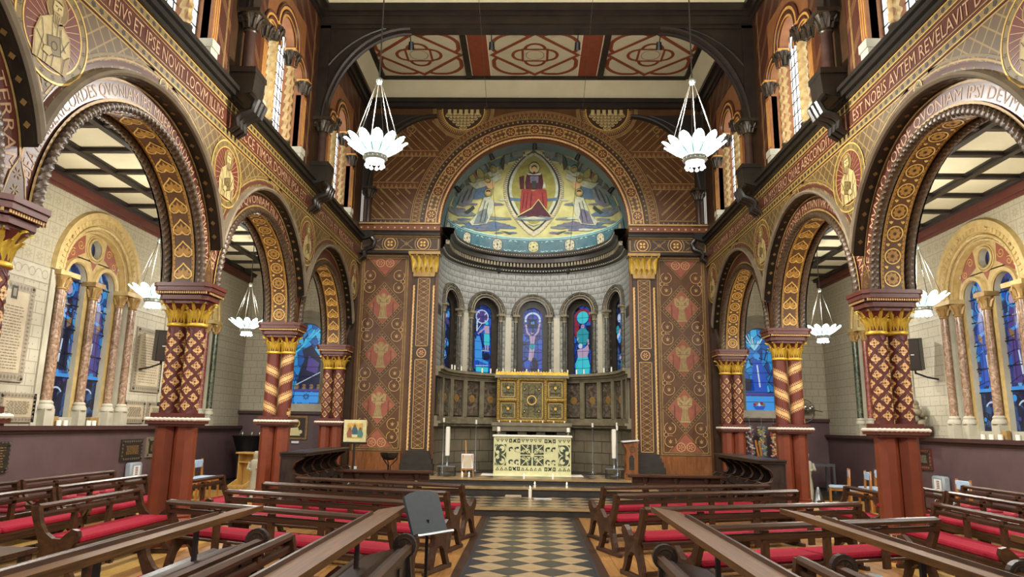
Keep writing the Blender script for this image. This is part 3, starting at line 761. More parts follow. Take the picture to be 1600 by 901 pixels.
def oct_(r, n=8): return [(r*cos(pi/8+2*pi*i/n), r*sin(pi/8+2*pi*i/n)) for i in range(n)]
def column(x, y, kind, label):
    t = T('column', label, 'column', (x, y, 0), 0, 'twin painted columns of the nave arcades')
    for q in (-SX, SX):
        g = G(); g.lathe([(.19, 0), (.19, .11), (.175, .12), (.175, .26), (.165, .28)], (0, 0, 0), 8, rot=pi/8); g.lathe([(.17, .28), (.18, .30), (.18, .33), (.15, .36), (.16, .385), (.14, .40)], (0, 0, 0), 16)
        link('plinth', colmesh('plinth', lambda: g.mesh('plinth', MT['column_red'])), t, (q, 0, 0))
        g2 = G(); g2.lathe([(.15, .28), (.178, .295), (.178, .33), (.15, .35)], (0, 0, 0), 20)
        link('base_ring', colmesh('bring', lambda: g2.mesh('base_ring', MT['stone_cream'], True)), t, (q, 0, 0))
        g3 = G(); g3.lathe([(.138, .38), (.138, 1.56)], (0, 0, 0), 8, rot=pi/8)
        link('lower_shaft', colmesh('lshaft', lambda: g3.mesh('lower_shaft', MT['column_red'])), t, (q, 0, 0))
        g4 = G(); g4.lathe([(.118, 1.68), (.118, 2.2), (.114, 2.86)], (0, 0, 0), 20)
        sh = link('painted_shaft', colmesh('pshaft'+kind[:3], lambda: g4.mesh('painted_shaft', MT['column_wine'], True)), t, (q, 0, 0))
        def orn(sgq):
            D = Deco(lambda u, v, h: ((.1175+h)*cos(u/.118), (.1175+h)*sin(u/.118), v), .0035); C = 2*pi*.118
            if kind.startswith('lat'):
                ku, kv = C/4, (.21 if kind == 'lattice' else .225)
                for i in range(4):
                    for j in range(6):
                        for o in (0, .5):
                            u, v = (i+o)*ku, 1.79+(j+o)*kv
                            if v > 2.8: continue
                            if kind == 'lattice':
                                rosette(D, 'column_cream', (u, v), .066, 1, 4, pi/2, .75); rosette(D, 'column_cream', (u, v), .045, 1.2, 4, pi/4, .6)
                                D.disc('column_wine', (u, v), .010, 2, 6)
                                for du, dv in ((0, .033), (0, -.033), (.03, 0), (-.03, 0)): D.disc('column_wine', (u+du, v+dv), .006, 2, 5)
                            else: D.poly('column_cream', [(u-.062, v), (u, v-.075), (u+.062, v), (u, v+.075)], 2); rosette(D, 'gold_line', (u, v), .04, 3, 4, pi/4, .5)
                # raised lattice ribs
                gr = D.G('column_red')
                for sg in (-1, 1):
                    for i in range(4):
                        for off in ((.25, -.012), (.25, .012)):
                            P = [( (i+off[0])*ku+off[1]+sg*(v)*ku/kv, 1.69+v) for v in [1.16*k/16 for k in range(17)]]
                            D.stroke('moulding_red', P, .012, 1.5 if sg > 0 else 1.2)
            else:
                pt = .34
                for j in range(-1, 4):
                    P = [(sgq*C*k/24, 1.72+pt*(j+k/24)) for k in range(25)]
                    ok = [p for p in P if 1.69 < p[1] < 2.74]
                    if len(ok) < 2: continue
                    D.stroke('column_cream', ok, .012, 1); D.stroke('column_cream', [(u, v+.12) for u, v in ok], .012, 1)
                    for k, (u, v) in enumerate(ok):
                        rosette(D, 'column_cream', (u, v+.06), .042, 1, 5, k, .9)
                        D.disc('column_cream', (u, v+.143), .009, 1, 6); D.disc('column_cream', (u, v-.022), .009, 1, 6)
                for k in range(34):
                    u0 = C*k/34
                    D.stroke('column_red', [(u0+.06*q2, 1.7+1.14*q2) for q2 in (0, .5, 1)], .008, .4)
            return D
        sgq = -1 if q < 0 else 1; key = 'orn'+kind+str(sgq)
        if key not in _cm: _cm[key] = [(('lozenge_pattern' if m == 'column_cream' else 'rib_pattern'), gg.mesh('shaft_pattern', MT[m])) for m, gg in orn(sgq).g.items() if gg.f]
        for nm, me in _cm[key]: link(nm, me, sh)['kind'] = 'stuff'
        g5 = G(); g5.lathe([(.116, 2.84), (.138, 2.855), (.142, 2.872), (.136, 2.888), (.115, 2.9)], (0, 0, 0), 20)
        link('neck_ring', colmesh('neck', lambda: g5.mesh('neck_ring', MT['gold'], True)), t, (q, 0, 0))
        g6 = G(); g6.lathe([(.112, 2.89), (.118, 3.0), (.15, 3.1), (.20, 3.17)], (0, 0, 0), 16)
        cp = link('capital', colmesh('bell', lambda: g6.mesh('capital', MT['column_wine'], True)), t, (q, 0, 0))
        for i in range(8):
            a = 2*pi*i/8+pi/8; link('leaf', LEAF_B, cp, (.112*cos(a), .112*sin(a), 2.895), (0, 0, a))
        for i in range(8):
            a = 2*pi*i/8; link('leaf', LEAF_T, cp, (.11*cos(a), .11*sin(a), 2.91), (0, 0, a))
    # slab with rope edge between lower and upper shafts
    def slab():
        g = G(); P = [(.40*cos(a)*1.0, .27*sin(a)) for a in [2*pi*i/24 for i in range(24)]]
        P = [(max(-.33, min(.33, p[0]*1.15)), max(-.215, min(.215, p[1]*1.15))) for p in P]
        g.prism(P, 1.55, 1.60, 'z'); g.prism([(p[0]*.86, p[1]*.84) for p in P], 1.62, 1.69, 'z'); g.prism([(p[0]*.9, p[1]*.86) for p in P], 1.52, 1.56, 'z'); return g.mesh('slab', MT['moulding_red'])
    sl = link('slab', colmesh('slab', slab), t)
    def edge():
        g = G(); P = [(.40*cos(a)*1.0, .27*sin(a)) for a in [2*pi*i/48 for i in range(49)]]
        P = [(max(-.33, min(.33, p[0]*1.15)), max(-.215, min(.215, p[1]*1.15)), 1.61) for p in P]; g.rope(P, .026, .06, 1, 8, 160); return g.mesh('rope_edge', MT['column_white'], True)
    link('rope_edge', colmesh('edge', edge), sl)
    def aba():
        g = G()
        for z0, z1, a, b, in ((3.15, 3.20, .30, .20), (3.20, 3.26, .335, .235), (3.27, 3.31, .355, .255), (3.31, 3.37, .385, .285), (3.37, 3.42, .40, .30)):
            c = .07; g.prism([(-a+c, -b), (a-c, -b), (a, -b+c), (a, b-c), (a-c, b), (-a+c, b), (-a, b-c), (-a, -b+c)], z0, z1, 'z')
        return g.mesh('abacus', MT['moulding_red'])
    ab = link('abacus', colmesh('aba', aba), t)
    def teeth():
        g = G()
        for k in range(24):
            x0 = -.34+.68*k/23
            for y0 in (-.262, .262): g.box(x0-.009, x0+.009, y0-.006, y0+.006, 3.275, 3.305)
        for k in range(14):
            y0 = -.2+.4*k/13
            for x0 in (-.362, .362): g.box(x0-.006, x0+.006, y0-.009, y0+.009, 3.275, 3.305)
        return g.mesh('dentil_row', MT['pinkline'])
    link('dentil_row', colmesh('teeth', teeth), ab)['kind'] = 'stuff'
    return t
XC = 4.73
column(-XC, CY[1], 'lattice', 'red lattice-painted twin column at the very left edge')
column(-XC, CY[2], 'lattice', 'nearest whole left-hand twin column with cream lattice flowers')
column(-XC, CY[3], 'chevron', 'left-hand twin column with slanting gold chevron bands')
column(-XC, CY[4], 'latsmall', 'left-hand twin column with small lozenges beside the chancel wall')
column(XC, CY[1], 'lattice', 'right arcade twin column standing just beyond the picture edge')
column(XC, CY[2], 'lattice', 'nearest whole right-hand twin column with cream lattice flowers')
column(XC, CY[3], 'chevron', 'right-hand twin column with slanting gold chevron bands')
column(XC, CY[4], 'latsmall', 'right-hand twin column with small lozenges beside the chancel wall')

# ------------------------------------------------------------------ roof: trusses, ceiling
CE = S('ceiling', 'cream coved ceiling with dark timber trusses')
for i, y in enumerate(CY[1:]):
    yy = y if i < 3 else YW-.16
    if i == 3:
        yy = YW-.1; tr = G(); tr.box(-4.4, 4.4, yy-.04, YW, 9.84, 9.95); tr.box(-4.4, 4.4, yy-.12, YW, 9.95, 10.06)
    else: tr = G(); tr.box(-4.4, 4.4, yy-.16, yy+.16, 9.62, 9.80); tr.box(-4.4, 4.4, yy-.19, yy+.19, 9.80, 9.88); tr.box(-4.4, 4.4, yy-.13, yy+.13, 9.54, 9.62); tr.box(-4.4, 4.4, yy-.24, yy+.24, 9.88, 10.05)
    o = tr.obj('tie_beam', MT['roof_dark'], CE)
    for s_ in (-1, 1):
        arc = []
        for k in range(15):
            a = (pi/2)*k/14; arc.append((s_*(2.55+1.72*cos(a)), 7.4+2.16*sin(a)))
        g = G(); g.prism([(s_*4.4, 7.4)]+arc+[(s_*4.4, 9.6)], yy-.10, yy+.10, 'y'); g.obj('arched_brace', MT['roof_dark'], CE)
        g = G()
        for off, r in ((.0, .045), (.33, .025)):
            P = [(s_*(2.55+(1.72+off)*cos((pi/2)*k/20)), yy-.10, 7.4+(2.16+off*.2)*sin((pi/2)*k/20)) for k in range(3 if off else 0, 18 if off else 21)]
            P = [p for p in P if abs(p[0]) < 4.38 and p[2] < 9.6]; g.tube(P, r, 6)
        if i < 3:
            P = [(s_*(2.55+1.72*cos((pi/2)*k/20)), yy+.10, 7.4+2.16*sin((pi/2)*k/20)) for k in range(21)]; g.tube(P, .045, 6)
        g.obj('brace_moulding', MT['roof_dark'], CE, True)
        g = G(); g.box(min(s_*4.42, s_*4.18), max(s_*4.42, s_*4.18), yy-.13, yy+.13, 7.55, 9.6); g.obj('wall_post', MT['roof_dark'], CE)
        # shaft with capital standing on a bracket
        g = G(); g.lathe([(.10, 6.62), (.085, 6.7), (.08, 7.28)], (s_*4.24, yy, 0), 14); g.obj('wall_shaft', MT['shaft_brown'], CE, True)
        g = G(); g.lathe([(.085, 7.26), (.10, 7.28), (.085, 7.31), (.10, 7.4), (.17, 7.52)], (s_*4.24, yy, 0), 12); g.box(s_*4.24-.19, s_*4.24+.19, yy-.19, yy+.19, 7.52, 7.58)
        for k in range(8):
            an = 2*pi*k/8; cx, cy = s_*4.24, yy
            g.tube([(cx+.085*cos(an), cy+.085*sin(an), 7.32), (cx+.12*cos(an), cy+.12*sin(an), 7.44), (cx+.18*cos(an), cy+.18*sin(an), 7.5), (cx+.175*cos(an), cy+.175*sin(an), 7.45)], [.03, .03, .022, .014], 6)
        g.obj('shaft_capital', MT['bronze_dark'], CE, True)
        g = G(); g.prism([(s_*4.42, 6.14), (s_*4.05, 6.24), (s_*4.02, 6.62), (s_*4.42, 6.62)], yy-.19, yy+.19, 'y'); g.box(s_*4.24-.22, s_*4.24+.22, yy-.22, yy+.22, 6.54, 6.62)
        g.obj('bracket', MT['black_paint'], CE)
        for q in (-.13, 0., .13):
            g = G(); g.tube([(s_*4.08, yy+q, 6.22), (s_*4.0, yy+q, 6.12), (s_*4.05, yy+q, 5.98), (s_*4.2, yy+q, 5.93), (s_*4.27, yy+q, 5.85), (s_*4.25, yy+q, 5.74), (s_*4.36, yy+q, 5.66)], [.06, .062, .062, .055, .05, .045, .03], 8); g.obj('bracket_scroll', MT['black_paint'], CE, True)
for y0, y1 in ((CY[1]+.24, CY[2]-.24), (CY[2]+.24, CY[3]-.24), (CY[3]+.24, YW-.1)):
    last = y1 > 16; zc, d = 10.46, .5; xe = 4.22; ze = 10.05
    g = G(); A = [(-xe, y0, ze), (xe, y0, ze), (xe, y1, ze), (-xe, y1, ze)]; B = [(-xe+.3, y0+d, zc), (xe-.3, y0+d, zc), (xe-.3, y1-d, zc), (-xe+.3, y1-d, zc)]
    g.add(A+B, [(0, 1, 5, 4), (1, 2, 6, 5), (2, 3, 7, 6), (3, 0, 4, 7), (4, 5, 6, 7)]); g.obj('cove_and_panel', MT['cream_plaster'], CE)
    g = G()
    for a, b, c_, e in ((-xe+.3, xe-.3, y0+d-.05, y0+d+.04), (-xe+.3, xe-.3, y1-d-.04, y1-d+.05), (-xe+.24, -xe+.36, y0+d, y1-d), (xe-.36, xe-.24, y0+d, y1-d), (-1.74, -1.6, y0+d, y1-d), (1.63, 1.77, y0+d, y1-d)): g.box(a, b, c_, e, zc-.07, zc+.01)
    g.obj('coffer_bar', MT['roof_dark'], CE)
    D = Deco(lambda u, v, h: (u, v, zc-h), .004)
    for a, b in ((-1.58, -1.12), (1.13, 1.6)): D.rect('roof_red', a, b, y0+d+.05, y1-d-.05, 1); D.rect('roof_line', a-.02, a, y0+d+.05, y1-d-.05, 1); D.rect('roof_line', b, b+.02, y0+d+.05, y1-d-.05, 1)
    yc = y1-d-1.08 if last else (y0+y1)/2; HY = .96
    for xc, hw in ((-2.82, 1.03), (.02, 1.05), (2.82, 1.03)):
        for sx in (-1, 1):
            for sy in (-1, 1):
                # corner loop: rounded lobe outside each side of the diamond
                cx, cy = xc+sx*hw*.56, yc+sy*HY*.56; an = math.atan2(sy*hw, sx*HY)
                tx, ty = -sy*sx*hw*.5, HY*.5
                P = []
                for k in range(17):
                    t = pi*k/16
                    ex, ey = cos(t)*.60, sin(t)*.40
                    # axis along the side, bulge outward
                    P.append((cx-sx*.06+ (sx*hw*.62)*(-ex) + sx*hw*ey*.8, cy-sy*.06+(sy*HY*.62)*ex + sy*HY*ey*.8))
                P = [(max(xc-hw+.03, min(xc+hw-.03, p[0])), max(yc-HY+.03, min(yc+HY-.03, p[1]))) for p in P]
                D.stroke('roof_red', P, .10, 1)
        D.stroke('roof_red', [(xc-hw, yc), (xc, yc-HY), (xc+hw, yc), (xc, yc+HY)], .13, 2, True)
        q = .3
        D.stroke('roof_red', [(xc-q, yc-q*.9), (xc+q, yc-q*.9), (xc+q, yc+q*.9), (xc-q, yc+q*.9)], .08, 3, True)
        for ax, ay, a0 in ((q, 0, -pi/2), (-q, 0, pi/2), (0, q, 0), (0, -q, pi)): D.arc('roof_red', (xc+ax, yc+ay*.9), .24, .075, a0, a0+pi, 2, 14)
        D.arc('roof_red', (xc, yc), .22, .012, lay=3, n=24)
    D.done(CE, 'painted_pattern')
for (xa, ya), (xb, yb) in (((.1, 12.6), (-.35, 17.0)), ((.9, 12.0), (.55, 17.0))): pass
# ------------------------------------------------------------------ chancel arch wall
WF = S('wall_front', 'brown and gold painted chancel arch wall')
fm = lambda a, z, d: (a, YW-d, z)
g = G(); arch_wall(g, fm, -4.4, 4.4, 6.5, 10.05, CX0, 2.4, 6.5, 6.5, 40)
for a, b in ((-4.4, CX0-2.4), (CX0+2.4, 4.4)): wallrect(g, fm, a, b, .3, 6.5)
g.obj('arch_wall_face', MT['chancel_brown'], WF)
g = G(); arch_reveal(g, fm, CX0, 2.4, 6.5, 6.5, 0, -.5, 40); g.obj('arch_reveal', MT['mos_teal'], WF, True)
# concentric bands of the arch
def ringobj(name, r0, r1, d, mat, dd=None):
    g = G(); arch_band(g, fm, CX0, r0, r1, 6.58, d, dd if dd is not None else d, n=48); arch_band(g, fm, CX0, r0, r0, 6.58, 0, d, n=48); arch_band(g, fm, CX0, r1, r1, 6.58, 0, dd if dd is not None else d, n=48); return g.obj(name, MT[mat], WF)
ringobj('arch_ring', 2.40, 2.50, .05, 'chancel_red'); ringobj('arch_ring', 2.50, 2.84, .03, 'chancel_brown'); ringobj('arch_ring', 2.84, 2.94, .06, 'chancel_deep'); ringobj('arch_ring', 2.94, 3.16, .02, 'chancel_red')
g = G(); g.rope(arch_path(fm, CX0, 2.44, 6.58, .06, n=80), .03, .08, 1, 8, 400); g.obj('rope_moulding', MT['column_cream'], WF, True)
g = G()
for i in range(70):
    t = pi*(i+.5)/70; q = fm(CX0+2.89*cos(t), 6.58+2.89*sin(t), .06); g.ball(q, .028, 6, 4)
g.obj('stud_row', MT['gold_line'], WF, True)['kind'] = 'stuff'
D = Deco(lambda u, v, h: fm(u, v, .03+h), .004); D2 = Deco(lambda u, v, h: fm(u, v, h), .004); D3 = Deco(lambda u, v, h: fm(u, v, .02+h), .004)
pc = lambda r, t: (CX0+r*cos(t), 6.58+r*sin(t))
D.arc('pinkline', (CX0, 6.58), 2.535, .022, 0, pi, n=64); D.arc('pinkline', (CX0, 6.58), 2.805, .022, 0, pi, n=64)
NM = 13
for i in range(NM):
    t = pi*(i+.5)/NM; c = pc(2.67, t); D.disc('chancel_red', c, .15, 2, 24); D.arc('pinkline', c, .135, .022, lay=3, n=24); rosette(D, 'gold_pale', c, .09, 3, 6)
for i in range(NM*6):
    t = pi*(i+.5)/(NM*6)
    if i % 6 in (2, 3): continue
    for r in (2.605, 2.735):
        c = pc(r, t); dt = .055/2.67
        D.poly('gold_line', [pc(r-.05, t), pc(r, t+dt), pc(r+.05, t), pc(r, t-dt)], 1); D.disc('gold_pale', c, .018, 2, 6)
N = 84
for i in range(N):
    t0, t1 = pi*i/N, pi*(i+1)/N
    D3.poly('gold_dim', [pc(2.97, t0), pc(3.13, (t0+t1)/2), pc(2.97, t1)], 1); D3.disc('chancel_deep', pc(3.02, (t0+t1)/2), .022, 2, 6)
    D2.line('gold_line', pc(2.965, t0), pc(3.14, (t0+t1)/2), .008, 8); D2.line('gold_line', pc(3.14, (t0+t1)/2), pc(2.965, t1), .008, 8)
for r in (2.955, 3.15, 3.20): D2.arc('gold_line', (CX0, 6.58), r, .016, 0, pi, lay=8 if r < 3.18 else 1, n=72)
# striped wall either side of the arch, with horizontal bands, and two half roundels under the beam
for s_ in (-1, 1):
    def clipx(z): 
        q = 3.22**2-(z-6.58)**2
        return CX0+s_*(sqrt(q) if q > 0 else 0)
    for z0, z1, m in ((6.62, 6.78, 'chancel_deep'), (7.62, 7.78, 'chancel_red'), (8.5, 8.66, 'chancel_red')):
        xa, xb = clipx((z0+z1)/2), s_*4.38
        a, b = min(xa, xb), max(xa, xb); D2.rect(m, a, b, z0, z1, 1)
        for z in (z0, z1): D2.rect('gold_line', a, b, z-.008, z+.008, 2)
        k = a+.05
        while k < b-.1: D2.poly('gold_dim', [(k, z0+.015), (k+.1, z0+.015), (k+.05, z1-.03)], 2); k += .12
    for z0, z1, sl in ((6.8, 7.6, 1), (7.8, 8.48, -1), (8.68, 9.5, 1)):
        for k in range(-10, 24):
            x0 = s_*(1.2+.22*k); P = []
            for j in range(7):
                z = z0+(z1-z0)*j/6; x = x0+s_*sl*(z-z0)
                if abs(x) < 4.36 and abs(x-CX0) > abs(clipx(z)-CX0)+.02: P.append((x, z))
            if len(P) > 1: D2.stroke('gold_line' if k % 3 else 'gold_dim', P, .014 if k % 3 else .05, 1)
            if len(P) > 3 and k % 3 == 1: rosette(D2, 'pinkline', (P[len(P)//2][0]+s_*.11, P[len(P)//2][1]), .045, 2, 6)
    c = (CX0+s_*1.9, 9.8); D2.disc('gold_dim', c, .82, 2.2, 40); D2.disc('chancel_brown', c, .76, 2.6, 40); D2.arc('gold_line', c, .74, .02, lay=3, n=40); D2.arc('gold_pale', c, .56, .025, lay=3.4, n=40); D2.disc('chancel_deep', c, .55, 3, 40)
    for i in range(40):
        a = pi+pi*(i+.5)/40; D2.poly('gold_line', [(c[0]+.58*cos(a-.035), c[1]+.58*sin(a-.035)), (c[0]+.72*cos(a), c[1]+.72*sin(a)), (c[0]+.58*cos(a+.035), c[1]+.58*sin(a+.035))], 3.4)
    for i in range(5):
        for k in range(10-2*i): D2.arc('medal_cream', (c[0]+(-.42+.093*k+.093*i), c[1]-.14-.085*i), .05, .026, pi, 2*pi, 4, 8); D2.disc('angel_tan', (c[0]+(-.42+.093*k+.093*i), c[1]-.12-.085*i), .042, 3.7, 10)
    for k in range(6): D2.rect('medal_cream', c[0]-.42+.15*k, c[0]-.33+.15*k, c[1]-.13, c[1]+.02, 4)
    spiral(D2, 'gold_line', (s_*3.25, 9.25), .13, .018, 1.5, 0, s_, 2); spiral(D2, 'gold_line', (s_*3.6, 9.1), .10, .016, 1.5, 0, -s_, 2)
D.done(WF, 'painted_ornament'); D2.done(WF, 'painted_ornament'); D3.done(WF, 'painted_ornament')
# entablature with roundels, cornice, pilasters with gilt capitals, side panels
for s_ in (-1, 1):
    a, b = sorted((CX0*0+s_*4.4, CX0+s_*2.38)); 
    g = G(); wbox(g, fm, a, b, 5.88, 6.30, -.3, .14); g.obj('entablature', MT['chancel_deep'], WF)
    g = G(); wbox(g, fm, a, b, 6.40, 6.56, -.3, .30); g.obj('cornice', MT['chancel_red'], WF)
    g = G(); wbox(g, fm, a, b, 6.30, 6.40, -.3, .24); wbox(g, fm, a, b, 5.84, 5.90, -.3, .18); g.obj('cornice', MT['black_paint'], WF)
    g = G(); wbox(g, fm, a, b, 6.56, 6.60, -.3, .33); wbox(g, fm, a, b, 6.27, 6.295, -.3, .17); g.obj('gilt_fillet', MT['gold_line'], WF)
    D = Deco(lambda u, v, h: fm(u, v, .14+h), .004); DC = Deco(lambda u, v, h: fm(u, v, .30+h), .004)
    D.frame('gold_line', a+.04, b-.04, 5.93, 6.25, .018, 1)
    for x in (s_*2.78, s_*3.62):
        D.disc('chancel_brown', (x, 6.09), .15, 2, 24); D.arc('pinkline', (x, 6.09), .14, .022, lay=3, n=24); rosette(D, 'gold_pale', (x, 6.09), .09, 3, 4, pi/4, .7); D.arc('gold_line', (x, 6.09), .2, .018, -.8, .8, 3, 10); D.arc('gold_line', (x, 6.09), .2, .018, pi-.8, pi+.8, 3, 10)
    for x in (s_*3.2, s_*4.02):
        D.stroke('gold_dim', [(x-.16, 5.97), (x+.16, 6.21)], .02, 2); D.stroke('gold_dim', [(x-.16, 6.21), (x+.16, 5.97)], .02, 2); rosette(D, 'gold_line', (x, 6.09), .06, 3, 4)
    k = a+.06
    while k < b: DC.disc('pinkline', (k, 6.47), .022, 1, 8); k += .17
    D.done(WF, 'painted_ornament'); DC.done(WF, 'painted_ornament')
    # pilaster
    xc = CX0+s_*2.76
    g = G(); wbox(g, fm, xc-.27, xc+.27, .95, 5.86, -.05, .10); g.obj('pilaster', MT['chancel_deep'], WF)
    g = G(); wbox(g, fm, xc-.40, xc+.40, .30, .66, -.05, .26); wbox(g, fm, xc-.36, xc+.36, .66, .78, -.05, .22); wbox(g, fm, xc-.32, xc+.32, .78, .88, -.05, .17); wbox(g, fm, xc-.29, xc+.29, .88, .97, -.05, .13); g.obj('pilaster_base', MT['stone_black'], WF)
    g = G()
    for q in (-.25, .25): g.rope([fm(xc+q, .97+i*.45, .10) for i in range(10)], .03, .09, 1, 8, 300)
    g.obj('rope_moulding', MT['column_cream'], WF, True)
    D = Deco(lambda u, v, h: fm(u, v, .10+h), .004)
    for z0, z1 in ((1.02, 3.15), (3.5, 5.2)):
        D.rect('chancel_brown', xc-.14, xc+.14, z0, z1, 1); D.frame('pinkline', xc-.155, xc+.155, z0-.015, z1+.015, .016, 2)
        nn = int((z1-z0)/.14)
        for i in range(nn):
            z = z0+(z1-z0)*(i+.5)/nn; hz = (z1-z0)/nn/2
            D.line('gold_line', (xc-.125, z-hz), (xc+.125, z+hz), .014, 2); D.line('gold_line', (xc-.125, z+hz), (xc+.125, z-hz), .014, 2); rosette(D, 'gold_pale', (xc, z), .03, 3, 4)
            for q in (-.09, .09): D.disc('gold_dim', (xc+q, z), .018, 2, 6)
    D.disc('chancel_red', (xc, 3.325), .13, 1, 20); D.arc('column_cream', (xc, 3.325), .11, .016, lay=2, n=20); rosette(D, 'column_cream', (xc, 3.325), .07, 2, 6)
    D.done(WF, 'painted_ornament')
    g = G(); wbox(g, fm, xc-.27, xc+.27, 5.24, 5.30, -.05, .15); wbox(g, fm, xc-.40, xc+.40, 5.80, 5.87, -.05, .25); g.prism([(xc-.27, 5.3), (xc+.27, 5.3), (xc+.36, 5.8), (xc-.36, 5.8)], 0, .14, mp=lambda a_, z_, d_: fm(a_, z_, d_)); cp = g.obj('gilt_capital', MT['gold_line'], WF)
    for row, (z, h_, k, o) in enumerate(((5.3, .24, 4, .1), (5.36, .4, 5, .16))):
        for i in range(k):
            x = xc-.26+.52*(i+.5)/k if row == 0 else xc-.3+.6*i/(k-1)
            link('leaf', LEAF_B if row == 0 else LEAF_T, cp, fm(x, z, .13), (0, 0, -pi/2+(0 if row == 0 else (x-xc)*1.2)), (1.3, 1.25, h_/.25))
    # large painted panel with diamonds and angels
    pa, pb = sorted((s_*4.28, s_*3.2)); pcx = (pa+pb)/2; hw = (pb-pa)/2
    D = Deco(lambda u, v, h: fm(u, v, h), .004)
    D.rect('gold_dim', pa-.06, pb+.06, .95, 5.82, 1); D.rect('chancel_brown', pa-.02, pb+.02, .98, 5.78, 2); D.frame('gold_line', pa, pb, 1.0, 5.75, .018, 3)
    cz = [2.05, 3.28, 4.51]; hz = .52
    zt = [1.0]+[(cz[i]+cz[i+1])/2 for i in range(2)]+[5.75]
    for z in cz:
        D.stroke('gold_line', [(pcx-hw, z), (pcx, z-.60), (pcx+hw, z), (pcx, z+.60)], .012, 3, True); D.poly('soffit_brown', [(pcx-hw+.01, z), (pcx, z-.595), (pcx+hw-.01, z), (pcx, z+.595)], 3.5)
        for j in range(9):
            for q in (-1, 1):
                for w_ in (-1, 1): t_ = (j+.5)/9; D.disc('gold_dim', (pcx+q*(hw-.07)*(1-t_), z+w_*.53*t_), .022, 4, 6)
        D.poly('chancel_rose', [(pcx-hw+.14, z), (pcx, z-.46), (pcx+hw-.14, z), (pcx, z+.46)], 5); D.stroke('gold_line', [(pcx-hw+.13, z), (pcx, z-.47), (pcx+hw-.13, z), (pcx, z+.47)], .014, 6, True)
        # angel: halo, head, spread wings, robe, arms, pedestal
        k = .92; m = 'angel_tan'; x = pcx
        D.arc('gold_line', (x, z+.26*k), .075*k, .018, lay=7, n=14); D.poly(m, [(x+.052*k*cos(2*pi*i_/12), z+.26*k+.06*k*sin(2*pi*i_/12)) for i_ in range(12)], 9)
        for q in (-1, 1):
            D.poly(m, [(x+q*.04*k, z+.17*k), (x+q*.13*k, z+.30*k), (x+q*.2*k, z+.26*k), (x+q*.19*k, z+.1*k), (x+q*.12*k, z+.02*k), (x+q*.07*k, z+.08*k)], 7)
            for j in range(3): D.line('chancel_brown', (x+q*.07*k, z+.13*k), (x+q*(.17-.03*j)*k, z+(.22-.07*j)*k), .008, 8)
            D.line('medal_red', (x+q*.27*k, z+.1*k), (x+q*.27*k, z-.28*k), .025, 6); rosette(D, 'gold_line', (x+q*.31*k, z+.0), .05, 6, 6)
        D.poly(m, [(x-.06*k, z+.20*k), (x+.06*k, z+.20*k), (x+.10*k, z+.06*k), (x+.07*k, z-.05*k), (x+.11*k, z-.3*k), (x-.11*k, z-.3*k), (x-.07*k, z-.05*k), (x-.10*k, z+.06*k)], 7.5)
        for q in (-.06, -.02, .03, .07): D.line('chancel_brown', (x+q*.8*k, z-.02*k), (x+q*1.2*k, z-.29*k), .007, 8.5)
        D.line('chancel_brown', (x-.16*k, z+.09*k), (x+.16*k, z+.09*k), .008, 8.5); D.rect(m, x-.13*k, x+.13*k, z-.36*k, z-.31*k, 7.5)
    for zi in (1.43, 2.665, 3.895, 5.13):
        for q in (-1, 1):
            cx = pcx+q*(hw-.17)
            for sg in (-1, 1):
                c = (cx, zi+sg*.155)
                if not 1.1 < c[1] < 5.65: continue
                D.arc('pinkline', c, .135, .013, pi/2-sg*q*.4, pi/2-sg*q*.4+5.6, 6, 20)
                for j in range(5):
                    an = pi/2+(j-2)*.75; D.poly('pinkline', [(c[0], c[1]-.05), (c[0]+.035*cos(an)-.01, c[1]-.03+.045*sin(an)), (c[0]+.075*cos(an), c[1]-.03+.09*sin(an)), (c[0]+.035*cos(an)+.01, c[1]-.03+.045*sin(an))], 6)
            D.arc('pinkline', (cx+q*.10, zi), .05, .016, 0, 2*pi, 6, 10)
    for z, sg in ((1.0, 1), (5.75, -1)):
        D.poly('chancel_rose', [(pcx-.38, z+sg*.03), (pcx+.38, z+sg*.03), (pcx, z+sg*.46)], 5); D.stroke('gold_line', [(pcx-.42, z+sg*.02), (pcx, z+sg*.5), (pcx+.42, z+sg*.02)], .014, 6)
        for q in (-1, 1): D.arc('pinkline', (pcx+q*.12, z+sg*.14), .1, .016, lay=6, n=16); rosette(D, 'pinkline', (pcx+q*.12, z+sg*.14), .07, 6, 5)
    D.done(WF, 'painted_panel')
    g = G(); wbox(g, fm, pa-.1, pb+.06, .3, .92, -.05, .05); g.obj('oak_dado', MT['oak_warm'], WF)
    g = G(); a, b = sorted((s_*4.4, s_*5.06)); g.box(a, b, 17.1, YE, 0, 6.0); g.obj('aisle_pier', MT['chancel_deep'], WF)

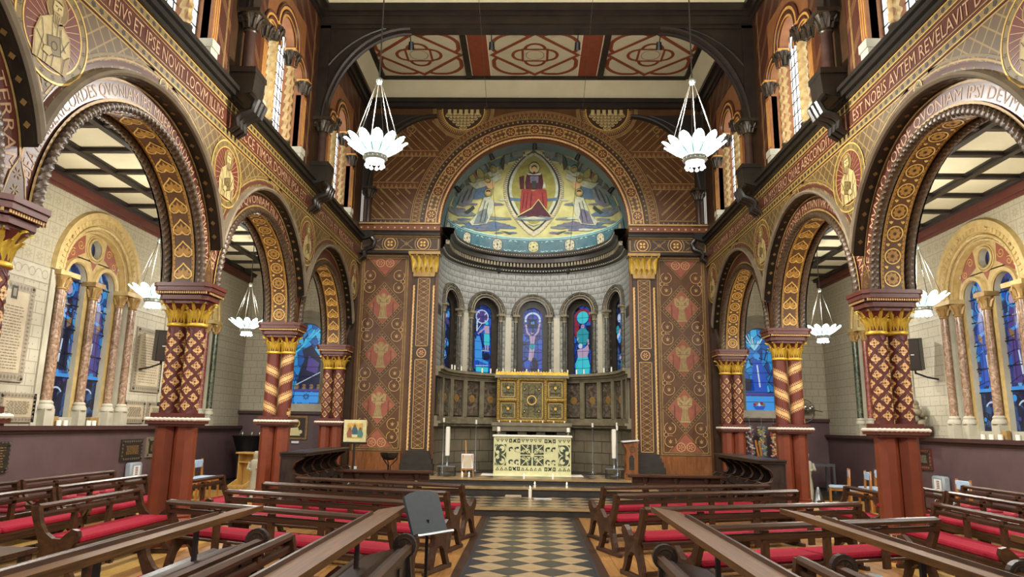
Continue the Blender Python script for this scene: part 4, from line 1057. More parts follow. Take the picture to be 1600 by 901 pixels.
# ------------------------------------------------------------------ apse
AP = S('wall_apse', 'curved apse wall with five round-headed windows'); AR = 2.4; AYC = 17.8
def am(a, z, d):
    lim = AR*pi/2
    if abs(a) <= lim: t = a/AR; return (CX0+(AR-d)*sin(t), AYC+(AR-d)*cos(t), z)
    sg = 1 if a > 0 else -1; return (CX0+sg*(AR-d), AYC-(abs(a)-lim), z)
WS = [radians(q)*AR for q in (-70.5, -34.8, 0, 34.6, 70.5)]; E_ = AR*pi/2+.5
edges = [-E_]+[(WS[i]+WS[i+1])/2 for i in range(4)]+[E_]
g = G(); dkp = Deco(lambda u, v, h: am(u, v, h), .004)
for i, c in enumerate(WS):
    blk = G(); hood = G(); mld = G()
    arch_wall(g, am, edges[i] if i else c-.75, edges[i+1] if i < 4 else c+.75, 3.02, 6.1, c, .44, 3.02, 4.74, 20, sub=2)
    arch_reveal(blk, am, c, .44, 3.02, 4.74, 0, -.10, 20)
    # black splayed back with the glass opening
    b2 = G(); arch_wall(b2, am, c-.46, c+.46, 3.02, 5.25, c, .27, 3.02, 4.72, 16, d=-.10); blk.add(b2.v, b2.f)
    arch_reveal(blk, am, c, .27, 3.02, 4.72, -.10, -.16, 16)
    for r0, r1, d0, d1 in ((.44, .46, .02, .06), (.46, .52, .06, .06), (.52, .54, .06, .03), (.54, .60, .05, .05), (.60, .63, .09, .09), (.63, .64, .09, 0)): arch_band(hood, am, c, r0, r1, 4.74, d0, d1, hs=.70, n=24)
    for r in (.45, .53, .595): mld.tube(arch_path(am, c, r, 4.74, .07, hs=.70, n=24), .012, 5)
    for k in range(9):
        t = pi*(k+.5)/9; mld.ball(am(c+.565*cos(t), 4.74+.565*sin(t), .055), .017, 6, 4)
    for sg in (-1, 1):
        for x, r in ((c+sg*.50, .055), ):
            dk = G(); cap = G(); q = am(x, 0, .03); dk.lathe([(.075, 3.06), (.075, 3.12), (r, 3.16), (r, 4.5)], (q[0], q[1], 0), 12); cap.lathe([(r, 4.5), (r+.015, 4.52), (r, 4.55), (.09, 4.68)], (q[0], q[1], 0), 12); wbox(cap, am, x-.11, x+.11, 4.68, 4.74, -.05, .14); dk.obj('dark_colonnette', MT['stone_grey'], AP, True); cap.obj('carved_capital', MT['stone_dark'], AP, True)
    # dark patterned reveal: little stars
    for sg in (-1, 1):
        for k in range(7):
            zz = 3.2+.23*k; gq = dkp.G('gold_dim')
            for an in range(3):
                a_ = an*pi/3; dz, dd = .05*sin(a_), .05*cos(a_)
                gq.add([am(c+sg*.436, zz+dz+.004, -.05+dd*.7), am(c+sg*.436, zz+dz-.004, -.05+dd*.7), am(c+sg*.436, zz-dz-.004, -.05-dd*.7), am(c+sg*.436, zz-dz+.004, -.05-dd*.7)], [(0, 1, 2, 3)])
    blk.obj('dark_reveal', MT['stone_black'], AP, True); hood.obj('hood_moulding', MT['stone_grey'], AP, True); mld.obj('pearl_moulding', MT['plaque_border'], AP, True)
for i in range(4):
    x = edges[i+1]; pale = G(); wbox(pale, am, x-.09, x+.09, 3.04, 4.66, 0, .06); pale.obj('pale_pier', MT['stone_pale'], AP)
for a, b in ((-E_, WS[0]-.75), (WS[4]+.75, E_)):
    wallrect(g, am, a, b, 3.02, 6.1, 0, 4); b2 = G(); wbox(b2, am, a, b, 4.35, 4.6, 0, .01); b2.obj('dark_band', MT['stone_black'], AP)
g.obj('painted_blockwork', MT['apse_blocks'], AP); dkp.done(AP, 'painted_star')
# apse cornice
prof = [(6.0, .02), (6.05, .10), (6.1, .10), (6.14, .16), (6.22, .16), (6.26, .26), (6.38, .26), (6.42, .34), (6.55, .36), (6.58, .2), (6.58, -.02)]
g = G()
for k in range(len(prof)-1): g.grid(lambda u, v: am(-E_+2*E_*u, prof[k][0]+(prof[k+1][0]-prof[k][0])*v, prof[k][1]+(prof[k+1][1]-prof[k][1])*v), 48, 1)
g.obj('apse_cornice', MT['stone_black'], AP)
g = G(); g2 = G()
for i in range(76):
    a = -E_+2*E_*(i+.5)/76; wbox(g, am, a-.03, a+.03, 6.14, 6.25, .14, .235)
for i in range(96):
    a = -E_+2*E_*(i+.5)/96; g2.ball(am(a, 6.47, .35), .014, 5, 4); wbox(g2, am, a-.018, a+.018, 6.03, 6.06, .08, .105)
g.obj('bracket_row', MT['stone_dark'], AP)['kind'] = 'stuff'; g2.obj('pearl_row', MT['stone_pale'], AP)['kind'] = 'stuff'
# dado with framed marble panels
g = G(); wallrect(g, am, -E_, E_, 6.05, 6.6, 0, 48); g.obj('cornice_back', MT['stone_black'], AP)
g = G(); wallrect(g, am, -E_, E_, .3, 1.62, 0, 48); g.obj('ashlar', MT['ashlar'], AP)
g = G()
for z0, z1, d in ((1.62, 1.68, .16), (1.55, 1.62, .10), (1.68, 1.80, .07), (2.78, 2.88, .07), (2.88, 2.95, .12), (2.95, 3.02, .2)):
    for i in range(40): wbox(g, am, -E_+2*E_*i/40, -E_+2*E_*(i+1)/40, z0, z1, .0, d)
g.obj('dado_ledge', MT['stone_dark'], AP)
g = G(); wallrect(g, am, -E_, E_, 1.8, 2.8, -.01, 48); g.obj('dado_back', MT['stone_black'], AP)
pw = radians(14.4)*AR
for i in range(13):
    c = (i-6)*pw*1.02
    if abs(c) > 3.75: continue
    g = G(); wbox(g, am, c+pw/2-.045, c+pw/2+.045, 1.8, 2.8, -.02, .08); g.tube([am(c+pw/2-.06, 1.8, .07), am(c+pw/2-.06, 2.8, .07)], .015, 5); g.tube([am(c+pw/2+.06, 1.8, .07), am(c+pw/2+.06, 2.8, .07)], .015, 5); g.obj('dado_mullion', MT['stone_dark'], AP)
    D = Deco(lambda u, v, h: am(u, v, -.005+h), .004); D.rect('marble_panel', c-pw/2+.07, c+pw/2-.07, 1.84, 2.76, 1); D.poly('stone_black', [(c-.17, 2.3), (c, 1.86), (c+.17, 2.3), (c, 2.74)], 2); D.poly('marble_green', [(c-.13, 2.3), (c, 1.96), (c+.13, 2.3), (c, 2.64)], 3)
    D.disc('soffit_ochre', (c, 2.3), .10, 4, 20); D.disc('gold_dim', (c, 2.3), .075, 5, 16); D.arc('gold_line', (c, 2.3), .045, .012, lay=6, n=14); rosette(D, 'gold_dim', (c, 2.3), .13, 3.5, 4, 0, .4); D.done(AP, 'marble_panel')
# windows of the apse: glass with figures
GLN = [0]
def apse_glass(c, idx):
    w = S('window_%d' % (idx+1), ['apse stained window with blue crouching figures, at the left end', 'apse stained window with a wheel and workers in cyan', 'middle apse stained window with a figure raised arms on blue', 'apse stained window with cyan halo disc above kneeling figures', 'apse stained window with pale blue heads, at the right end'][idx])
    d = -.15; g = G(); g2 = [am(c+p[0], p[1], d) for p in arch_pts(0, .27, 3.02, 4.72, 16)]
    g.add(g2, [tuple(range(len(g2)))], [(p[0]*1+idx*3.3, p[1]) for p in arch_pts(0, .27, 3.02, 4.72, 16)]); g.obj('stained_glass', MT['glass_apse' if idx in (1, 2, 3) else 'glass_deep'], w)
    D = Deco(lambda u, v, h: am(c+u, 3.02+v, d+.018+h), .003)
    R = random.Random(idx+5)
    if idx == 2:
        D.arc('gl_white', (0, 1.62), .2, .055, -.35, pi+.35, 1, 20)
        D.poly('gl_navy', [(-.14, 1.4), (.14, 1.4), (.1, 1.62), (-.1, 1.62)], 2); D.poly('gl_sky', [(-.04, 1.46), (.05, 1.5), (.04, 1.58), (-.05, 1.55)], 3)
        D.stroke('gl_skin', [(-.19, 1.48), (-.15, 1.25), (-.04, 1.12)], .05, 3); D.stroke('gl_skin', [(.2, 1.52), (.15, 1.27), (.05, 1.14)], .05, 3)
        D.disc('gl_skin', (-.01, 1.24), .045, 4, 10); D.poly('gl_navy', [(-.05, 1.24), (0, 1.31), (.05, 1.24), (.03, 1.27), (-.03, 1.27)], 5)
        D.poly('gl_skin', [(-.09, 1.16), (.08, 1.16), (.05, .95), (.06, .86), (-.08, .86), (-.06, .95)], 3); D.poly('gl_teal', [(-.08, .92), (.08, .92), (.07, .78), (-.02, .74), (-.09, .8)], 4)
        D.poly('gl_skin', [(-.08, .8), (.06, .8), (.03, .55), (.03, .42), (-.05, .4), (-.11, .44), (-.1, .6)], 3)
        D.disc('gl_navy', (.05, .46), .06, 4, 10); D.poly('gl_navy', [(-.02, .42), (.12, .44), (.17, .3), (.14, .12), (-.08, .08), (.02, .24)], 4)
        for k in range(16): D.disc(R.choice(['gl_white', 'gl_tan', 'gl_violet', 'gl_navy']), (R.uniform(-.22, .22), R.uniform(.04, .26)), R.uniform(.03, .05), 2.5+.1*k/16, 7)
    elif idx == 1:
        D.disc('gl_violet', (-.02, 1.63), .19, 1, 20); D.arc('gl_white', (-.02, 1.63), .19, .035, lay=2, n=20)
        for a in (.7, 2.3): D.line('gl_white', (-.02-.17*cos(a), 1.63-.17*sin(a)), (-.02+.17*cos(a), 1.63+.17*sin(a)), .035, 2)
        D.disc('gl_cyan', (.13, 1.45), .05, 3, 10); D.poly('gl_skin', [(.05, 1.38), (.2, 1.38), (.22, 1.15), (.08, 1.12)], 3); D.poly('gl_cyan', [(.05, 1.16), (.22, 1.16), (.23, .82), (.06, .82)], 3); D.line('gl_skin', (.06, 1.3), (-.15, 1.12), .05, 4); D.rect('gl_skin', .09, .13, .68, .84, 2); D.rect('gl_skin', .16, .2, .68, .84, 2)
        D.disc('gl_sky', (-.13, 1.0), .07, 3, 10); D.poly('gl_sky', [(-.24, .98), (-.04, .95), (0, .7), (.02, .4), (-.22, .36)], 3); D.disc('gl_navy', (.14, .5), .11, 4, 14); D.line('gl_white', (-.02, .66), (.22, .66), .03, 4)
        D.line('gl_sky', (-.1, .4), (.2, .3), .08, 4); D.rect('gl_cyan', -.18, .2, .05, .2, 2); D.line('gl_white', (-.2, .22), (.2, .24), .02, 4); D.rect('gl_white', -.2, -.15, 1.2, 1.5, 2); D.line('gl_white', (-.15, 1.25), (0, 1.45), .02, 2)
    elif idx == 3:
        D.arc('gl_red', (0, 1.62), .235, .07, -.6, pi+.6, 1, 20); D.disc('gl_cyan', (0, 1.64), .18, 2, 24); D.disc('gl_white', (0, 1.66), .06, 3, 12)
        D.rect('gl_red', -.25, -.12, 1.1, 1.5, 1); D.rect('gl_navy', .1, .25, .7, 1.4, 1)
        D.disc('gl_skin', (0, 1.38), .06, 4, 12); D.poly('gl_teal', [(-.08, 1.32), (.08, 1.32), (.19, 1.2), (.17, .98), (.1, .85), (-.1, .85), (-.19, 1.0), (-.18, 1.22)], 4); D.line('gl_skin', (-.17, 1.0), (-.02, 1.14), .05, 5); D.line('gl_skin', (.17, 1.0), (.18, .85), .05, 5)
        D.disc('gl_white', (-.07, .82), .07, 5, 12); D.poly('gl_skin', [(-.17, .72), (.05, .76), (.17, .86), (.2, .7), (.14, .5), (-.15, .5)], 5)
        D.poly('gl_cyan', [(-.15, .52), (.15, .52), (.23, .25), (.2, .02), (-.22, .02), (-.23, .3)], 4)
        for k in range(5): D.arc('gl_teal', (0, .2), .06+.04*k, .012, .3*k, .3*k+3.4, 6, 14, 1.1)
    else:
        for k in range(26): D.disc(R.choice(['gl_sky', 'gl_navy', 'gl_violet', 'gl_white', 'gl_teal', 'gl_navy', 'gl_blue']), (R.uniform(-.2, .2), .1+k*.062), R.uniform(.05, .09), 1+.08*k, 8, 1.5)
        for k in range(4): D.disc('gl_skin', (R.uniform(-.12, .12), .4+k*.36), .055, 4, 10); D.arc('gl_sky', (R.uniform(-.1, .1), .4+k*.36), .09, .018, lay=4, n=12)
    for k in range(7): D.rect('gl_lead', -.27, .27, .18+.24*k, .19+.24*k, 9)
    D.rect('gl_lead', -.004, .004, 0, 1.9, 9)
    D.done(w, 'stained_figure')
for i, c in enumerate(WS): apse_glass(c, i)

# ------------------------------------------------------------------ semi-dome mosaic
DO = S('ceiling_apse', 'gilded mosaic half dome over the apse')
g = G(); g.grid(lambda u, v: (CX0+AR*cos(v*pi/2)*sin((u-.5)*pi), AYC+AR*cos(v*pi/2)*cos((u-.5)*pi), 6.55+AR*sin(v*pi/2)), 48, 24); g.obj('mosaic_ground', MT['mos_gold'], DO, True)
# drawing chart of the mosaic: chart units to a point (x, z) on the dome, seen from a fixed spot low in the nave
_cf = Vector((-0.02669, 0.98105, 0.19190)); _cr = Vector((0.99959, 0.02428, 0.01492)); _cu = Vector((-0.00998, -0.19222, 0.98130))
def dpx(cx, cy):
    c = Vector((-.03, 0, 1.6)); d = _cr*((cx/4.291-130)/1090.95)-_cu*((cy/4.291-240.5)/1090.95)+_cf; o = c-Vector((CX0, AYC, 6.55)); a = d.dot(d); b = 2*o.dot(d); k = o.dot(o)-AR*AR; q = b*b-4*a*k
    if q < 0: q = 0
    p = c+d*((-b+sqrt(q))/2/a); return (p.x, p.z)
def dmap(x, z, h):
    r = AR-.006-h; q = r*r-(x-CX0)**2-(z-6.55)**2
    if q < 0:
        k = r/sqrt((x-CX0)**2+(z-6.55)**2); return (CX0+(x-CX0)*k, AYC, 6.55+(z-6.55)*k)
    return (x, AYC+sqrt(q), z)
D = Deco(dmap, .006, .14)
# lower teal border in angle coordinates
def bmap(u, v, h): r = AR-.008-h; el = v/AR; t = u/AR; return (CX0+r*cos(el)*sin(t), AYC+r*cos(el)*cos(t), 6.55+r*sin(el))
B = Deco(bmap, .005)
U = AR*pi/2
B.rect('mos_teal', -U, U, .02, .52, 1, 60)
for v, w_ in ((.06, .02), (.47, .02), (.52, .03)): B.stroke('mos_teal_line', [(-U+2*U*i/60, v) for i in range(61)], w_, 2)
for i in range(-3, 4): 
    c = (i*1.12, .265); B.disc('mos_gold' if i == 0 else 'mos_stone', c, .19, 3, 24); B.arc('mos_dark', c, .175, .022, lay=4, n=24); rosette(B, 'mos_grey', c, .15, 4, 6, .3, .5); B.disc('mos_dark', c, .03, 5, 8)
    for k in range(5):
        for v in (.165, .36):
            u = c[0]+.27+.145*k
            if u < 3.5: spiral(B, 'mos_teal_line', (u, v), .068, .02, 1.2, k, 1 if k % 2 else -1, 3, 12)
B.done(DO, 'mosaic_border')
# teal rim along the arch and mandorla with the seated robed figure
D.stroke('mos_teal', [(CX0+2.35*cos(pi*(.12+.76*i/40)), 6.55+2.35*sin(pi*(.12+.76*i/40))) for i in range(41)], .06, 1)
def discp(m, x, y, r, lay, n=16, sq=1.): D.poly(m, [dpx(x+r*cos(2*pi*i/n), y+sq*r*sin(2*pi*i/n)) for i in range(n)], lay)
def ringp(m, x, y, r, w_, lay, n=18): D.stroke(m, [dpx(x+r*cos(2*pi*i/n), y+r*sin(2*pi*i/n)) for i in range(n)], w_, lay, True)
def P(L, m, lay=2, dx=0, flip=False): D.poly(m, [dpx((1406-x if flip else x)+dx, y) for x, y in L], lay)
def mand(hw, yt, yb, n=22):
    L = []
    for i in range(n+1):
        t = i/n; y = yt+(yb-yt)*t; L.append((703+hw*sin(pi*min(1, t**.9))**.75, y))
    R_ = [(1406-x, y) for x, y in reversed(L[1:-1])]; return L+R_
P(mand(200, 110, 685), 'mos_stone', 2); P(mand(178, 124, 652), 'mos_dark', 2.5); P(mand(165, 134, 640), 'mos_white', 3); P(mand(146, 152, 615), 'mos_gold2', 4)
for i in range(46):
    t = (i+.5)/46
    for q in (1, -1):
        if .04 < t < .97:
            y = 110+575*t; x0 = 703+q*200*sin(pi*t**.9)**.75; x1 = 703+q*180*sin(pi*t**.9)**.75; D.line('mos_dark', dpx(x0, y), dpx(x1, y+4), .012, 3)
P([(545, 425), (865, 425), (865, 445), (545, 445)], 'mos_blue', 4.5)
P([(606, 290), (640, 280), (640, 370), (612, 372)], 'mos_maroon', 5); P([(740, 300), (780, 330), (785, 362), (740, 365)], 'mos_white', 5)
discp('mos_gold', 707, 232, 36, 5); ringp('mos_dark', 707, 232, 36, .014, 5.5); discp('mos_skin', 707, 240, 19, 6, 14, 1.2); P([(699, 257), (715, 257), (712, 268), (707, 272), (702, 268)], 'mos_maroon', 6.5); P([(687, 245), (689, 225), (707, 214), (725, 225), (727, 245), (722, 232), (707, 224), (692, 232)], 'mos_maroon', 7)
P([(660, 262), (755, 262), (768, 330), (760, 372), (650, 372), (645, 330)], 'mos_maroon', 6); P([(655, 262), (700, 275), (757, 262), (750, 278), (664, 278)], 'mos_white', 6.5); P([(680, 285), (735, 285), (735, 330), (680, 330)], 'mos_violet', 6.5); P([(690, 318), (722, 318), (716, 365), (695, 365)], 'mos_dark', 7)
P([(622, 375), (660, 365), (700, 385), (745, 365), (788, 375), (795, 440), (790, 500), (700, 500), (610, 540), (615, 450)], 'mos_red', 6)
for x0, x1 in ((640, 628), (665, 650), (760, 770), (690, 680)): D.line('mos_maroon', dpx(x0, 395), dpx(x1, 500), .018, 7)
P([(735, 440), (775, 500), (822, 552), (590, 552), (690, 500)], 'mos_maroon', 7); D.stroke('mos_gold', [dpx(590, 552), dpx(690, 498), dpx(735, 440), (dpx(778, 500)), dpx(822, 552)], .025, 8)
P([(580, 565), (640, 548), (700, 560), (760, 545), (830, 562), (800, 578), (700, 580), (610, 578)], 'mos_grey', 7); P([(610, 568), (700, 552), (790, 566), (700, 572)], 'mos_white', 7.5)
P([(640, 590), (703, 605), (768, 590), (703, 640)], 'mos_gold', 5); P([(655, 600), (703, 625), (750, 600), (703, 612)], 'mos_grey', 6)
# angels and clouds, each side
for fl in (False, True):
    for L, m, l in (
        ([(130, 480), (200, 495), (290, 520), (330, 545), (250, 550), (140, 525)], 'mos_grey', 2), ([(150, 495), (230, 512), (300, 540), (200, 535)], 'mos_violet', 2.5),
        ([(190, 570), (330, 600), (440, 580), (580, 620), (470, 632), (330, 630), (260, 612)], 'mos_blue', 2), ([(400, 545), (520, 560), (560, 572), (430, 575)], 'mos_grey', 2), ([(480, 645), (590, 660), (540, 672)], 'mos_dark', 2), ([(420, 450), (500, 470), (440, 480)], 'mos_grey', 2),
        ([(300, 600), (400, 590), (480, 610), (380, 625)], 'mos_violet', 2.3),
        ([(260, 270), (300, 240), (360, 215), (390, 225), (370, 250), (310, 262)], 'mos_grey', 3), ([(180, 400), (215, 350), (260, 315), (290, 325), (260, 365), (210, 385)], 'mos_dark', 3), ([(375, 205), (410, 195), (425, 240), (400, 260)], 'mos_dark', 3),
        ([(465, 245), (500, 180), (525, 150), (515, 200), (490, 240)], 'mos_grey', 3), ([(520, 165), (580, 130), (640, 112), (600, 140), (540, 172)], 'mos_dark', 3),
        ([(255, 300), (300, 275), (330, 285), (320, 315), (270, 320)], 'mos_red', 4), ([(250, 360), (290, 340), (330, 345), (310, 400), (290, 460), (240, 490), (195, 480), (215, 430)], 'mos_grey', 4), ([(225, 430), (280, 380), (300, 400), (265, 480), (210, 485)], 'mos_violet', 4.5),
        ([(320, 370), (370, 350), (410, 370), (370, 430), (300, 440)], 'mos_blue', 4.5), ([(270, 340), (330, 330), (440, 290), (480, 265), (490, 300), (400, 345), (320, 372)], 'mos_white', 5), ([(370, 330), (440, 315), (440, 360), (410, 380)], 'mos_skin', 5.2),
        ([(395, 270), (440, 250), (480, 255), (450, 285), (410, 292)], 'mos_white', 5.3),
        ([(370, 430), (410, 420), (440, 460), (430, 520), (390, 600), (290, 612), (275, 590), (330, 530)], 'mos_white', 5.5), ([(335, 520), (385, 500), (400, 560), (380, 600), (300, 605)], 'mos_grey' if not fl else 'mos_violet', 5.8), ([(240, 525), (300, 480), (310, 500), (260, 540)], 'mos_dark', 5)):
        P(L, m, l, 0, fl)
    for x, y, r in ((400, 395, 15), (350, 285, 13), (435, 248, 12), (398, 312, 12), (300, 320, 11)):
        x = 1406-x if fl else x; discp('mos_gold2', x, y, r*1.75, 6.2); ringp('mos_dark', x, y, r*1.75, .008, 6.3); discp('mos_skin', x, y, r, 6.5, 12); P([(x-r, y-2), (x-r*.7, y-r), (x+r*.7, y-r), (x+r, y-2), (x, y-r*.4)], 'mos_maroon', 6.8)
    RR = random.Random(11 if fl else 12)
    for x, y, a_ in ((150, 520, 70), (200, 505, 60), (250, 540, 80), (300, 470, 40), (210, 590, 70), (280, 620, 70), (360, 640, 60), (420, 560, 70), (500, 566, 60), (540, 625, 60), (450, 605, 80), (560, 660, 40), (470, 660, 35), (460, 470, 50), (500, 440, 30), (430, 640, 50), (330, 560, 40), (500, 610, 50), (240, 570, 50)):
        L = []
        for k in range(14):
            an = 2*pi*k/14; q = RR.uniform(.7, 1.1); L.append((x+a_*q*cos(an), y+max(7, a_*.17)*q*sin(an)))
        P(L, RR.choice(['mos_grey', 'mos_grey', 'mos_blue', 'mos_violet', 'mos_white']), 2.6+RR.random()*.8, 0, fl)
    for x, y, dx, dy, m in ((230, 340, -60, 60, 'mos_dark'), (250, 350, -55, 45, 'mos_grey'), (285, 255, -45, 30, 'mos_grey'), (395, 225, -10, -38, 'mos_grey'), (480, 225, 30, -70, 'mos_dark'), (505, 190, 40, -50, 'mos_grey'), (560, 150, 70, -30, 'mos_grey')):
        for k in range(4): D.line(m, dpx(*((1406-x-6*k if fl else x+6*k), y+7*k)), dpx(*((1406-x-dx if fl else x+dx), y+dy+10*k)), .03, 4+.1*k)
    for x0, y0, x1, y1 in ((380, 450, 345, 590), (400, 460, 375, 590), (270, 380, 225, 470), (300, 370, 265, 450)):
        D.line('mos_dark', dpx(1406-x0 if fl else x0, y0), dpx(1406-x1 if fl else x1, y1), .014, 6.5)
D.done(DO, 'mosaic_figure')

# ------------------------------------------------------------------ small lamp fixtures lighting the chancel
def fixture(loc, aim, e, ang, label, parent_y=None):
    t = T('spotlight', label, 'spotlight', loc, 0, 'small black spotlights'); d = (Vector(aim)-Vector(loc)).normalized(); q = d.to_track_quat('-Z', 'Y')
    g = G(); g.lathe([(.0, .08), (.05, .08), (.055, .02), (.065, -.08), (.06, -.08), (.045, -.02), (0, -.02)], (0, 0, 0), 12); g.xf(q.to_matrix().to_4x4()); g.obj('can', MT['metal_black'], t, True)
    g = G(); g.tube([(0, 0, 0), tuple(Vector(parent_y)-Vector(loc))], .012, 5); g.obj('arm', MT['metal_black'], t)
    l = bpy.data.lights.new('spot_bulb', 'SPOT'); l.energy = e; l.spot_size = ang; l.spot_blend = .7; l.shadow_soft_size = .06; l.color = (1, .96, .9)
    o = bpy.data.objects.new('spot_bulb', l); COL.objects.link(o); o.parent = t; o.rotation_euler = q.to_euler(); o.location = d*.09
ESP = 620
for x, lb in ((-2.6, 'outer left'), (-.9, 'inner left'), (.9, 'inner right'), (2.6, 'outer right')):
    fixture((x, 13.42, 9.42), (x*1.2, 18.5, 2.2), ESP, radians(60), 'black spotlight under the far side of the roof beam, %s one' % lb, (x, 13.2, 9.56))
for a, lb in ((28, 'lowest right'), (60, 'upper right'), (90, 'topmost'), (120, 'upper left'), (152, 'lowest left')):
    a = radians(a); p = (CX0+2.27*cos(a), 17.42, 6.58+2.27*sin(a)); fixture(p, (CX0-.9*cos(a), 20.2, 5.2), 190, radians(115), 'small dark lamp on the dome rim, %s one' % lb, (CX0+2.41*cos(a), 17.42, 6.58+2.41*sin(a)))
# ------------------------------------------------------------------ aisles: walls, windows, ceilings
WN = [20]
def aisle_window(mp, yc, parent, idx, far):
    nm = S('window_%d' % idx, None)
    gold = G(); body = G(); rev = G(); st = G(); cap = G(); base = G()
    for r0, r1, d0, d1 in ((1.30, 1.27, 0, .07), (1.27, 1.18, .07, .07), (1.18, 1.165, .07, .04), (1.165, 1.06, .04, .04), (1.06, 1.05, .04, .0), (1.05, .97, .0, -.06), (.97, .90, -.06, -.06), (.90, .89, -.06, -.14)): arch_band(gold, mp, yc, r0, r1, 4.0, d0, d1, n=32)
    for i in range(34):
        t = pi*(i+.5)/34; wbox(gold, lambda a, z, d: mp(yc+(1.11+a)*cos(t+z), 4.0+(1.11+a)*sin(t+z), d), -.035, .035, -.012, .012, .04, .055)
    gold.rope(arch_path(mp, yc, 1.0, 4.0, -.0, n=40), .035, .09, 1, 8, 200)
    gold.rope(arch_path(mp, yc, .93, 4.0, -.05, n=40), .025, .07, 1, 6, 160)
    for t in (.6, 1.2, 1.95, 2.55): gold.ball(mp(yc+1.115*cos(t), 4+1.115*sin(t), .06), .03, 8, 5)
    # tympanum with two lancet heads and an oculus
    for sg in (-1, 1):
        c = yc+sg*.42; arch_wall(body, mp, min(yc, yc+sg*.9), max(yc, yc+sg*.9), 1.62, 4.40, c, .28, 1.62, 4.0, 16, d=-.14)
        arch_reveal(rev, mp, c, .28, 1.62, 4.0, -.14, -.26, 16)
        for r0, r1, d0, d1 in ((.28, .30, -.12, -.09), (.30, .36, -.09, -.09), (.36, .38, -.09, -.14)): arch_band(gold, mp, c, r0, r1, 4.0, d0, d1, n=16)
        pts = arch_pts(0, .28, 2.3, 4.0, 16); g = G(); g.add([mp(c+p[0], p[1], -.24) for p in pts], [tuple(range(len(pts)))], [(p[0]+idx*2.7+sg, p[1]) for p in pts]); g.obj('stained_glass', MT['glass_blue'], nm)
        g = G(); wallrect(g, mp, c-.28, c+.28, 1.62, 2.3, -.24); g.obj('stained_glass', MT['glass_deep'], nm)
        g = G(); 
        for k in range(5): wbox(g, mp, c-.28, c+.28, 2.28+.42*k, 2.30+.42*k, -.235, -.215)
        g.obj('saddle_bar', MT['gl_lead'], nm)
        R = random.Random(idx*7+sg); D = Deco(lambda u, v, h: mp(c+u, v, -.238+h), .004)
        m0 = ['gl_violet', 'gl_navy', 'gl_blue'][idx % 3 if sg > 0 else (idx+1) % 3]
        D.poly(m0, [(-.12, 3.7), (.1, 3.72), (.2, 3.3), (.17, 2.75), (.22, 2.42), (-.2, 2.4), (-.15, 2.9), (-.21, 3.3)], 1); D.disc('gl_skin', (0, 3.82), .09, 2, 12); D.arc('gl_sky', (0, 3.83), .14, .03, lay=2, n=14)
        D.stroke('gl_sky', [(-.16, 3.6), (-.05, 3.35), (.12, 3.3)], .06, 2); D.stroke('gl_lead', [(-.02, 3.68), (.03, 3.1), (-.03, 2.45)], .012, 2.5); D.stroke('gl_lead', [(.1, 3.2), (.12, 2.45)], .012, 2.5); D.poly('gl_sky', [(-.2, 3.25), (-.1, 3.2), (-.09, 2.6), (-.17, 2.6)], 2); D.poly('gl_tan', [(.04, 3.28), (.16, 3.34), (.15, 3.2), (.05, 3.16)], 3); D.rect('gl_sky', -.28, .28, 2.3, 2.36, 3); D.line('gl_white', (-.05, 2.55), (.0, 2.95), .05, 2); D.arc('gl_white', (0, 1.95), .17, .03, .6, 3.4, 2, 12)
        for k in range(14): D.disc(R.choice(['gl_sky', 'gl_navy', 'gl_blue', 'gl_violet']), (R.uniform(-.24, .24), R.uniform(1.7, 4.1)), R.uniform(.03, .06), 1.5+k*.03, 7)
        for k in range(6): D.stroke('gl_lead', [(-.28, 2.4+.25*k), (0, 2.5+.25*k+R.uniform(-.06, .06)), (.28, 2.42+.25*k)], .012, 4)
        D.done(nm, 'stained_figure')
    V = []; n = 32; oc = 4.62
    for i in range(n+1):
        t = 2*pi*i/n; c, q = cos(t), sin(t); b = q*(oc-4.0); k = -b+sqrt(b*b-(oc-4.0)**2+.93**2)
        if q < -1e-6: k = min(k, (4.38-oc)/q)
        V += [mp(yc+.17*c, oc+.17*q, -.14), mp(yc+k*c, oc+k*q, -.14)]
    body.add(V, [(2*i, 2*i+1, 2*i+3, 2*i+2) for i in range(n)])
    for r, d, w_ in ((.19, -.12, .022), (.24, -.13, .014)): gold.tube([mp(yc+r*cos(2*pi*i/24), oc+r*sin(2*pi*i/24), d) for i in range(24)], w_, 6, True)
    g = G(); g.add([mp(yc+.17*cos(2*pi*i/20), oc+.17*sin(2*pi*i/20), -.25) for i in range(20)], [tuple(range(20))], [(cos(2*pi*i/20)*.2, sin(2*pi*i/20)*.2) for i in range(20)]); g.obj('oculus_glass', MT['glass_deep'], nm)
    g = G(); 
    V = []
    for i in range(25): V += [mp(yc+.17*cos(2*pi*i/24), oc+.17*sin(2*pi*i/24), -.14), mp(yc+.17*cos(2*pi*i/24), oc+.17*sin(2*pi*i/24), -.26)]
    rev.add(V, [(2*i, 2*i+1, 2*i+3, 2*i+2) for i in range(24)])
    D = Deco(lambda u, v, h: mp(u, v, -.14+h), .004)
    for sg in (-1, 1):
        D.poly('chancel_rose', [(yc+sg*.28, 4.50), (yc+sg*.36, 4.46), (yc+sg*.72, 4.25), (yc+sg*.74, 4.42), (yc+sg*.55, 4.68), (yc+sg*.32, 4.82), (yc+sg*.30, 4.65)], 1)
        spiral(D, 'gold_pale', (yc+sg*.42, 4.62), .09, .014, 1.4, 0, sg, 2); spiral(D, 'gold_pale', (yc+sg*.6, 4.44), .08, .014, 1.4, 1, -sg, 2)
    D.poly('chancel_rose', [(yc-.09, 4.38), (yc+.09, 4.38), (yc, 4.22)], 1); D.done(nm, 'painted_ornament')
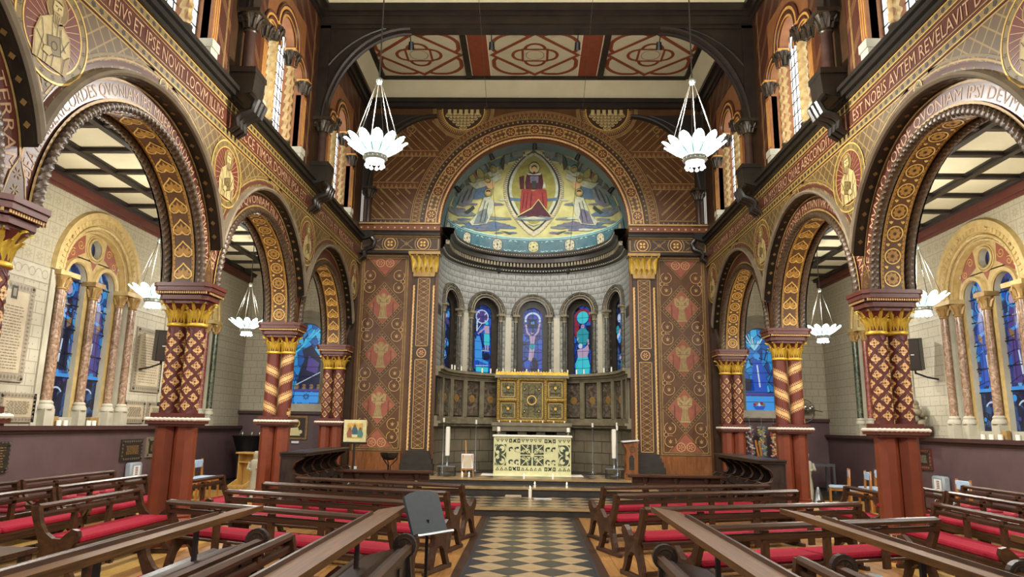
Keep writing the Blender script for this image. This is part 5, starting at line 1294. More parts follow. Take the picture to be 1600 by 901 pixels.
    # jambs: stepped pale stone with colonnettes
    for sg in (-1, 1):
        for a, b, d in ((.90, 1.0, -.12), (1.0, 1.28, .0), (1.15, 1.28, .03)): a_, b_ = sorted((yc+sg*a, yc+sg*b)); wbox(st, mp, a_, b_, 1.48, 3.98, -.25, d)
        for x, d, gm in ((.83, -.07, 'marble_pink' if not far else 'marble_red'), (1.06, .06, 'marble_pink' if not far else 'marble_green')):
            q = mp(yc+sg*x, 0, d); cg = G(); cg.lathe([(.075, 1.86), (.068, 1.9), (.066, 3.7)], (q[0], q[1], 0), 14); cg.obj('marble_colonnette', MT[gm], nm, True); cap = G(); base = G()
            cap.lathe([(.066, 3.68), (.085, 3.7), (.07, 3.73), (.09, 3.82), (.13, 3.92)], (q[0], q[1], 0), 12)
            for k in range(6):
                an = 2*pi*k/6; cap.tube([(q[0]+.07*cos(an), q[1]+.07*sin(an), 3.74), (q[0]+.1*cos(an), q[1]+.1*sin(an), 3.84), (q[0]+.14*cos(an), q[1]+.14*sin(an), 3.88), (q[0]+.13*cos(an), q[1]+.13*sin(an), 3.84)], [.028, .026, .02, .012], 5)
            base.lathe([(.12, 1.74), (.12, 1.78), (.095, 1.82), (.1, 1.85), (.078, 1.88)], (q[0], q[1], 0), 14); wbox(base, mp, yc+sg*x-.1, yc+sg*x+.1, 1.48, 1.75, -.2, d+.09); cap.obj('gilt_capital', MT['gold_line'], nm, True); base.obj('base_block', MT['stone_pale'], nm, True)
        cap = G(); base = G(); a_, b_ = sorted((yc+sg*.72, yc+sg*1.22)); wbox(gold, mp, a_, b_, 3.92, 4.0, -.2, .14)
    q = mp(yc, 0, -.06); cg = G(); cg.lathe([(.078, 1.86), (.07, 1.9), (.068, 3.7)], (q[0], q[1], 0), 14); cg.obj('marble_colonnette', MT['marble_pink' if not far else 'marble_red'], nm, True)
    cap.lathe([(.066, 3.68), (.085, 3.7), (.07, 3.73), (.09, 3.82), (.13, 3.92)], (q[0], q[1], 0), 12); wbox(cap, mp, yc-.15, yc+.15, 3.92, 4.0, -.2, .05)
    for k in range(6):
        an = 2*pi*k/6; cap.tube([(q[0]+.07*cos(an), q[1]+.07*sin(an), 3.74), (q[0]+.1*cos(an), q[1]+.1*sin(an), 3.84), (q[0]+.14*cos(an), q[1]+.14*sin(an), 3.88), (q[0]+.13*cos(an), q[1]+.13*sin(an), 3.84)], [.028, .026, .02, .012], 5)
    base.lathe([(.12, 1.74), (.12, 1.78), (.095, 1.82), (.1, 1.85), (.078, 1.88)], (q[0], q[1], 0), 14); wbox(base, mp, yc-.1, yc+.1, 1.48, 1.75, -.2, .02)
    wbox(base, mp, yc-1.2, yc+1.2, 1.48, 1.62, -.5, -.1)
    for gg, n_, m in ((gold, 'gilt_arch_moulding', 'stone_cream'), (body, 'tympanum', 'stone_cream'), (rev, 'reveal', 'stone_pale'), (st, 'jamb', 'stone_pale'), (cap, 'gilt_capital', 'gold_line'), (base, 'base_block', 'stone_pale')):
        if gg.f: gg.obj(n_, MT[m], nm, True)
    return nm

def aisle(s):
    nmS = 'left' if s < 0 else 'right'
    W = S('wall_aisle_'+nmS, 'cream painted blockwork wall of the %s aisle over a maroon dado' % nmS)
    mp = lambda a, z, d: (s*(XA-d), a, z)
    wy = [8.5, 12.2, 15.9]; g = G(); y0 = CY[0]
    ed = [y0, 8.5-1.85, 10.35, 14.05, 17.75, YE]
    wallrect(g, mp, y0, ed[1], 1.45, ZA+.2, 0); wallrect(g, mp, ed[4], YE, 1.45, ZA+.2)
    for i, c in enumerate(wy): arch_wall(g, mp, ed[i+1], ed[i+2], 1.45, ZA+.2, c, 1.2, 1.48, 4.0, 24)
    g.obj('painted_blockwork', MT['wall_blocks'], W)
    D = Deco(mp, .004)
    for i in range(4):   # painted frieze band between the windows at capital height
        a = (wy[i-1]+1.3) if i else y0; b = wy[i]-1.3 if i < 3 else YE
        D.rect('stone_pale', a, b, 3.72, 4.0, 1); D.rect('plaque_border', a, b, 3.72, 3.735, 2); D.rect('plaque_border', a, b, 3.985, 4.0, 2)
        k = a+.1
        while k < b-.05: D.arc('plaque_border', (k, 3.86), .07, .012, 0, pi if int((k-a)/.15) % 2 else 2*pi, 2, 10); palmette(D, 'plaque_border', (k, 3.80), .0, 2); k += .15
    D.done(W, 'painted_frieze')
    g = G(); wbox(g, mp, y0, YE, 0, 1.36, -.1, .06); g.obj('dado', MT['dado_maroon'], W)
    g = G(); wbox(g, mp, y0, YE, 1.36, 1.41, -.1, .09); wbox(g, mp, y0, YE, 1.41, 1.48, -.6, .14); g.obj('dado_rail', MT['dado_trim'], W)
    g = G(); wbox(g, mp, y0, YE, 0, .14, -.1, .075); g.obj('skirting', MT['skirting'], W)
    g = G(); wbox(g, mp, y0, YE, ZA-.1, ZA+.13, -.1, .06); wbox(g, mp, y0, YE, ZA-.16, ZA-.1, -.1, .03); g.obj('cornice', MT['moulding_red'], W)
    for i, c in enumerate(wy[1:]): aisle_window(mp, c, W, (6 if s < 0 else 8)+i, i == 1)['label'] = '%s aisle twin-light window with round oculus, %s' % (nmS, 'the nearer one with pink marble colonnettes' if i == 0 else 'the farther one half behind a column')
    # east wall of the aisle
    E = S('wall_aisle_end_'+nmS, 'cream blockwork end wall of the %s aisle with a blue window' % nmS)
    em = lambda a, z, d: (s*a, YE-d, z); xc = 6.13
    g = G(); arch_wall(g, em, 4.9, XA, 1.85, ZA+.2, xc, .40, 1.95, 3.86, 20); g.obj('painted_blockwork', MT['wall_blocks'], E)
    g = G(); wbox(g, em, 4.9, XA, 0, 1.8, -.1, .05); g.obj('dado', MT['dado_maroon'], E); g = G(); wbox(g, em, 4.9, XA, 1.8, 1.88, -.1, .12); g.obj('dado_rail', MT['dado_trim'], E)
    g = G(); wbox(g, em, 4.9, XA, 0, .14, -.1, .065); g.obj('skirting', MT['skirting'], E)
    g = G(); arch_reveal(g, em, xc, .40, 1.95, 3.86, 0, -.25, 20); wbox(g, em, xc-.55, xc+.55, 1.86, 2.08, -.2, .06); g.obj('reveal', MT['stone_pale'], E)
    g = G(); 
    for r0, r1, d0, d1 in ((.40, .42, .0, .05), (.42, .56, .05, .05), (.56, .58, .09, .09), (.58, .72, .03, .03), (.72, .76, .08, .08)): arch_band(g, em, xc, r0, r1, 3.86, d0, d1, n=20)
    for sg in (-1, 1): a, b = sorted((xc+sg*.42, xc+sg*.72)); wbox(g, em, a, b, 1.9, 3.84, -.05, .05)
    g.obj('window_surround', MT['stone_dark'], E)
    D = Deco(lambda u, v, h: em(u, v, .05+h), .004)
    for sg in (-1, 1):
        for k in range(9): c = (xc+sg*.57, 2.05+.21*k); D.stroke('gold_dim', [(c[0], c[1]-.09), (c[0]+.07, c[1]), (c[0], c[1]+.09), (c[0]-.07, c[1])], .012, 1, True); D.disc('gold_dim', c, .02, 1, 6)
    D.done(E, 'painted_ornament')
    wn = S('window_%d' % (10 if s < 0 else 11), '%s aisle end window of bright blue glass' % nmS)
    pts = arch_pts(0, .40, 2.08, 3.86, 20); g = G(); g.add([em(xc+p[0], p[1], -.2) for p in pts], [tuple(range(len(pts)))], [(p[0]+s*4, p[1]) for p in pts]); g.obj('stained_glass', MT['glass_end'], wn)
    D = Deco(lambda u, v, h: em(xc+u, v, -.198+h), .004)
    if s < 0:
        D.poly('gl_navy', [(-.38, 2.5), (.3, 2.5), (.25, 2.9), (.12, 3.3), (.2, 3.55), (-.05, 3.7), (-.25, 3.45), (-.38, 3.3)], 1); D.poly('gl_violet', [(-.3, 3.2), (0, 3.4), (.05, 3.0), (-.25, 2.9)], 2)
        for k in range(7): D.line('gl_sky' if k % 2 else 'gl_cyan', (.1, 3.75), (-.35+.12*k, 4.2-.02*k*k), .04, 2)
        D.line('gl_white', (-.35, 2.95), (.3, 2.6), .02, 3)
        for k in range(7): D.disc('gl_navy' if k % 2 else 'gl_tan', (-.32+.1*k, 2.55), .07, 3, 8)
        D.rect('gl_violet', -.4, .4, 2.42, 2.48, 4); D.rect('gl_sky', -.33, .33, 2.12, 2.4, 3); rosette(D, 'gl_navy', (0, 2.28), .1, 4, 8)
    else:
        D.poly('gl_blue', [(-.1, 3.4), (.1, 3.45), (.22, 3.1), (.25, 2.5), (-.2, 2.5), (-.15, 3.0)], 1); D.disc('gl_sky', (0, 3.55), .09, 2, 12); D.poly('gl_navy', [(-.4, 2.6), (-.1, 2.6), (-.12, 2.9), (-.4, 2.95)], 1); D.line('gl_white', (.0, 3.3), (.05, 2.7), .04, 2)
        for k in range(8): D.line('gl_white' if k % 2 else 'gl_cyan', (-.05, 3.7), (-.38+.09*k, 4.05+.1*sin(k)), .03, 2)
        D.rect('gl_violet', -.4, .4, 2.48, 2.54, 4); D.rect('gl_sky', -.4, .4, 2.08, 2.46, 3); D.poly('gl_blue', [(-.17, 2.2), (.17, 2.2), (.1, 2.1), (-.1, 2.1)], 4)
        for k in range(5): D.disc(['gl_red', 'gl_tan', 'gl_white', 'gl_red', 'gl_tan'][k], (-.12+.06*k, 2.24+.03*(k % 2)), .045, 5, 8)
    for k in range(7): D.rect('gl_lead', -.4, .4, 2.3+.26*k, 2.312+.26*k, 6)
    D.done(wn, 'stained_figure')
    # ceiling of the aisle
    c = S('ceiling_aisle_'+nmS, 'cream %s aisle ceiling crossed by dark beams' % nmS)
    g = G(); a, b = sorted((s*5.0, s*XA)); g.box(a, b, y0, YE, ZA+.12, ZA+.2); g.obj('plaster', MT['cream_plaster'], c)
    k = y0+.45
    while k < YE: g = G(); g.box(a, b, k-.045, k+.045, ZA+.06, ZA+.12); g.box(a, b, k-.07, k+.07, ZA+.10, ZA+.12); g.obj('cross_beam', MT['roof_dark'], c); k += .925
    for x in (5.12, 5.98, 6.9, 7.76): g = G(); g.box(s*x-.05, s*x+.05, y0, YE, ZA+.04, ZA+.12); g.box(s*x-.075, s*x+.075, y0, YE, ZA+.09, ZA+.12); g.obj('long_beam', MT['roof_dark'], c)
aisle(-1); aisle(1)

# ------------------------------------------------------------------ floor, tiles, steps
FL = S('floor', 'oak plank floor with a diamond-tiled centre aisle')
g = G(); g.box(-XA, XA, CY[0]-.1, YE, -.12, -.012); g.obj('floor_base', MT['floor_wood2'], FL)
def boards(x0, x1, y0, y1, wd, L, mats):
    ms = [ (lambda gg: gg.mesh('plank', MT[m]))(G().box(-wd/2+.002, wd/2-.002, -L/2+.002, L/2-.002, -.012, .0)) for m in mats]
    n = int(round((x1-x0)/wd))
    for i in range(n):
        x = x0+wd*(i+.5); y = y0-(L*.37*(i % 3))
        k = 0
        while y+L*.5 < y1+.01:
            if y+L/2 > y0: link('plank', ms[(i+k) % len(ms)], FL, (x, y+L/2, 0))
            y += L; k += 1
boards(.86, 4.36, 5.0, 13.0, .14, 2.0, ['floor_wood', 'floor_wood2']); boards(-4.36, -.86, 5.0, 13.0, .14, 2.0, ['floor_wood', 'floor_wood2'])
for s_ in (-1, 1):
    g = G(); a, b = sorted((s_*4.36, s_*XA)); g.box(a, b, CY[0], YE, -.02, .0); g.obj('aisle_boards', MT['pine'], FL)
    for a_, b_, m in ((.72, .76, 'tile_black'), (.76, .86, 'oak_y')):
        a, b = sorted((s_*a_, s_*b_)); g = G(); g.box(a, b, CY[0], 13.05, -.02, .004); g.obj('kerb_strip', MT[m], FL)
def diamonds(parent, x0, x1, y0, y1, h, z, xc=0., rowpar=0, ymin=-9):
    cache = {}
    nr = int((y1-y0)/h)+2
    for j in range(nr):
        y = y1-j*h
        if y < ymin: break
        m = 'tile_cream' if (j+rowpar) % 2 else 'tile_black'
        off = 0 if (j+rowpar) % 2 else h
        i = -20
        while i < 21:
            x = xc+off+i*2*h; i += 1
            q = h-.003
            P = [(-q, 0), (0, -q), (q, 0), (0, q)]
            # clip to the rectangle
            def clip(P, ax, lim, sg):
                out = []
                for k in range(len(P)):
                    a, b = P[k-1], P[k]; ia, ib = sg*(a[ax]-lim) <= 1e-9, sg*(b[ax]-lim) <= 1e-9
                    if ia != ib: t = (lim-a[ax])/(b[ax]-a[ax]); out.append((a[0]+(b[0]-a[0])*t, a[1]+(b[1]-a[1])*t))
                    if ib: out.append(b)
                return out
            for ax, lim, sg in ((0, x1-x, 1), (0, x0-x, -1), (1, y1-y, 1), (1, y0-y, -1)):
                P = clip(P, ax, lim, sg)
                if not P: break
            if len(P) < 3: continue
            ar = abs(sum(P[k-1][0]*P[k][1]-P[k][0]*P[k-1][1] for k in range(len(P))))/2
            if ar < .002: continue
            key = (m, tuple((round(p[0], 3), round(p[1], 3)) for p in P))
            if key not in cache: cache[key] = G().prism(P, z-.012, z+.0, 'z').mesh('tile', MT[m])
            link('tile', cache[key], parent, (x, y, 0))
g = G(); g.box(-.72, .72, CY[0], 13.05, -.03, -.008); g.obj('tile_bed', MT['stone_black'], FL)
diamonds(FL, -.72, .72, 4.0, 13.05, .24, .0)
# chancel steps
STP = S('floor_chancel', 'raised chancel floor with dark risers and checkered tiles')
g = G(); g.box(-4.4, 4.4, 13.08, 15.3, -.05, .115); g.box(-4.4, 4.4, 15.28, 16.35, -.05, .285); g.box(-4.4, 4.4, 16.33, 20.3, -.05, .385); g.obj('riser', MT['stone_black'], STP)
g = G(); g.box(-3.2, 3.2, 13.05, 13.32, .10, .13); g.obj('step_nosing', MT['step_edge'], STP)
g = G(); g.box(-2.6, 2.7, 15.24, 15.6, .27, .30); g.obj('step_nosing', MT['step_edge'], STP)
g = G(); g.box(-2.62, 2.7, 16.3, 16.62, .37, .40); g.obj('step_nosing', MT['step_edge'], STP)
diamonds(STP, -2.6, 2.6, 13.32, 15.24, .24, .13)
g = G(); g.box(-2.6, 2.6, 15.6, 16.33, .28, .295); g.obj('tread', MT['tile_black'], STP)
diamonds(STP, -2.4, 2.4, 16.62, 18.3, .28, .395)
for k in range(-6, 7): G().box(k*.4-.11, k*.4+.11, 15.3, 15.42, .295, .304).obj('step_inlay', MT['tile_cream'], STP)
for s_ in (-1, 1):
    g = G(); a, b = sorted((s_*4.4, s_*XA)); g.box(a, b, 16.9, YE, 0, .1); g.obj('side_step', MT['stone_black'], STP)
# ------------------------------------------------------------------ hanging lotus lamps
def petal_mesh():
    g = G(); V = []; F = []
    for j in range(11):
        t = j/10; r = .14+.34*t; z = .02+.24*t**1.25; wd = (.036+.052*sin(pi/2*t/.62)) if t < .62 else .088*sqrt(max(.0, 1-((t-.62)/.385)**2))
        for q in (-1, -.5, 0, .5, 1): V.append((r-.02*abs(q), q*wd, z+.018*abs(q)))
    for j in range(10):
        for k in range(4): F.append((j*5+k, j*5+k+1, (j+1)*5+k+1, (j+1)*5+k))
    return g.add(V, F).mesh('petal', MT['lamp_petal'], 'all')
PETAL = petal_mesh()
_g = G(); _g.lathe([(.0, .0), (.15, .0), (.17, .02), (.165, .05), (.175, .06), (.175, .075), (.14, .085)], (0, 0, -.06), 24); DRUM = _g.mesh('drum', MT['lamp_drum'], True)
_g = G(); _g.lathe([(.0, -.115), (.07, -.105), (.12, -.085), (.14, -.055)], (0, 0, 0), 20); BOWL = _g.mesh('glass_bowl', MT['lamp_glass'], True)
_g = G()
for i in range(16): _g.ball((.172*cos(2*pi*i/16), .172*sin(2*pi*i/16), -.02), .012, 6, 4)
BEADS = _g.mesh('bead_row', MT['roof_line'], True)
_g = G(); _g.lathe([(.008, 0), (.012, -.03), (.027, -.05), (.027, -.07), (.0, -.085)], (0, 0, 0), 10); BULB = _g.mesh('bulb', MT['lamp_glass'], True)
_g = G(); _g.lathe([(.0, .05), (.03, .05), (.05, .03), (.05, -.01), (.035, -.04), (.0, -.045)], (0, 0, 0), 14); COLLAR = _g.mesh('collar', MT['lamp_drum'], True)
_g = G()
for i in range(6): _g.tube([(.36*cos(2*pi*i/6), .36*sin(2*pi*i/6), .17), (.035*cos(2*pi*i/6), .035*sin(2*pi*i/6), 1.2)], .006, 5)
WIRES = _g.mesh('suspension_rod', MT['lamp_rod'])
def lamp(x, y, z, sc, ztop, label, e_up, e_dn, rot=0):
    t = T('hanging_lamp', label, 'lamp', (x, y, z), rot, 'hanging glass lotus lamps'); t.scale = (sc,)*3
    for i in range(12):
        a = 2*pi*(i+.5)/12; link('petal', PETAL, t, (0, 0, 0), (0, 0, a))
    d = link('drum', DRUM, t); link('bead_row', BEADS, d); link('glass_bowl', BOWL, t)
    for i in range(10):
        a = 2*pi*(i+.5)/10; link('bulb', BULB, t, (.125*cos(a), .125*sin(a), -.08))
    link('suspension_rod', WIRES, t); link('collar', COLLAR, t, (0, 0, 1.22))
    g = G(); g.lathe([(.011, 1.25), (.011, (ztop-z)/sc)], (0, 0, 0), 8); g.obj('drop_rod', MT['lamp_rod'], t)
    for nm, e, zz, rad, ty in (('added_upper_light', e_up, .72, .06, 'POINT'), ('bowl_bulb', 2*sc, .1, .05, 'POINT'), ('lamp_downlight', e_dn, -.2, .08, 'SPOT')):  # upper point light is added bare above the bowl, away from the petals
        l = bpy.data.lights.new(nm, ty); l.energy = e; l.shadow_soft_size = rad*sc; l.color = (1.0, .95, .87)
        if ty == 'SPOT': l.spot_size = radians(165); l.spot_blend = .5
        o = bpy.data.objects.new(nm, l); COL.objects.link(o); o.parent = t; o.location = (0, 0, zz)
EU, ED = 480, 480
lamp(-2.27, 9.385, 5.33, .96, 9.54, 'glass lotus lamp hanging in the nave, left of the dome', EU, ED)
lamp(2.27, 9.385, 5.33, .96, 9.54, 'glass lotus lamp hanging in the nave, right of the dome', EU, ED, .2)
lamp(-2.27, 1.98, 5.33, .96, 9.54, 'unseen glass lotus lamp added to light the nave, behind the viewer on the left side', EU, ED)  # unseen pair carrying on the lamp row, added to light the nave
lamp(2.27, 1.98, 5.33, .96, 9.54, 'unseen glass lotus lamp added to light the nave, behind the viewer on the right side', EU, ED)
for s_, nm in ((-1, 'left'), (1, 'right')):
    lamp(s_*6.2, 14.95, 3.55, .82, ZA+.12, 'small lotus lamp seen whole through the middle arch of the %s aisle' % nm, 170, 170, .1)
    lamp(s_*6.2, 11.1, 3.52, .82, ZA+.12, 'small lotus lamp half hidden by the lattice column of the %s aisle' % nm, 170, 170, .3)
    lamp(s_*6.2, 7.4, 3.55, .82, ZA+.12, 'small lotus lamp in the nearest bay of the %s aisle' % nm, 170, 170, .2)
# ------------------------------------------------------------------ pews, desks, seating
ENDP = [(-.05, .745), (.03, .75), (.045, .66), (.07, .58), (.12, .50), (.20, .445), (.28, .44), (.33, .49), (.39, .535), (.445, .52), (.46, .47), (.43, .41), (.385, .35), (.38, .26), (.41, .14), (.46, .05), (.395, .05), (.345, .14), (.31, .22), (.25, .27), (.18, .27), (.12, .2), (.07, .05), (.0, .05), (.03, .16), (.07, .27), (.085, .36), (.05, .45), (.0, .57), (-.04, .68)]
_pc = {}
def pew_parts(L):
    k = round(L, 2)
    if k in _pc: return _pc[k]
    h = L/2; R = {}
    g = G()
    prof = [(-.055, .712), (-.055, .738), (-.03, .76), (.005, .765), (.03, .745), (.03, .722), (.015, .712)]
    g.prism(prof, -h+.03, h-.03, 'x'); R['top_rail'] = g.mesh('top_rail', MT['oak_x'])
    g = G(); g.prism([(-.028, .625), (-.028, .665), (-.014, .678), (.012, .678), (.02, .66), (.02, .625)], -h+.03, h-.03, 'x'); R['back_rail'] = g.mesh('back_rail', MT['oak_x'])
    g = G(); g.box(-.035, .035, -.02, .02, .30, .70); R['post'] = g.mesh('post', MT['oak'])
    g = G(); g.box(-h+.03, h-.03, .02, .44, .365, .395, .006); g.box(-h+.03, h-.03, .39, .43, .30, .37); R['seat_board'] = g.mesh('seat_board', MT['oak_x'])
    n = max(1, round(L/1.5)); w_ = (L-.12)/n
    g = G(); g.box(-w_/2+.008, w_/2-.008, .05, .445, .395, .455, .018); R['cushion'] = g.mesh('cushion', MT['cushion'], True)
    g = G(); g.prism(ENDP, -.03, .03, 'x'); R['end_frame'] = g.mesh('end_frame', MT['oak'])
    g = G(); g.box(-.03, .03, -.10, .52, 0, .05, .01); R['foot_bar'] = g.mesh('foot_bar', MT['oak_y'])
    g = G(); g.prism([(.16, .36), (.36, .36), (.33, .27), (.28, .05), (.22, .05), (.19, .25)], -.025, .025, 'x'); R['leg'] = g.mesh('leg', MT['oak'])
    g = G(); g.box(-h+.05, h-.05, -.02, .05, .06, .10); R['stretcher'] = g.mesh('stretcher', MT['oak_x'])
    R['_n'] = (n, w_); _pc[k] = R; return R
def pew(p, q, label, group, face=None, cush=True):
    # p, q: ends of the back (left and right seen from behind the sitter)
    p, q = Vector((p[0], p[1])), Vector((q[0], q[1])); L = round((q-p).length, 2); c = (p+q)/2; a = math.atan2(q.y-p.y, q.x-p.x)
    t = T('pew', label, 'pew', (c.x, c.y, 0), a, group); R = pew_parts(L); h = L/2
    link('top_rail', R['top_rail'], t); link('back_rail', R['back_rail'], t); link('seat_board', R['seat_board'], t); link('stretcher', R['stretcher'], t)
    k = max(2, int(L/.62))
    for i in range(1, k): link('post', R['post'], t, (-h+L*i/k, 0, 0))
    n, w_ = R['_n']
    for i in range(n):
        if cush: link('cushion', R['cushion'], t, (-h+.06+w_*(i+.5), 0, 0))
    for x in (-h+.03, h-.03): e = link('end_frame', R['end_frame'], t, (x, 0, 0)); link('foot_bar', R['foot_bar'], e)
    if L > 1.4: link('leg', R['leg'], t, (0, 0, 0))
    return t
gc = 'pews set in a chevron facing the altar'
ordw = ['front', 'second', 'third', 'rearmost']
for i, (p, q) in enumerate((((-3.68, 11.23), (-.95, 10.28)), ((-3.77, 10.12), (-1.05, 9.25)), ((-3.80, 8.96), (-1.08, 7.95)), ((-3.91, 7.75), (-1.25, 6.62)))):
    pew(p, q, '%s slanted pew with red cushions facing the altar, left of the tiled aisle' % ordw[i], gc)
for i, (p, q) in enumerate((((1.01, 10.36), (3.71, 11.34)), ((1.06, 9.27), (3.8, 10.4)), ((1.17, 7.78), (3.92, 8.78)), ((1.45, 6.43), (4.07, 7.42)))):
    pew(p, q, '%s slanted pew with red cushions facing the altar, right of the tiled aisle' % ordw[i], gc)
gs = 'pews along the sides facing the nave'
pew((-4.88, 8.93), (-4.88, 7.05), 'red-cushioned pew in the left arcade with a scrolled warm oak end', gs)
pew((-4.88, 11.35), (-4.88, 9.98), 'short pew just behind the left lattice column, near blue chairs', gs)
pew((-6.0, 11.15), (-6.0, 9.0), 'aisle pew behind the left arcade pew, farther half', gs)
pew((-6.0, 8.95), (-6.0, 6.2), 'aisle pew behind the left arcade pew, nearer half', gs)
pew((-7.0, 11.95), (-7.0, 9.75), 'pew against the left maroon dado beside the grey heater', gs, cush=False)
pew((-7.0, 9.7), (-7.0, 7.2), 'pew against the left maroon dado at the picture edge', gs, cush=False)
pew((4.88, 7.05), (4.88, 8.93), 'red-cushioned pew in the right arcade beyond the lattice column', gs)
pew((4.88, 9.98), (4.88, 11.35), 'short pew just behind the right lattice column, near blue chairs', gs)
pew((6.0, 8.3), (6.0, 10.55), 'aisle pew behind the right arcade pew, nearer half', gs)
pew((6.0, 10.6), (6.0, 11.9), 'aisle pew behind the right arcade pew, farther half', gs)
pew((7.0, 9.3), (7.0, 11.9), 'pew against the right maroon dado beside the grey heater', gs, cush=False)
for i, (x, y) in enumerate(((-6.78, 9.3), (-6.78, 10.0), (-6.78, 10.35), (-6.78, 10.9), (-6.78, 11.3), (6.78, 11.3), (6.78, 10.8), (6.78, 10.3), (6.78, 9.8))):
    g = G(); g.box(-.15, .15, -.11, .11, 0, .06, .02); g.box(-.15, .15, -.11, .11, .06, .14, .025)
    tag(g.obj('kneeler', MT['kneeler_red'], None, True, (x, y, .396)), 'red kneeler on the bare %s wall pew, number %s from the near end' % (('left', ('one', 'two', 'three', 'four', 'five')[i]) if x < 0 else ('right', ('four', 'three', 'two', 'one')[i-5])), 'kneeler', 'red kneelers on the wall pews')
# choir desks facing across the aisle, with shelf planks, and their pews
def desk(s, xf, yend, pend, label, first):
    t = T('choir_desk', label, 'desk', (0, 0, 0), 0, 'long choir desks facing across the aisle'); y0 = 1.9
    X = lambda x: s*x
    g = G(); a, b = sorted((X(xf), X(xf+.04))); g.box(a, b, y0, yend-.04, .05, .66); g.obj('front_panel', MT['stall_black'], t)
    k = yend-.35
    while k > y0:
        g = G(); a, b = sorted((X(xf-.015), X(xf+.02))); g.box(a, b, k-.03, k+.03, .08, .64); g.obj('panel_stile', MT['stall_black'], t); k -= .45
    g = G(); P = [(X(xf-.03), .72), (X(xf+.02), .735), (X(xf+.30), .665), (X(xf+.34), .675), (X(xf+.34), .64), (X(xf+.02), .70), (X(xf-.03), .69)]
    g.prism(P, y0, yend-.03, 'y'); g.obj('sloping_top', MT['stall_black'], t)
    g = G(); g.prism([(X(xf-.04), .70), (X(xf-.04), .745), (X(xf+.0), .755), (X(xf+.02), .73), (X(xf+.02), .70)], y0, yend, 'y'); g.obj('top_moulding', MT['oak_y'], t)
    # scrolled end
    c = (xf+.02, .735); P = [(X(c[0]+.085*cos(a_)), c[1]+.085*sin(a_)) for a_ in [radians(q) for q in range(-60, 241, 20)]]
    P = [(X(xf+.36), .0), (X(xf+.36), .60), (X(xf+.32), .66), (X(xf+.18), .67)]+P+[(X(xf-.04), .5), (X(xf-.04), .0)]
    g = G(); g.prism(P, yend-.04, yend+.01, 'y'); e = g.obj('scroll_end', MT['stall_black'], t)
    for yy in (yend+.012, yend-.042):
        g = G(); D = Deco(lambda u, v, h: (X(u), yy+(h if yy > yend else -h), v), .004); D.arc('oak', c, .06, .012, lay=1, n=18); rosette(D, 'oak', c, .045, 1, 6); D.done(e, 'carved_rosette')
    # plank shelf on posts
    pa, pb = xf+.12, xf+.36
    g = G(); g.prism([(X(pa), .945), (X(pb), .905), (X(pb), .865), (X(pa), .905)], y0, pend, 'y'); pk = g.obj('shelf_plank', MT['plank_y'], t)
    g = G(); g.prism([(X(pb-.035), .905), (X(pb), .90), (X(pb), .928), (X(pb-.03), .934)], y0, pend-.35, 'y'); g.obj('book_ledge', MT['oak_y'], pk)
    k = yend-.55
    while k > y0: g = G(); g.box(X((pa+pb)/2)-.014, X((pa+pb)/2)+.014, k-.014, k+.014, .66, .90); g.obj('shelf_post', MT['stall_black'], t); k -= 1.1
    return t
desk(-1, .90, 5.30, 5.95, 'choir desk nearest the tiled aisle on the left, beside the music stand', True)
desk(-1, 2.02, 5.42, 5.75, 'second choir desk on the left with a long plank shelf', False)
desk(1, .88, 5.05, 6.15, 'choir desk nearest the tiled aisle on the right, with scrolled end', True)
desk(1, 1.97, 4.80, 6.2, 'second choir desk on the right carrying a pale leaflet', False)
desk(1, 3.02, 4.7, 4.9, 'third choir desk on the right, mostly hidden behind planks', False)
for s_, x, ye, lb in ((-1, 1.86, 5.62, 'choir pew behind the first left desk with rounded top rail'), (-1, 3.0, 5.6, 'choir pew behind the second left desk with rounded top rail'), (1, 1.80, 5.05, 'choir pew behind the first right desk with rounded top rail'), (1, 2.86, 5.0, 'choir pew behind the second right desk with rounded top rail')):
    (pew((s_*x, ye), (s_*x, 2.2), lb, 'choir pews facing across the aisle') if s_ < 0 else pew((s_*x, 2.2), (s_*x, ye), lb, 'choir pews facing across the aisle'))
g = G(); g.box(-4.0, -3.45, 4.2, 5.05, .68, .715); t = T('small_desk', 'small oak desk end at the lower left picture edge', 'desk'); g.obj('top', MT['oak_x'], t)
for x in (-3.95, -3.5):
    for y in (4.25, 5.0): G().box(x-.03, x+.03, y-.03, y+.03, 0, .68).obj('leg', MT['oak'], t)
# leaflet on the desk
g = G(); g.prism([(2.07, 4.62), (2.17, 4.7), (2.30, 4.1), (2.2, 4.05)], 0, .004, 'z'); g.v = [(x, y, .735-(x-1.99)*.25+.02+z) for x, y, z in g.v]; tag(g.obj('leaflet', MT['paper_blue']), 'pale blue leaflet lying on the second right choir desk', 'leaflet')
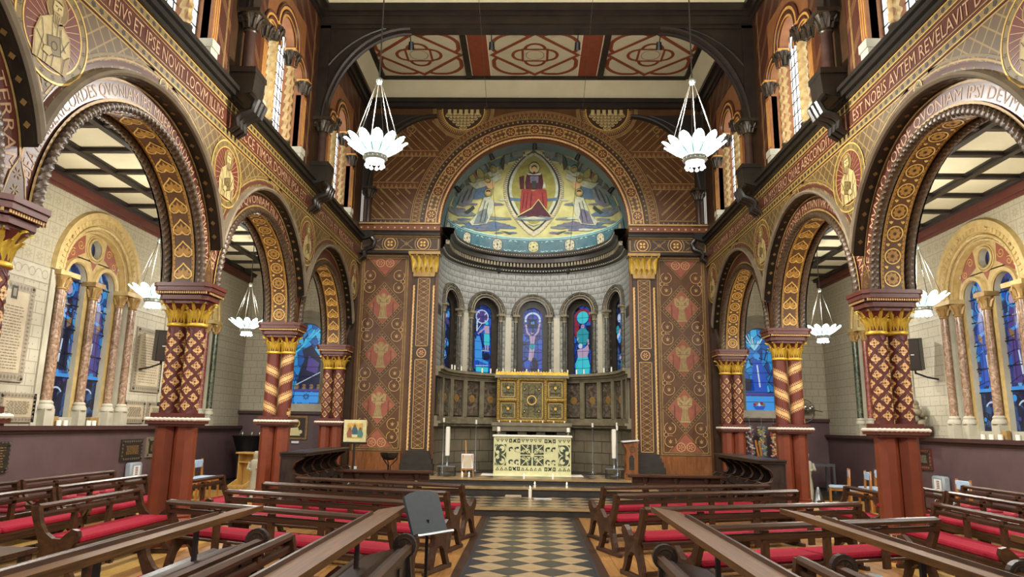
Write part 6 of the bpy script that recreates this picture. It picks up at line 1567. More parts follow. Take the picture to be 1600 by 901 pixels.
# choir stalls: dark carved row with S-shaped arms
def stalls(s):
    nm = 'left' if s < 0 else 'right'
    t = T('choir_stall', 'black carved choir stall with a row of curved arms before the %s arcade' % nm, 'stall', (s*4.2, 13.65, .0), 0, 'black choir stalls')
    X = lambda x: -s*x   # x>0 towards the nave
    L = 1.35
    g = G(); a, b = sorted((X(-.12), X(.34))); g.box(a, b, -L-.06, L+.06, 1.02, 1.06); a, b = sorted((X(-.12), X(.38))); g.box(a, b, -L-.1, L+.1, 1.06, 1.09, .008); g.obj('canopy_rail', MT['stall_black'], t)
    g = G(); a, b = sorted((X(-.12), X(-.07))); g.box(a, b, -L, L, .13, 1.02); g.obj('back_panel', MT['stall_black'], t)
    for i in range(6):
        y = -L+2*L*i/5
        P = [(X(-.07), 1.02), (X(.30), 1.02), (X(.26), .96), (X(.14), .90), (X(.09), .80), (X(.14), .71), (X(.26), .68), (X(.36), .72), (X(.42), .68), (X(.40), .60), (X(.28), .56), (X(.2), .50), (X(.2), .4), (X(.3), .3), (X(.36), .13), (X(-.07), .13)]
        G().prism(P, y-.035, y+.035, 'y').obj('arm', MT['stall_black'], t)
        for q in (-.037, .037):
            g = G(); g.tube([(X(.30), y+q, 1.0), (X(.15), y+q, .91), (X(.10), y+q, .80), (X(.15), y+q, .72), (X(.27), y+q, .69), (X(.37), y+q, .72)], .013, 5); g.tube([(X(.38), y+q, .6), (X(.26), y+q, .55), (X(.21), y+q, .45), (X(.28), y+q, .33), (X(.34), y+q, .15)], .013, 5); g.obj('arm_moulding', MT['oak'], t, True)
        if i < 5: g = G(); a, b = sorted((X(-.05), X(.34))); g.box(a, b, y+.06, y+2*L/5-.06, .52, .56, .008); g.obj('seat', MT['stall_black'], t)
stalls(-1); stalls(1)
# communion benches
for s_, xa, xb, lb in ((-1, -3.72, -1.85, 'long low communion bench left of the chancel steps'), (1, 1.85, 3.72, 'long low communion bench right of the chancel steps')):
    t = T('communion_bench', lb, 'bench', ((xa+xb)/2, 13.9, .13), 0, 'communion benches'); h = (xb-xa)/2
    g = G(); g.box(-h, h, -.16, .16, .53, .575, .01); g.obj('top', MT['rail_brown'], t); g = G(); g.box(-h+.1, h-.1, -.04, .04, .38, .53); g.obj('apron', MT['rail_brown'], t)
    for x in (-h+.35, 0, h-.35): g = G(); g.lathe([(.10, 0), (.10, .05), (.05, .09), (.055, .25), (.075, .33), (.045, .4), (.08, .47), (.08, .53)], (x, 0, 0), 12); g.obj('baluster', MT['rail_brown'], t, True)
    for x in (-h+.35, h-.35):
        g = G(); g.prism([(x-.25, .53), (x+.25, .53), (x+.2, .47), (x+.07, .42), (x-.07, .42), (x-.2, .47)], -.03, .03, 'y'); g.obj('bracket', MT['rail_brown'], t)
# stacking chairs with pale blue pads
def chair_meshes():
    R = {}; g = G(); g.box(-.21, .21, -.2, .2, .40, .45, .02); R['seat_pad'] = g.mesh('seat_pad', MT['chair_blue'], True)
    g = G(); g.box(-.21, .21, -.215, -.185, .62, .78, .012); R['back_pad'] = g.mesh('back_pad', MT['chair_blue'], True)
    g = G(); g.box(-.018, .018, -.018, .018, 0, .42); R['front_leg'] = g.mesh('leg', MT['chair_wood'])
    g = G(); g.prism([(-.02, 0), (.02, 0), (.02, .45), (-.0, .80), (-.035, .80), (-.02, .45)], -.018, .018, 'x'); R['rear_leg'] = g.mesh('leg', MT['chair_wood'])
    g = G(); g.box(-.2, .2, .17, .2, .35, .395); g.box(-.2, .2, -.2, -.17, .35, .395); g.box(-.2, -.17, -.2, .2, .35, .395); g.box(.17, .2, -.2, .2, .35, .395); R['seat_frame'] = g.mesh('seat_frame', MT['chair_wood'])
    return R
CM = chair_meshes()
def chair(x, y, rz, label):
    t = T('chair', label, 'chair', (x, y, 0), rz, 'pale blue padded chairs'); link('seat_pad', CM['seat_pad'], t); link('back_pad', CM['back_pad'], t); link('seat_frame', CM['seat_frame'], t)
    for q in (-.19, .19): link('leg', CM['front_leg'], t, (q, .18, 0)); link('leg', CM['rear_leg'], t, (q, -.19, 0))
chair(6.55, 15.5, radians(70), 'pale blue chair showing its seat, nearest the right end wall'); chair(7.1, 15.2, radians(95), 'pale blue chair with its back to the right dado, beyond another chair')
chair(6.6, 14.75, radians(80), 'pale blue chair in the right aisle, left of the lattice column'); chair(7.05, 14.5, radians(90), 'pale blue chair half behind the right lattice column')
chair(7.2, 12.55, radians(90), 'pale blue chair seen between the right lattice column and the heater')
chair(-6.85, 14.5, radians(-90), 'pale blue chair right of the left lattice column, nearer one'); chair(-6.85, 15.1, radians(-90), 'pale blue chair right of the left lattice column, farther one')
plain('gold_old', '#b3923f', .4, .4, c2='#7d6426', scale=25, bump=.4)
plain('relief', '#7f774e', .45, .35, c2='#45412c', scale=45, bump=.9, bscale=55)
# ------------------------------------------------------------------ altar, reredos and sanctuary things
t = T('altar', 'altar with lime and dark green fretwork frontal under the apse', 'altar', (.05, 17.9, .385))
g = G(); g.box(-.95, .95, -.30, .3, 0, .93); g.obj('body', MT['frontal_lime'], t)
g = G(); g.box(-.98, .98, -.33, .33, .93, .975, .008); g.obj('white_cloth', MT['candle_wax'], t)
g = G(); g.box(-1.25, 1.25, -.45, .36, -.0, .012); g.obj('foot_cloth', MT['candle_wax'], t)
D = Deco(lambda u, v, h: (u, -.302-h, v), .004); W_ = .95
dk = 'frontal_dark'; lm = 'frontal_lime'
for v0, sg in ((.80, -1), (.13, 1)):
    for x0, n in ((-.90, 3), (-.28, 5), (.63, 3)):
        for k in range(n):
            x = x0+.105*k+.05; D.poly(dk, [(x-.045, v0+(.08 if sg < 0 else 0)), (x+.045, v0+(.08 if sg < 0 else 0)), (x, v0+(0 if sg < 0 else .08))], 1); D.poly(lm, [(x-.02, v0+(.07 if sg < 0 else .01)), (x+.02, v0+(.07 if sg < 0 else .01)), (x, v0+(.03 if sg < 0 else .05))], 2)
    for x0 in (-.57, .30):
        for q in (0, .2): D.frame(dk, x0+q, x0+q+.07, v0-.005, v0+.085, .022, 1)
        for q in (-1, 1): D.line(dk, (x0+.135-.04, v0+.04-q*.04), (x0+.135+.04, v0+.04+q*.04), .03, 1)
for x0, x1 in ((-.92, -.64), (.64, .92)):
    D.rect(dk, x0, x1, .25, .75, 1); xm = (x0+x1)/2; sg = -1 if x0 < 0 else 1
    for v, q in ((.63, 1), (.37, -1)): D.arc(lm, (xm, v), .13, .025, lay=2, n=20); D.disc(lm, (xm-sg*.04, v+q*.02), .065, 3, 14); D.disc(dk, (xm+sg*.0, v-q*.01), .035, 4, 10); D.disc(lm, (xm+sg*.07, v-q*.07), .045, 3, 10); D.disc(lm, (x0+.05, v+q*.1), .03, 2, 8)
for x0, x1 in ((-.29, -.02), (.02, .28)):
    for v0, v1 in ((.25, .485), (.515, .75)):
        D.rect(dk, x0, x1, v0, v1, 1); xm, vm = (x0+x1)/2, (v0+v1)/2; sx = -1 if x0 < 0 else 1; sv = -1 if v0 < .4 else 1
        D.arc(lm, (sx*.30, .5+sv*.27), .2, .02, 0, 2*pi, 2, 24); D.frame(lm, xm-sx*.05-.05, xm-sx*.05+.05, vm-sv*.04-.05, vm-sv*.04+.05, .022, 2); D.line(lm, (sx*.02, .5+sv*.02), (sx*.26, .5+sv*.24), .02, 3); spiral(D, lm, (xm+sx*.06, vm-sv*.05), .05, .015, 1.2, 0, 1, 3, 10); rosette(D, lm, (xm-sx*.05, vm+sv*.07), .04, 3, 5)
D.poly(lm, [(0, .42), (.05, .5), (0, .58), (-.05, .5)], 4)
for x in (-.52, -.38, .38, .52):
    for v, q in ((.63, 1), (.33, -1)): D.arc(dk, (x, v), .045, .035, .5, 4.2, 1, 12); D.disc(dk, (x+.03, v+q*.05), .02, 1, 8)
D.done(t, 'fretwork_frontal')
for x in (-.85, .9):
    c = T('altar_candle', 'short white candle on a low brass holder, %s end of the altar' % ('left' if x < 0 else 'right'), 'candle', (.05+x, 17.9, 1.361)); g = G(); g.lathe([(.09, 0), (.09, .012), (.03, .03), (.03, .06), (.06, .08), (.06, .09)], (0, 0, 0), 14); g.obj('holder', MT['silver'], c, True); g = G(); g.lathe([(.04, .09), (.04, .19), (.0, .195)], (0, 0, 0), 12); g.obj('wax', MT['candle_wax'], c, True)
# back ledge and gilded reredos
t = T('altar_table', 'dark stone shelf on blocks under the gilded reredos', 'shelf', (.03, 19.4, .385)); g = G(); g.box(-1.05, 1.05, -.3, .35, 1.06, 1.2); g.box(-1.08, 1.08, -.33, .35, 1.2, 1.29); g.obj('slab', MT['stone_dark'], t)
for x in (-.8, -.25, .25, .8): G().box(x-.12, x+.12, -.22, .3, 0, 1.06).obj('block', MT['stone_brown'], t)
t = T('reredos', 'gilded relief reredos with five framed panels above the altar', 'reredos', (.03, 19.45, 1.68))
g = G(); g.box(-.96, .96, 0, .35, 0, 1.2); g.obj('backing', MT['gold_dim'], t)
g = G(); g.box(-1.02, 1.02, -.1, .4, 1.2, 1.28); g.obj('cornice', MT['stone_dark'], t)
g = G(); g.box(-1.0, 1.0, -.06, -.02, 1.28, 1.36); 
for i in range(28): g.ball((-.98+1.96*i/27, -.04, 1.36), .028, 6, 4)
g.obj('cresting', MT['gold'], t, True)
for a, b, c, d in ((-.96, .96, 0, .07), (-.96, .96, 1.13, 1.2), (-.96, -.88, 0, 1.2), (.88, .96, 0, 1.2), (-.42, -.34, 0, 1.2), (.34, .42, 0, 1.2), (-.9, -.38, .56, .64), (.38, .9, .56, .64)):
    g = G(); g.box(a, b, -.06, 0, c, d, .012)
    hz = (b-a) > (d-c); n = int(max(b-a, d-c)/.055)
    for i in range(n):
        q = (i+.5)/n; g.ball((a+(b-a)*q, -.06, (c+d)/2) if hz else ((a+b)/2, -.06, c+(d-c)*q), .024, 6, 4)
    g.obj('gilt_frame', MT['gold_old'], t, True)
R = random.Random(2)
for a, b, c, d, n in ((-.86, -.44, .66, 1.11, 26), (-.86, -.44, .09, .54, 26), (.44, .86, .66, 1.11, 26), (.44, .86, .09, .54, 26), (-.32, .32, .09, 1.11, 70)):
    g = G(); g.box(a, b, -.012, 0, c, d)
    for k in range(n): g.ball((R.uniform(a+.05, b-.05), -.015, R.uniform(c+.05, d-.05)), R.uniform(.014, .034), 6, 4, (1, .5, 1.3))
    p = g.obj('relief_panel', MT['relief'], t); D = Deco(lambda u, v, h: (u, -.013-h, v), .006); D.frame('gold_pale', a+.02, b-.02, c+.02, d-.02, .014, 1)
    if n > 50:
        xm, zm = (a+b)/2, (c+d)/2
        for q in (-1, 1): D.line('ink', (xm+q*.09, c+.1), (xm+q*.09, d-.1), .012, 3); D.line('ink', (a+.1, zm+q*.16), (b-.1, zm+q*.16), .012, 3)
        D.arc('gold_pale', (xm, zm), .12, .03, lay=4, n=18); D.disc('ink', (xm, zm), .06, 4, 12)
        for q in (-1, 1):
            for w_ in (-1, 1): D.disc('ink', (xm+q*.2, zm+w_*.3), .045, 3, 10); D.disc('gold_pale', (xm+q*.2, zm+w_*.3), .02, 4, 8)
    else:
        xm, zm = (a+b)/2, (c+d)/2; D.line('ink', (a+.08, c+.14), (b-.08, c+.14), .02, 3); D.line('ink', (xm, zm), (xm-.09, d-.12), .02, 3); D.line('ink', (xm, zm), (xm+.09, d-.12), .02, 3); D.disc('gold_pale', (xm, zm+.05), .04, 4, 8)
    D.done(p, 'relief_line')
# candles on the ledges
def candle(x, y, z, h, r, label, group, lit=False):
    c = T('candle', label, 'candle', (x, y, z), 0, group); g = G(); g.lathe([(r, 0), (r, h), (r*.5, h+.004), (0, h)], (0, 0, 0), 10); g.obj('wax', MT['candle_wax'], c, True)
    g = G(); g.lathe([(.003, h), (.003, h+.02)], (0, 0, 0), 5); g.obj('wick', MT['ink'], c)
    if lit:
        g = G(); g.lathe([(.0, h+.01), (.012, h+.025), (.009, h+.045), (0, h+.07)], (0, 0, 0), 8); g.obj('flame', MT['flame'], c, True)
ORD = 'first second third fourth fifth sixth seventh eighth ninth tenth eleventh'.split()
for i, q in enumerate((-70, -66, -58, -38, -31, -26, 26, 33, 39, 58, 67)):
    p = am(radians(q)*AR, 0, .12); candle(p[0], p[1], 3.02, .13, .022, 'small white candle on the apse window ledge, %s from the left' % ORD[i], 'candles on the apse ledge')
for i in range(6): candle(-.78+i*.33, 19.6, 3.04, .10, .02, 'small white candle on the reredos cresting, %s from the left' % ORD[i], 'candles on top of the reredos')
for i in range(7): candle(-.85+i*.295, 19.22, 1.676, .05, .02, 'tiny white candle at the foot of the reredos, %s from the left' % ORD[i], 'candles at the reredos foot')
candle(.0, 15.05, .13, .17, .035, 'lit white pillar candle on the chancel step floor', None, True)
candle(.1, 15.4, .30, .06, .025, 'lit tealight on the step just behind the pillar candle', None, True); candle(.78, 15.4, .30, .06, .025, 'lit tealight on the step at the right of the altar axis', None, True)
candle(-.14, 16.5, .40, .05, .025, 'lit tealight before the altar, left of its middle', None, True); candle(.52, 16.5, .40, .05, .025, 'lit tealight before the altar, right of its middle', None, True)
candle(-1.58, 16.75, .40, .05, .025, 'lit tealight at the left foot of the small easel', None, True); candle(-1.42, 16.75, .40, .05, .025, 'lit tealight at the right foot of the small easel', None, True)
g = G(); g.box(-.52, -.18, 15.02, 15.2, .13, .17, .01); D_ = tag(g.obj('book', MT['plaque_stone']), 'closed book lying on the chancel floor left of the pillar candle', 'book')
g = G(); g.box(.08, .44, 14.7, 14.95, .131, .136); tag(g.obj('paper_sheet', MT['white_paint']), 'white paper sheet on the chancel floor right of the pillar candle', 'paper')
# paschal candles
for x, lean, lb in ((-1.97, .02, 'tall thick white candle on a footed metal tray left of the altar'), (1.98, -.01, 'tall thick white candle on a footed metal tray right of the altar')):
    t = T('tall_candle', lb, 'candle', (x, 17.0, .40)); g = G(); g.box(-.22, .22, -.16, .16, .21, .235, .006); g.obj('tray', MT['metal_grey'], t)
    for a in (-.19, .19):
        for b in (-.13, .13): G().box(a-.008, a+.008, b-.008, b+.008, 0, .21).obj('leg', MT['metal_black'], t)
    g = G(); g.lathe([(.05, .235), (.03, .27), (.03, .42), (.055, .46), (.06, .47)], (0, 0, 0), 14); g.obj('socket', MT['metal_grey'], t, True); g = G(); g.lathe([(.052, .47), (.056, .9), (.052, 1.13), (.03, 1.14), (.0, 1.12)], (0, 0, 0), 16); g.obj('wax', MT['candle_wax'], t, True)
for x, y, h, lb in ((-2.15, 17.6, 1.25, 'thin processional candle stand left of the thick left candle'), (-1.42, 18.6, 1.22, 'thin processional candle stand between the easel and the apse wall'), (1.62, 18.6, 1.18, 'thin processional candle stand right of the altar'), (2.2, 18.2, 1.2, 'thin processional candle stand behind the thick right candle'), (2.12, 17.5, 1.12, 'thin candle stand behind the oak lectern')):
    t = T('candle_stand', lb, 'candle stand', (x, y, .40)); g = G(); g.lathe([(.12, 0), (.12, .012), (.03, .03), (.009, .06), (.009, h-.04), (.03, h-.02), (.03, h)], (0, 0, 0), 12); g.obj('stem', MT['metal_grey'], t, True); g = G(); g.lathe([(.026, h), (.026, h+.1), (0, h+.105)], (0, 0, 0), 10); g.obj('wax', MT['candle_wax'], t, True)
# easel
t = T('easel', 'small pine easel holding a white notice left of the altar', 'easel', (-1.48, 16.9, .40), .15)
for q in (-1, 1): g = G(); g.tube([(q*.14, -.1, 0), (q*.11, .0, .5)], .014, 5); g.obj('leg', MT['chair_wood'], t)
g = G(); g.tube([(-.02, .2, 0), (-.03, .05, .5), (-.05, -.0, .83)], .014, 5); g.obj('mast', MT['pine'], t); g = G(); g.box(-.15, .15, -.09, -.05, .16, .18); g.obj('shelf', MT['chair_wood'], t)
g = G(); g.prism([(-.075, .19), (-.06, .20), (.015, .52), (0, .52)], -.14, .14, 'x'); b_ = g.obj('notice', MT['white_paint'], t); g = G(); g.prism([(-.0765, .21), (-.0755, .21), (-.01, .49), (-.011, .49)], -.1, .1, 'x'); g.obj('notice_print', MT['plaque_stone'], b_)
# oak lectern
t = T('lectern', 'oak lectern with pierced side beside the right pilaster', 'lectern', (2.36, 16.95, .40), 0)
for y in (-.17, .15):
    P = [(-.17, 0), (.19, 0), (.19, .10), (.15, .16), (.15, .78), (.19, .86), (-.19, .80), (-.13, .72), (-.11, .6), (-.15, .5), (-.12, .3), (-.17, .12)]
    g = G(); g.prism(P, y, y+.03, 'y'); g.obj('side', MT['oak_warm'], t)
D = Deco(lambda u, v, h: (u, -.17-h, v), .004); D.arc('ink', (.02, .68), .065, .012, n=20); rosette(D, 'ink', (.02, .68), .05, 1, 4); D.poly('stone_black', [(-.06, .22), (.06, .22), (.06, .48), (.03, .55), (-.03, .55), (-.06, .48)], 1); D.done(t, 'carving')
g = G(); g.prism([(-.2, .84), (.18, .88), (.18, .90), (-.2, .87)], -.2, .2, 'y'); g.obj('top', MT['white_paint'], t); g = G(); g.box(-.10, .12, -.14, .15, .3, .33); g.obj('shelf', MT['oak_warm'], t)
g = G(); g.tube([(.12, 0, .89), (.12, 0, 1.1)], .006, 5); g.obj('reading_lamp', MT['metal_grey'], t)
# icon on stand, brazier
t = T('icon_stand', 'icon of three seated figures on a slender black stand by the left panel', 'icon', (-3.8, 15.35, .13), radians(-4))
g = G(); g.box(-.25, .25, -.02, .02, 1.06, 1.53, .006); g.obj('icon_board', MT['icon_cream'], t)
D = Deco(lambda u, v, h: (u, -.021-h, v), .002); D.frame('icon_cream', -.19, .19, 1.1, 1.48, .01, 1); D.rect('gold_pale', -.17, .17, 1.14, 1.46, 1)
for x, m, z in ((-.11, 'icon_robe', 1.24), (0, 'icon_blue', 1.30), (.12, 'icon_green', 1.24)):
    D.poly(m, [(x-.03, z+.09), (x+.03, z+.09), (x+.07, z), (x+.05, z-.08), (x-.05, z-.08), (x-.07, z)], 2); D.disc('icon_skin', (x, z+.105), .024, 3, 10); D.arc('gold_line', (x, z+.105), .038, .008, lay=2, n=12)
D.poly('icon_cream', [(-.07, 1.22), (.07, 1.22), (.05, 1.16), (-.05, 1.16)], 4)
D.done(t, 'icon_painting')
g = G(); g.box(-.27, .27, -.07, .04, 1.02, 1.055); g.obj('shelf', MT['metal_black'], t); g = G(); g.tube([(0, 0, .2), (0, 0, 1.03)], .025, 8); g.obj('pole', MT['stall_black'], t)
for a in (0, 2.1, 4.2): g = G(); g.tube([(0, 0, .32), (.18*cos(a), .18*sin(a), .12), (.3*cos(a), .3*sin(a), 0.012)], .014, 6); g.obj('leg', MT['metal_grey'], t)
for q in (-.07, .07): G().box(q-.03, q+.03, -.07, -.065, .5, .56).obj('card', MT['white_paint'], t)
t = T('brazier', 'dark bronze bowl on a wrought iron tripod by the left panel', 'bowl', (-3.0, 15.2, .13)); g = G(); g.lathe([(.0, .70), (.1, .71), (.17, .77), (.2, .86), (.185, .86), (.15, .79), (0, .75)], (0, 0, 0), 18); g.obj('bowl', MT['bronze_dark'], t, True)
for a in (.5, 2.6, 4.7): g = G(); g.tube([(.19*cos(a), .19*sin(a), .84), (.17*cos(a), .17*sin(a), .72), (.03*cos(a), .03*sin(a), .58), (.03*cos(a), .03*sin(a), .4), (.16*cos(a), .16*sin(a), .012)], .012, 6); g.obj('leg', MT['metal_black'], t, True)
# music stand
t = T('music_stand', 'grey music stand with tilted tray beside the tiled aisle', 'music stand', (-.80, 5.72, 0), radians(54))
g = G(); P = [(-.19, 0), (.19, 0), (.19, .30), (.12, .325), (0, .335), (-.12, .325), (-.19, .30)]; n0 = len(g.v); g.prism(P, -.012, .012, 'y'); g.box(-.19, .19, -.06, .012, -.015, .0)
M_ = Matrix.Translation((0, 0, .76)) @ Matrix.Rotation(radians(-23), 4, 'X'); g.xf(M_); g.obj('tray', MT['stand_grey'], t)
g = G(); g.box(-.2, .2, -.07, -.045, -.025, -.01); g.xf(M_); g.obj('ledge', MT['metal_grey'], t)
g = G(); g.tube([(0, .03, .04), (0, .03, .86)], .013, 8); g.obj('pole', MT['metal_black'], t)
for a in (.3, 2.4, 4.5): g = G(); g.tube([(0, .03, .25), (.13*cos(a), .03+.13*sin(a), .08), (.26*cos(a), .03+.26*sin(a), .012)], .01, 6); g.obj('leg', MT['metal_black'], t)
# ------------------------------------------------------------------ side aisle things
def spk(s, y, z, label):
    t = T('wall_speaker', label, 'speaker', (s*7.5, y, z), -s*radians(36)); g = G(); g.prism([(-.13, -.12), (.13, -.12), (.16, .13), (-.16, .13)], -.31, .31, 'z'); M_ = Matrix.Rotation(radians(9), 4, 'X'); g.xf(M_); g.obj('cabinet', MT['metal_black'], t)
    g = G(); g.box(-.115, .115, -.128, -.12, -.29, .29); g.xf(M_); g.obj('grille', MT['ink'], t); g = G(); g.box(-.03, .03, -.133, -.127, -.01, .01); g.xf(M_); g.obj('badge', MT['white_paint'], t)
    R_ = Matrix.Rotation(s*radians(36), 4, 'Z'); g = G(); g.tube([(0, .06, -.30), (0, .08, -.38)], .018, 6); 
    e = R_ @ Vector((s*.3, -.25, -.5)); g.tube([(0, .08, -.36), tuple(e*.5+Vector((0, .04, -.2))), tuple(e)], .018, 6); g.obj('bracket', MT['metal_black'], t)
spk(-1, 14.0, 3.08, 'black loudspeaker on a bracket over the left aisle plaque'); spk(1, 13.9, 3.08, 'black loudspeaker on a bracket on the right aisle wall')
def plaque(s, y0, y1, z0, z1, mb, mf, mi, label, lines, bw=.07, d0=.0, portrait=False):
    t = T('plaque', label, 'plaque', (0, 0, 0), 0, None); mp = lambda a, z, d: (s*(XA-d), a, z)
    g = G(); wbox(g, mp, y0, y1, z0, z1, d0-.01, d0+.03); g.obj('frame', MT[mb], t); g = G(); wbox(g, mp, y0+bw, y1-bw, z0+bw, z1-bw, d0, d0+.034); g.obj('slab', MT[mf], t)
    R = random.Random(int(y0*100)); rd = (1 if s < 0 else -1)
    D = Deco(lambda u, v, h: mp(u, v, d0+.034+h), .003); ym = (y0+y1)/2; top = z1-bw-(.22 if portrait else .04)
    for i in range(lines):
        z = top-(top-z0-bw-.04)*(i+.5)/lines; hw = (y1-y0)/2-bw-.05-R.uniform(0, .06); x = ym-hw
        while x < ym+hw-.02:
            w_ = R.uniform(.03, .09); D.rect(mi, x, min(x+w_, ym+hw), z-.007, z+.007, 1); x += w_+.018
    if portrait: D.rect('ink', ym-.08, ym+.05, z1-.26, z1-.06, 1); D.rect('stone_dark', ym-.05, ym+.02, z1-.22, z1-.1, 2)
    DB = Deco(lambda u, v, h: mp(u, v, d0+.03+h), .003); n = int((z1-z0)/.06)
    for i in range(n):
        z = z0+(z1-z0)*(i+.5)/n
        for a in (y0+bw/2, y1-bw/2): DB.poly('plaque_ink', [(a-bw*.3, z), (a, z-.02), (a+bw*.3, z), (a, z+.02)], 1)
    n = int((y1-y0)/.07)
    for i in range(n):
        a = y0+(y1-y0)*(i+.5)/n
        for z in (z0+bw/2, z1-bw/2): DB.poly('plaque_ink', [(a-.022, z), (a, z-bw*.3), (a+.022, z), (a, z+bw*.3)], 1)
    D.done(t, 'lettering'); DB.done(t, 'border_pattern')
    for a in (y0+.05, y1-.05): 
        for z in (z0+.05, z1-.05): g = G(); g.ball(mp(a, z, d0+.035), .022, 8, 5); g.obj('bolt', MT['stone_black'], t)
plaque(-1, 9.75, 10.62, 2.13, 3.62, 'plaque_border', 'plaque_stone', 'plaque_ink', 'tall carved stone memorial plaque with dark picture at the left edge', 22, .13, portrait=True)
plaque(-1, 10.2, 10.98, 1.53, 1.97, 'plaque_border', 'plaque_stone', 'plaque_ink', 'small stone plaque left of the blue window, under the tall plaque', 9, .08)
plaque(-1, 9.5, 10.08, 1.53, 1.97, 'moulding_red', 'plaque_stone', 'plaque_ink', 'red-edged plaque cut by the left picture edge', 6, .08)
plaque(-1, 13.6, 14.65, 2.15, 3.42, 'plaque_border', 'plaque_stone', 'plaque_ink', 'stone memorial plaque behind the left loudspeaker', 18, .12)
plaque(-1, 13.42, 14.18, 1.53, 1.96, 'plaque_border', 'plaque_stone', 'plaque_ink', 'small stone plaque just above the left dado, right of the window', 9, .08)
plaque(-1, 14.28, 15.0, 1.53, 1.96, 'plaque_border', 'plaque_stone', 'plaque_ink', 'small stone plaque half behind the left lattice column', 9, .08)
plaque(-1, 9.7, 10.5, .80, 1.25, 'plaque_bronze', 'stone_black', 'gold_dim', 'black plaque on the maroon dado at the left edge', 8, .03, .06)
plaque(-1, 13.4, 14.15, .81, 1.22, 'plaque_bronze', 'plaque_bronze', 'gold_dim', 'bronze framed plaque on the left dado above the heater', 7, .08, .06)
plaque(-1, 14.3, 15.0, .85, 1.25, 'stone_dark', 'plaque_bronze', 'gold_dim', 'bronze plaque with pale frame touching the left lattice column', 7, .07, .06)
plaque(1, 14.1, 14.75, .86, 1.27, 'moulding_red', 'stone_black', 'plaque_ink', 'black plaque with red frame on the right dado', 8, .09, .06)
for s_, y, lb in ((-1, 13.8, 'grey wall heater with a printed label beside the left pews'), (1, 13.75, 'grey wall heater with a printed label beside the right pews')):
    t = T('wall_heater', lb, 'heater', (s_*(XA-.165), y, .42)); g = G(); g.box(-.09 if s_ < 0 else -.05, .05 if s_ < 0 else .09, -.2, .2, 0, .36, .03); g.obj('case', MT['plastic_grey'], t, True); x = .052 if s_ < 0 else -.052
    g = G(); g.box(x-.004, x+.004, -.12, .1, .1, .3); g.obj('label_sheet', MT['white_paint'], t); g = G()
    for k in range(5): g.box(x-.006, x+.006, -.07, .02, .13+.032*k, .147+.032*k)
    g.obj('label_print', MT['medal_red'], t)
# candles and brass boxes on the window sills
for s_, ys in ((-1, (11.32, 11.55, 11.72, 12.35, 12.5)), (1, (12.5, 12.28, 12.05, 11.62))):
    for i, y in enumerate(ys): candle(s_*(XA-.05), y, 1.48, .085, .04, 'squat white candle on the %s aisle window sill, %s from the left' % ('left' if s_ < 0 else 'right', ORD[i]), 'candles on the aisle window sills')
for s_, y, lb in ((-1, 11.5, 'brass box on the left aisle sill, the one under the nearer light'), (-1, 12.6, 'brass box on the left aisle sill, the one right of the middle colonnette'), (1, 12.1, 'brass box on the right aisle sill behind candles')):
    g = G(); g.box(-.04, .04, -.12, .12, 0, .15, .006); tag(g.obj('brass_box', MT['gold_line'], None, False, (s_*(XA+.04), y, 1.48)), lb, 'box')
# carved group on a bracket, right aisle
t = T('carved_group', 'small weathered carved group on a dark wall bracket, right aisle', 'sculpture', (7.66, 14.3, 1.72)); g = G(); g.box(-.2, .15, -.3, .3, -.16, -.02, .01); g.obj('bracket', MT['dado_trim'], t)
g = G(); R = random.Random(3)
for k in range(16): g.ball((R.uniform(-.12, .08), R.uniform(-.2, .2), R.uniform(.02, .28)), R.uniform(.05, .09), 8, 6)
g.ball((0, .02, .42), .075, 10, 7); g.ball((-.05, -.12, .33), .06, 10, 7); g.tube([(.02, .16, .0), (.03, .2, .25), (0, .1, .46)], .06, 8); g.obj('carving', MT['stone_dark'], t, True)
# silver wheel ornament on a bracket, right aisle end
t = T('silver_wheel', 'silver openwork sphere with a ring hanging by the right end wall', 'ornament', (7.15, 18.75, 2.08)); g = G()
for ax in range(2): g.tube([(.3*cos(a), (.02 if ax == 0 else .3*sin(a)*.5), .3*sin(a) if ax == 0 else .02) for a in [2*pi*i/28 for i in range(28)]], .014, 6, True)
g.obj('ring', MT['silver'], t, True); g = G()
for i in range(9): g.ball((-.22+.055*i, -.02*(i % 2), .02+.04*(i % 3)), .07, 8, 6)
g.obj('beads', MT['silver'], t, True); g = G(); g.tube([(0, 0, -.3), (0.02, 0, -.6)], .012, 6); g.ball((.02, 0, -.62), .025, 8, 5); g.ball((0, 0, .33), .03, 8, 5); g.obj('pendant', MT['silver'], t, True)
g = G(); g.tube([(.05, .02, .0), (.05, .17, .0)], .012, 6); g.tube([(-.3, .0, .02), (-.42, .0, .05)], .01, 5); g.tube([(.3, .0, .02), (.5, .0, -.02)], .01, 5); g.obj('wall_arm', MT['bronze_dark'], t)
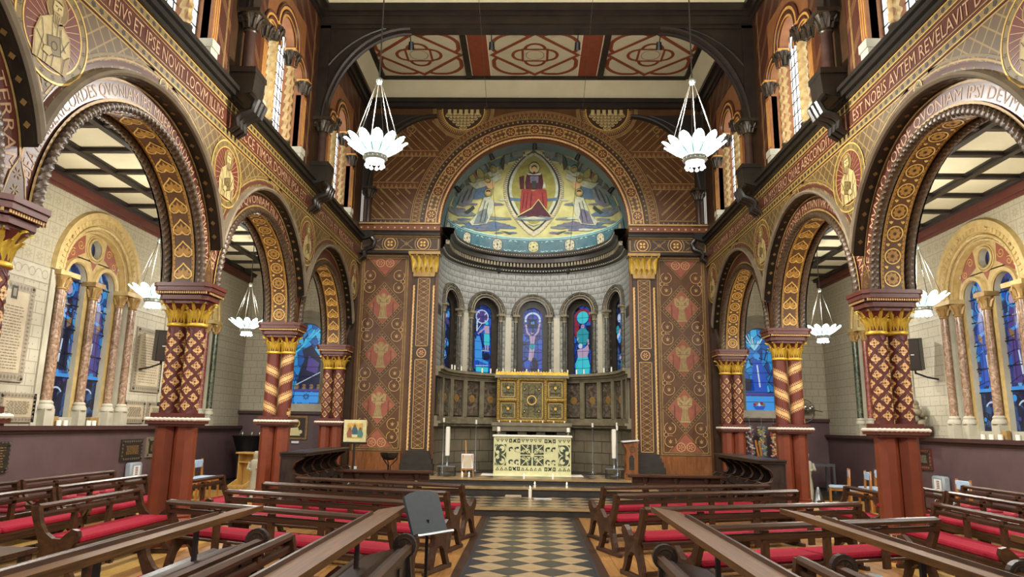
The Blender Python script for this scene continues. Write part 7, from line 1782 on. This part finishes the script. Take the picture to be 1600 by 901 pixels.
# folded-paper garlands on the end wall
for i, (x, lb) in enumerate(((5.66, 'string of white and mixed folded paper beside the small-lozenge column'), (5.97, 'string of green and multicoloured folded paper, the middle one'), (6.28, 'string of orange and pink folded paper beside the chevron column'), (6.72, 'string of pale folded paper just right of the chevron column'))):
    t = T('paper_garland', lb, 'garland', (x, 18.55, .92), 0, 'folded paper garlands'); g = G(); g.tube([(0, 0, .7), (0, 0, .98)], .006, 4); g.tube([(0, 0, .98), (0, .28, .98)], .006, 4); g.obj('cord', MT['metal_grey'], t)
    pal = [['#d8d4cc', '#b9a7a0', '#8f8fa8', '#a05a4a'], ['#5f9a74', '#d8c070', '#c7a2a0', '#6f8fb0'], ['#e0a060', '#e4b8a0', '#d0d090', '#c86a6a'], ['#d0ccc4', '#c0a8a8', '#a8b8c0', '#d8c8a0']][i]
    R = random.Random(i)
    for j, c in enumerate(pal):
        mn = 'paper_%d_%d' % (i, j); plain(mn, c, .8); g = G()
        for k in range(42):
            q = R.random(); an = R.random()*6.28; r = R.uniform(.02, .085); cx, cy, cz = r*cos(an), r*sin(an), .74*q; a1, a2 = R.random()*6.28, R.random()*6.28; l = .05
            g.add([(cx, cy, cz+.02), (cx+l*cos(a1), cy+l*sin(a1), cz-.01), (cx+.01, cy, cz-.035), (cx+l*cos(a2), cy+l*sin(a2), cz+.01)], [(0, 1, 2), (0, 2, 3)])
        g.obj('folded_paper', MT[mn], t)
g = G(); g.box(-.015, .015, -.01, .01, 0, .3); g.box(.045, .075, -.01, .01, 0, .27); g.xf(Matrix.Rotation(radians(-8), 4, 'Y')); tag(g.obj('wood_slats', MT['chair_wood'], None, False, (4.3, 13.65, 1.092)), 'two narrow pine slats leaning above the right choir stall', 'slats')
# grey table, pale figure, cone on the right; statue on the left
t = T('side_table', 'grey metal side table by the right end wall', 'table', (7.1, 18.0, 0)); g = G(); g.box(-.5, .35, -.25, .25, .72, .78); g.obj('top', MT['metal_grey'], t)
for a in (-.47, .32):
    for b in (-.22, .22): G().box(a-.025, a+.025, b-.025, b+.025, 0, .72).obj('leg', MT['metal_grey'], t)
def figure(x, y, z, h, label, mat):
    t = T('statue', label, 'statue', (x, y, z)); k = h
    g = G(); g.lathe([(.0, 0), (.13*k, .0), (.13*k, .04*k), (.10*k, .07*k), (.115*k, .2*k), (.10*k, .4*k), (.085*k, .52*k), (.115*k, .62*k), (.125*k, .74*k), (.10*k, .80*k), (.04*k, .83*k), (.038*k, .86*k), (.06*k, .9*k), (.065*k, .95*k), (.04*k, .99*k), (0, k)], (0, 0, 0), 18)
    g.tube([(-.12*k, 0, .76*k), (-.15*k, -.04*k, .62*k), (-.06*k, -.12*k, .6*k)], [.04*k, .035*k, .028*k], 8); g.tube([(.12*k, 0, .76*k), (.15*k, -.04*k, .62*k), (.05*k, -.12*k, .64*k)], [.04*k, .035*k, .028*k], 8); g.obj('figure', MT[mat], t, True)
figure(6.35, 16.7, .0, 1.1, 'pale carved standing figure just right of the right chevron column', 'stone_pale'); figure(-5.85, 15.2, .0, .98, 'cream standing statue just left of the left chevron column', 'stone_pale')
t = T('metal_cone', 'pale metal cone standing on the floor by the right chevron column', 'cone', (6.3, 16.0, 0)); g = G(); g.lathe([(.14, 0), (.14, .01), (.03, .36), (.0, .38)], (0, 0, 0), 16); g.obj('body', MT['metal_grey'], t, True); g = G(); g.lathe([(.15, 0), (.15, .02), (.12, .03)], (0, 0, 0), 16); g.obj('rim', MT['plastic_grey'], t)
# pine prayer desk, black cloth table, tilted pad, small icon on the left
t = T('prayer_desk', 'pale pine prayer desk with open shelf in the left aisle', 'prayer desk', (-6.55, 16.3, 0), radians(-20))
for x in (-.22, .2): g = G(); g.prism([(-.3, 0), (.25, 0), (.25, .85), (.12, .88), (.05, .85), (.05, .3), (-.3, .14)], x, x+.03, 'x'); g.obj('side', MT['pine'], t)
g = G(); g.box(-.25, .26, -.02, .3, .86, .9, .006); g.obj('top', MT['pine'], t); g = G(); g.box(-.2, .2, .05, .25, .66, .69); g.obj('shelf', MT['pine'], t); g = G(); g.box(-.24, .25, -.36, .1, .12, .17); g.obj('kneeling_board', MT['pine'], t); g = G(); g.box(-.2, .2, .22, .25, .1, .86); g.obj('back_panel', MT['pine'], t)
t = T('cloth_table', 'round table draped in black cloth in the left aisle corner', 'table', (-7.15, 18.0, 0)); g = G(); V = []
for j, (r, z) in enumerate(((.18, .02), (.2, .5), (.26, .82), (.40, 1.22), (.42, 1.24), (0.0, 1.24))):
    for i in range(24): q = 1+.05*sin(6*2*pi*i/24)*(1-j/5); V.append((r*q*cos(2*pi*i/24), r*q*sin(2*pi*i/24), z))
g.add(V, [(j*24+i, j*24+(i+1) % 24, (j+1)*24+(i+1) % 24, (j+1)*24+i) for j in range(5) for i in range(24)]); g.obj('cloth', MT['metal_black'], t, True)
for i, (a, b) in enumerate(((-.2, .05), (.1, -.1), (.2, .15))): g = G(); g.lathe([(.04, 1.24), (.05, 1.27), (.03, 1.3), (.035, 1.34), (0, 1.34)], (a, b, 0), 10); g.obj('cup', MT['silver'], t, True)
t = T('floor_cushion', 'tilted pale round pad leaning on the pine prayer desk', 'cushion', (-6.15, 15.95, .13)); g = G(); g.lathe([(0, 0), (.2, 0), (.22, .03), (.2, .06), (0, .06)], (0, 0, 0), 20); g.xf(Matrix.Rotation(radians(-35), 4, 'Y')); g.obj('pad', MT['stone_pale'], t, True); g = G(); g.lathe([(.16, -.13), (.14, -.06), (.05, -.03)], (0, 0, 0), 16); g.obj('base', MT['stone_dark'], t, True)
t = T('small_icon', 'small gilt icon on the dado beyond the left chevron column', 'icon', (-6.25, YE-.085, 1.14)); g = G(); g.box(-.3, .3, 0, .03, 0, .62); g.obj('board', MT['gold_dim'], t); D = Deco(lambda u, v, h: (u, -h, v), .003); D.rect('ink', -.24, .24, .05, .57, 1); D.arc('gold_pale', (-.02, .42), .1, .03, -1, 2.4, 2, 14); D.disc('icon_skin', (-.03, .4), .06, 2, 12); D.poly('icon_cream', [(-.15, .3), (.05, .32), (.12, .1), (-.18, .1)], 2); D.disc('icon_cream', (.12, .2), .05, 3, 10); D.done(t, 'painting'); G().box(-.1, .1, -.01, 0, -.1, -.04).obj('title_card', MT['white_paint'], t)
# hanging microphones on thin wires
for (xa, ya, za), (xb, yb, zb), lb in (((-1.0, 11.2, 9.0), (-.83, 17.1, 5.45), 'thin wire with a tiny black microphone, left before the apse'), ((1.02, 11.2, 9.0), (.9, 17.1, 5.45), 'thin wire with a tiny black microphone, right before the apse')):
    t = T('hanging_microphone', lb, 'microphone'); k = .12; g = G(); a_ = Vector((xa, ya, za)); b_ = Vector((xb, yb, zb)); top = a_+(a_-b_)*.24; g.tube([tuple(top), tuple(b_)], .005, 4); g.obj('wire', MT['ink'], t); g = G(); g.lathe([(.02, 0), (.045, .03), (.045, .11), (.015, .14)], tuple(b_-Vector((0, 0, .12))), 10); g.obj('microphone', MT['metal_black'], t, True)
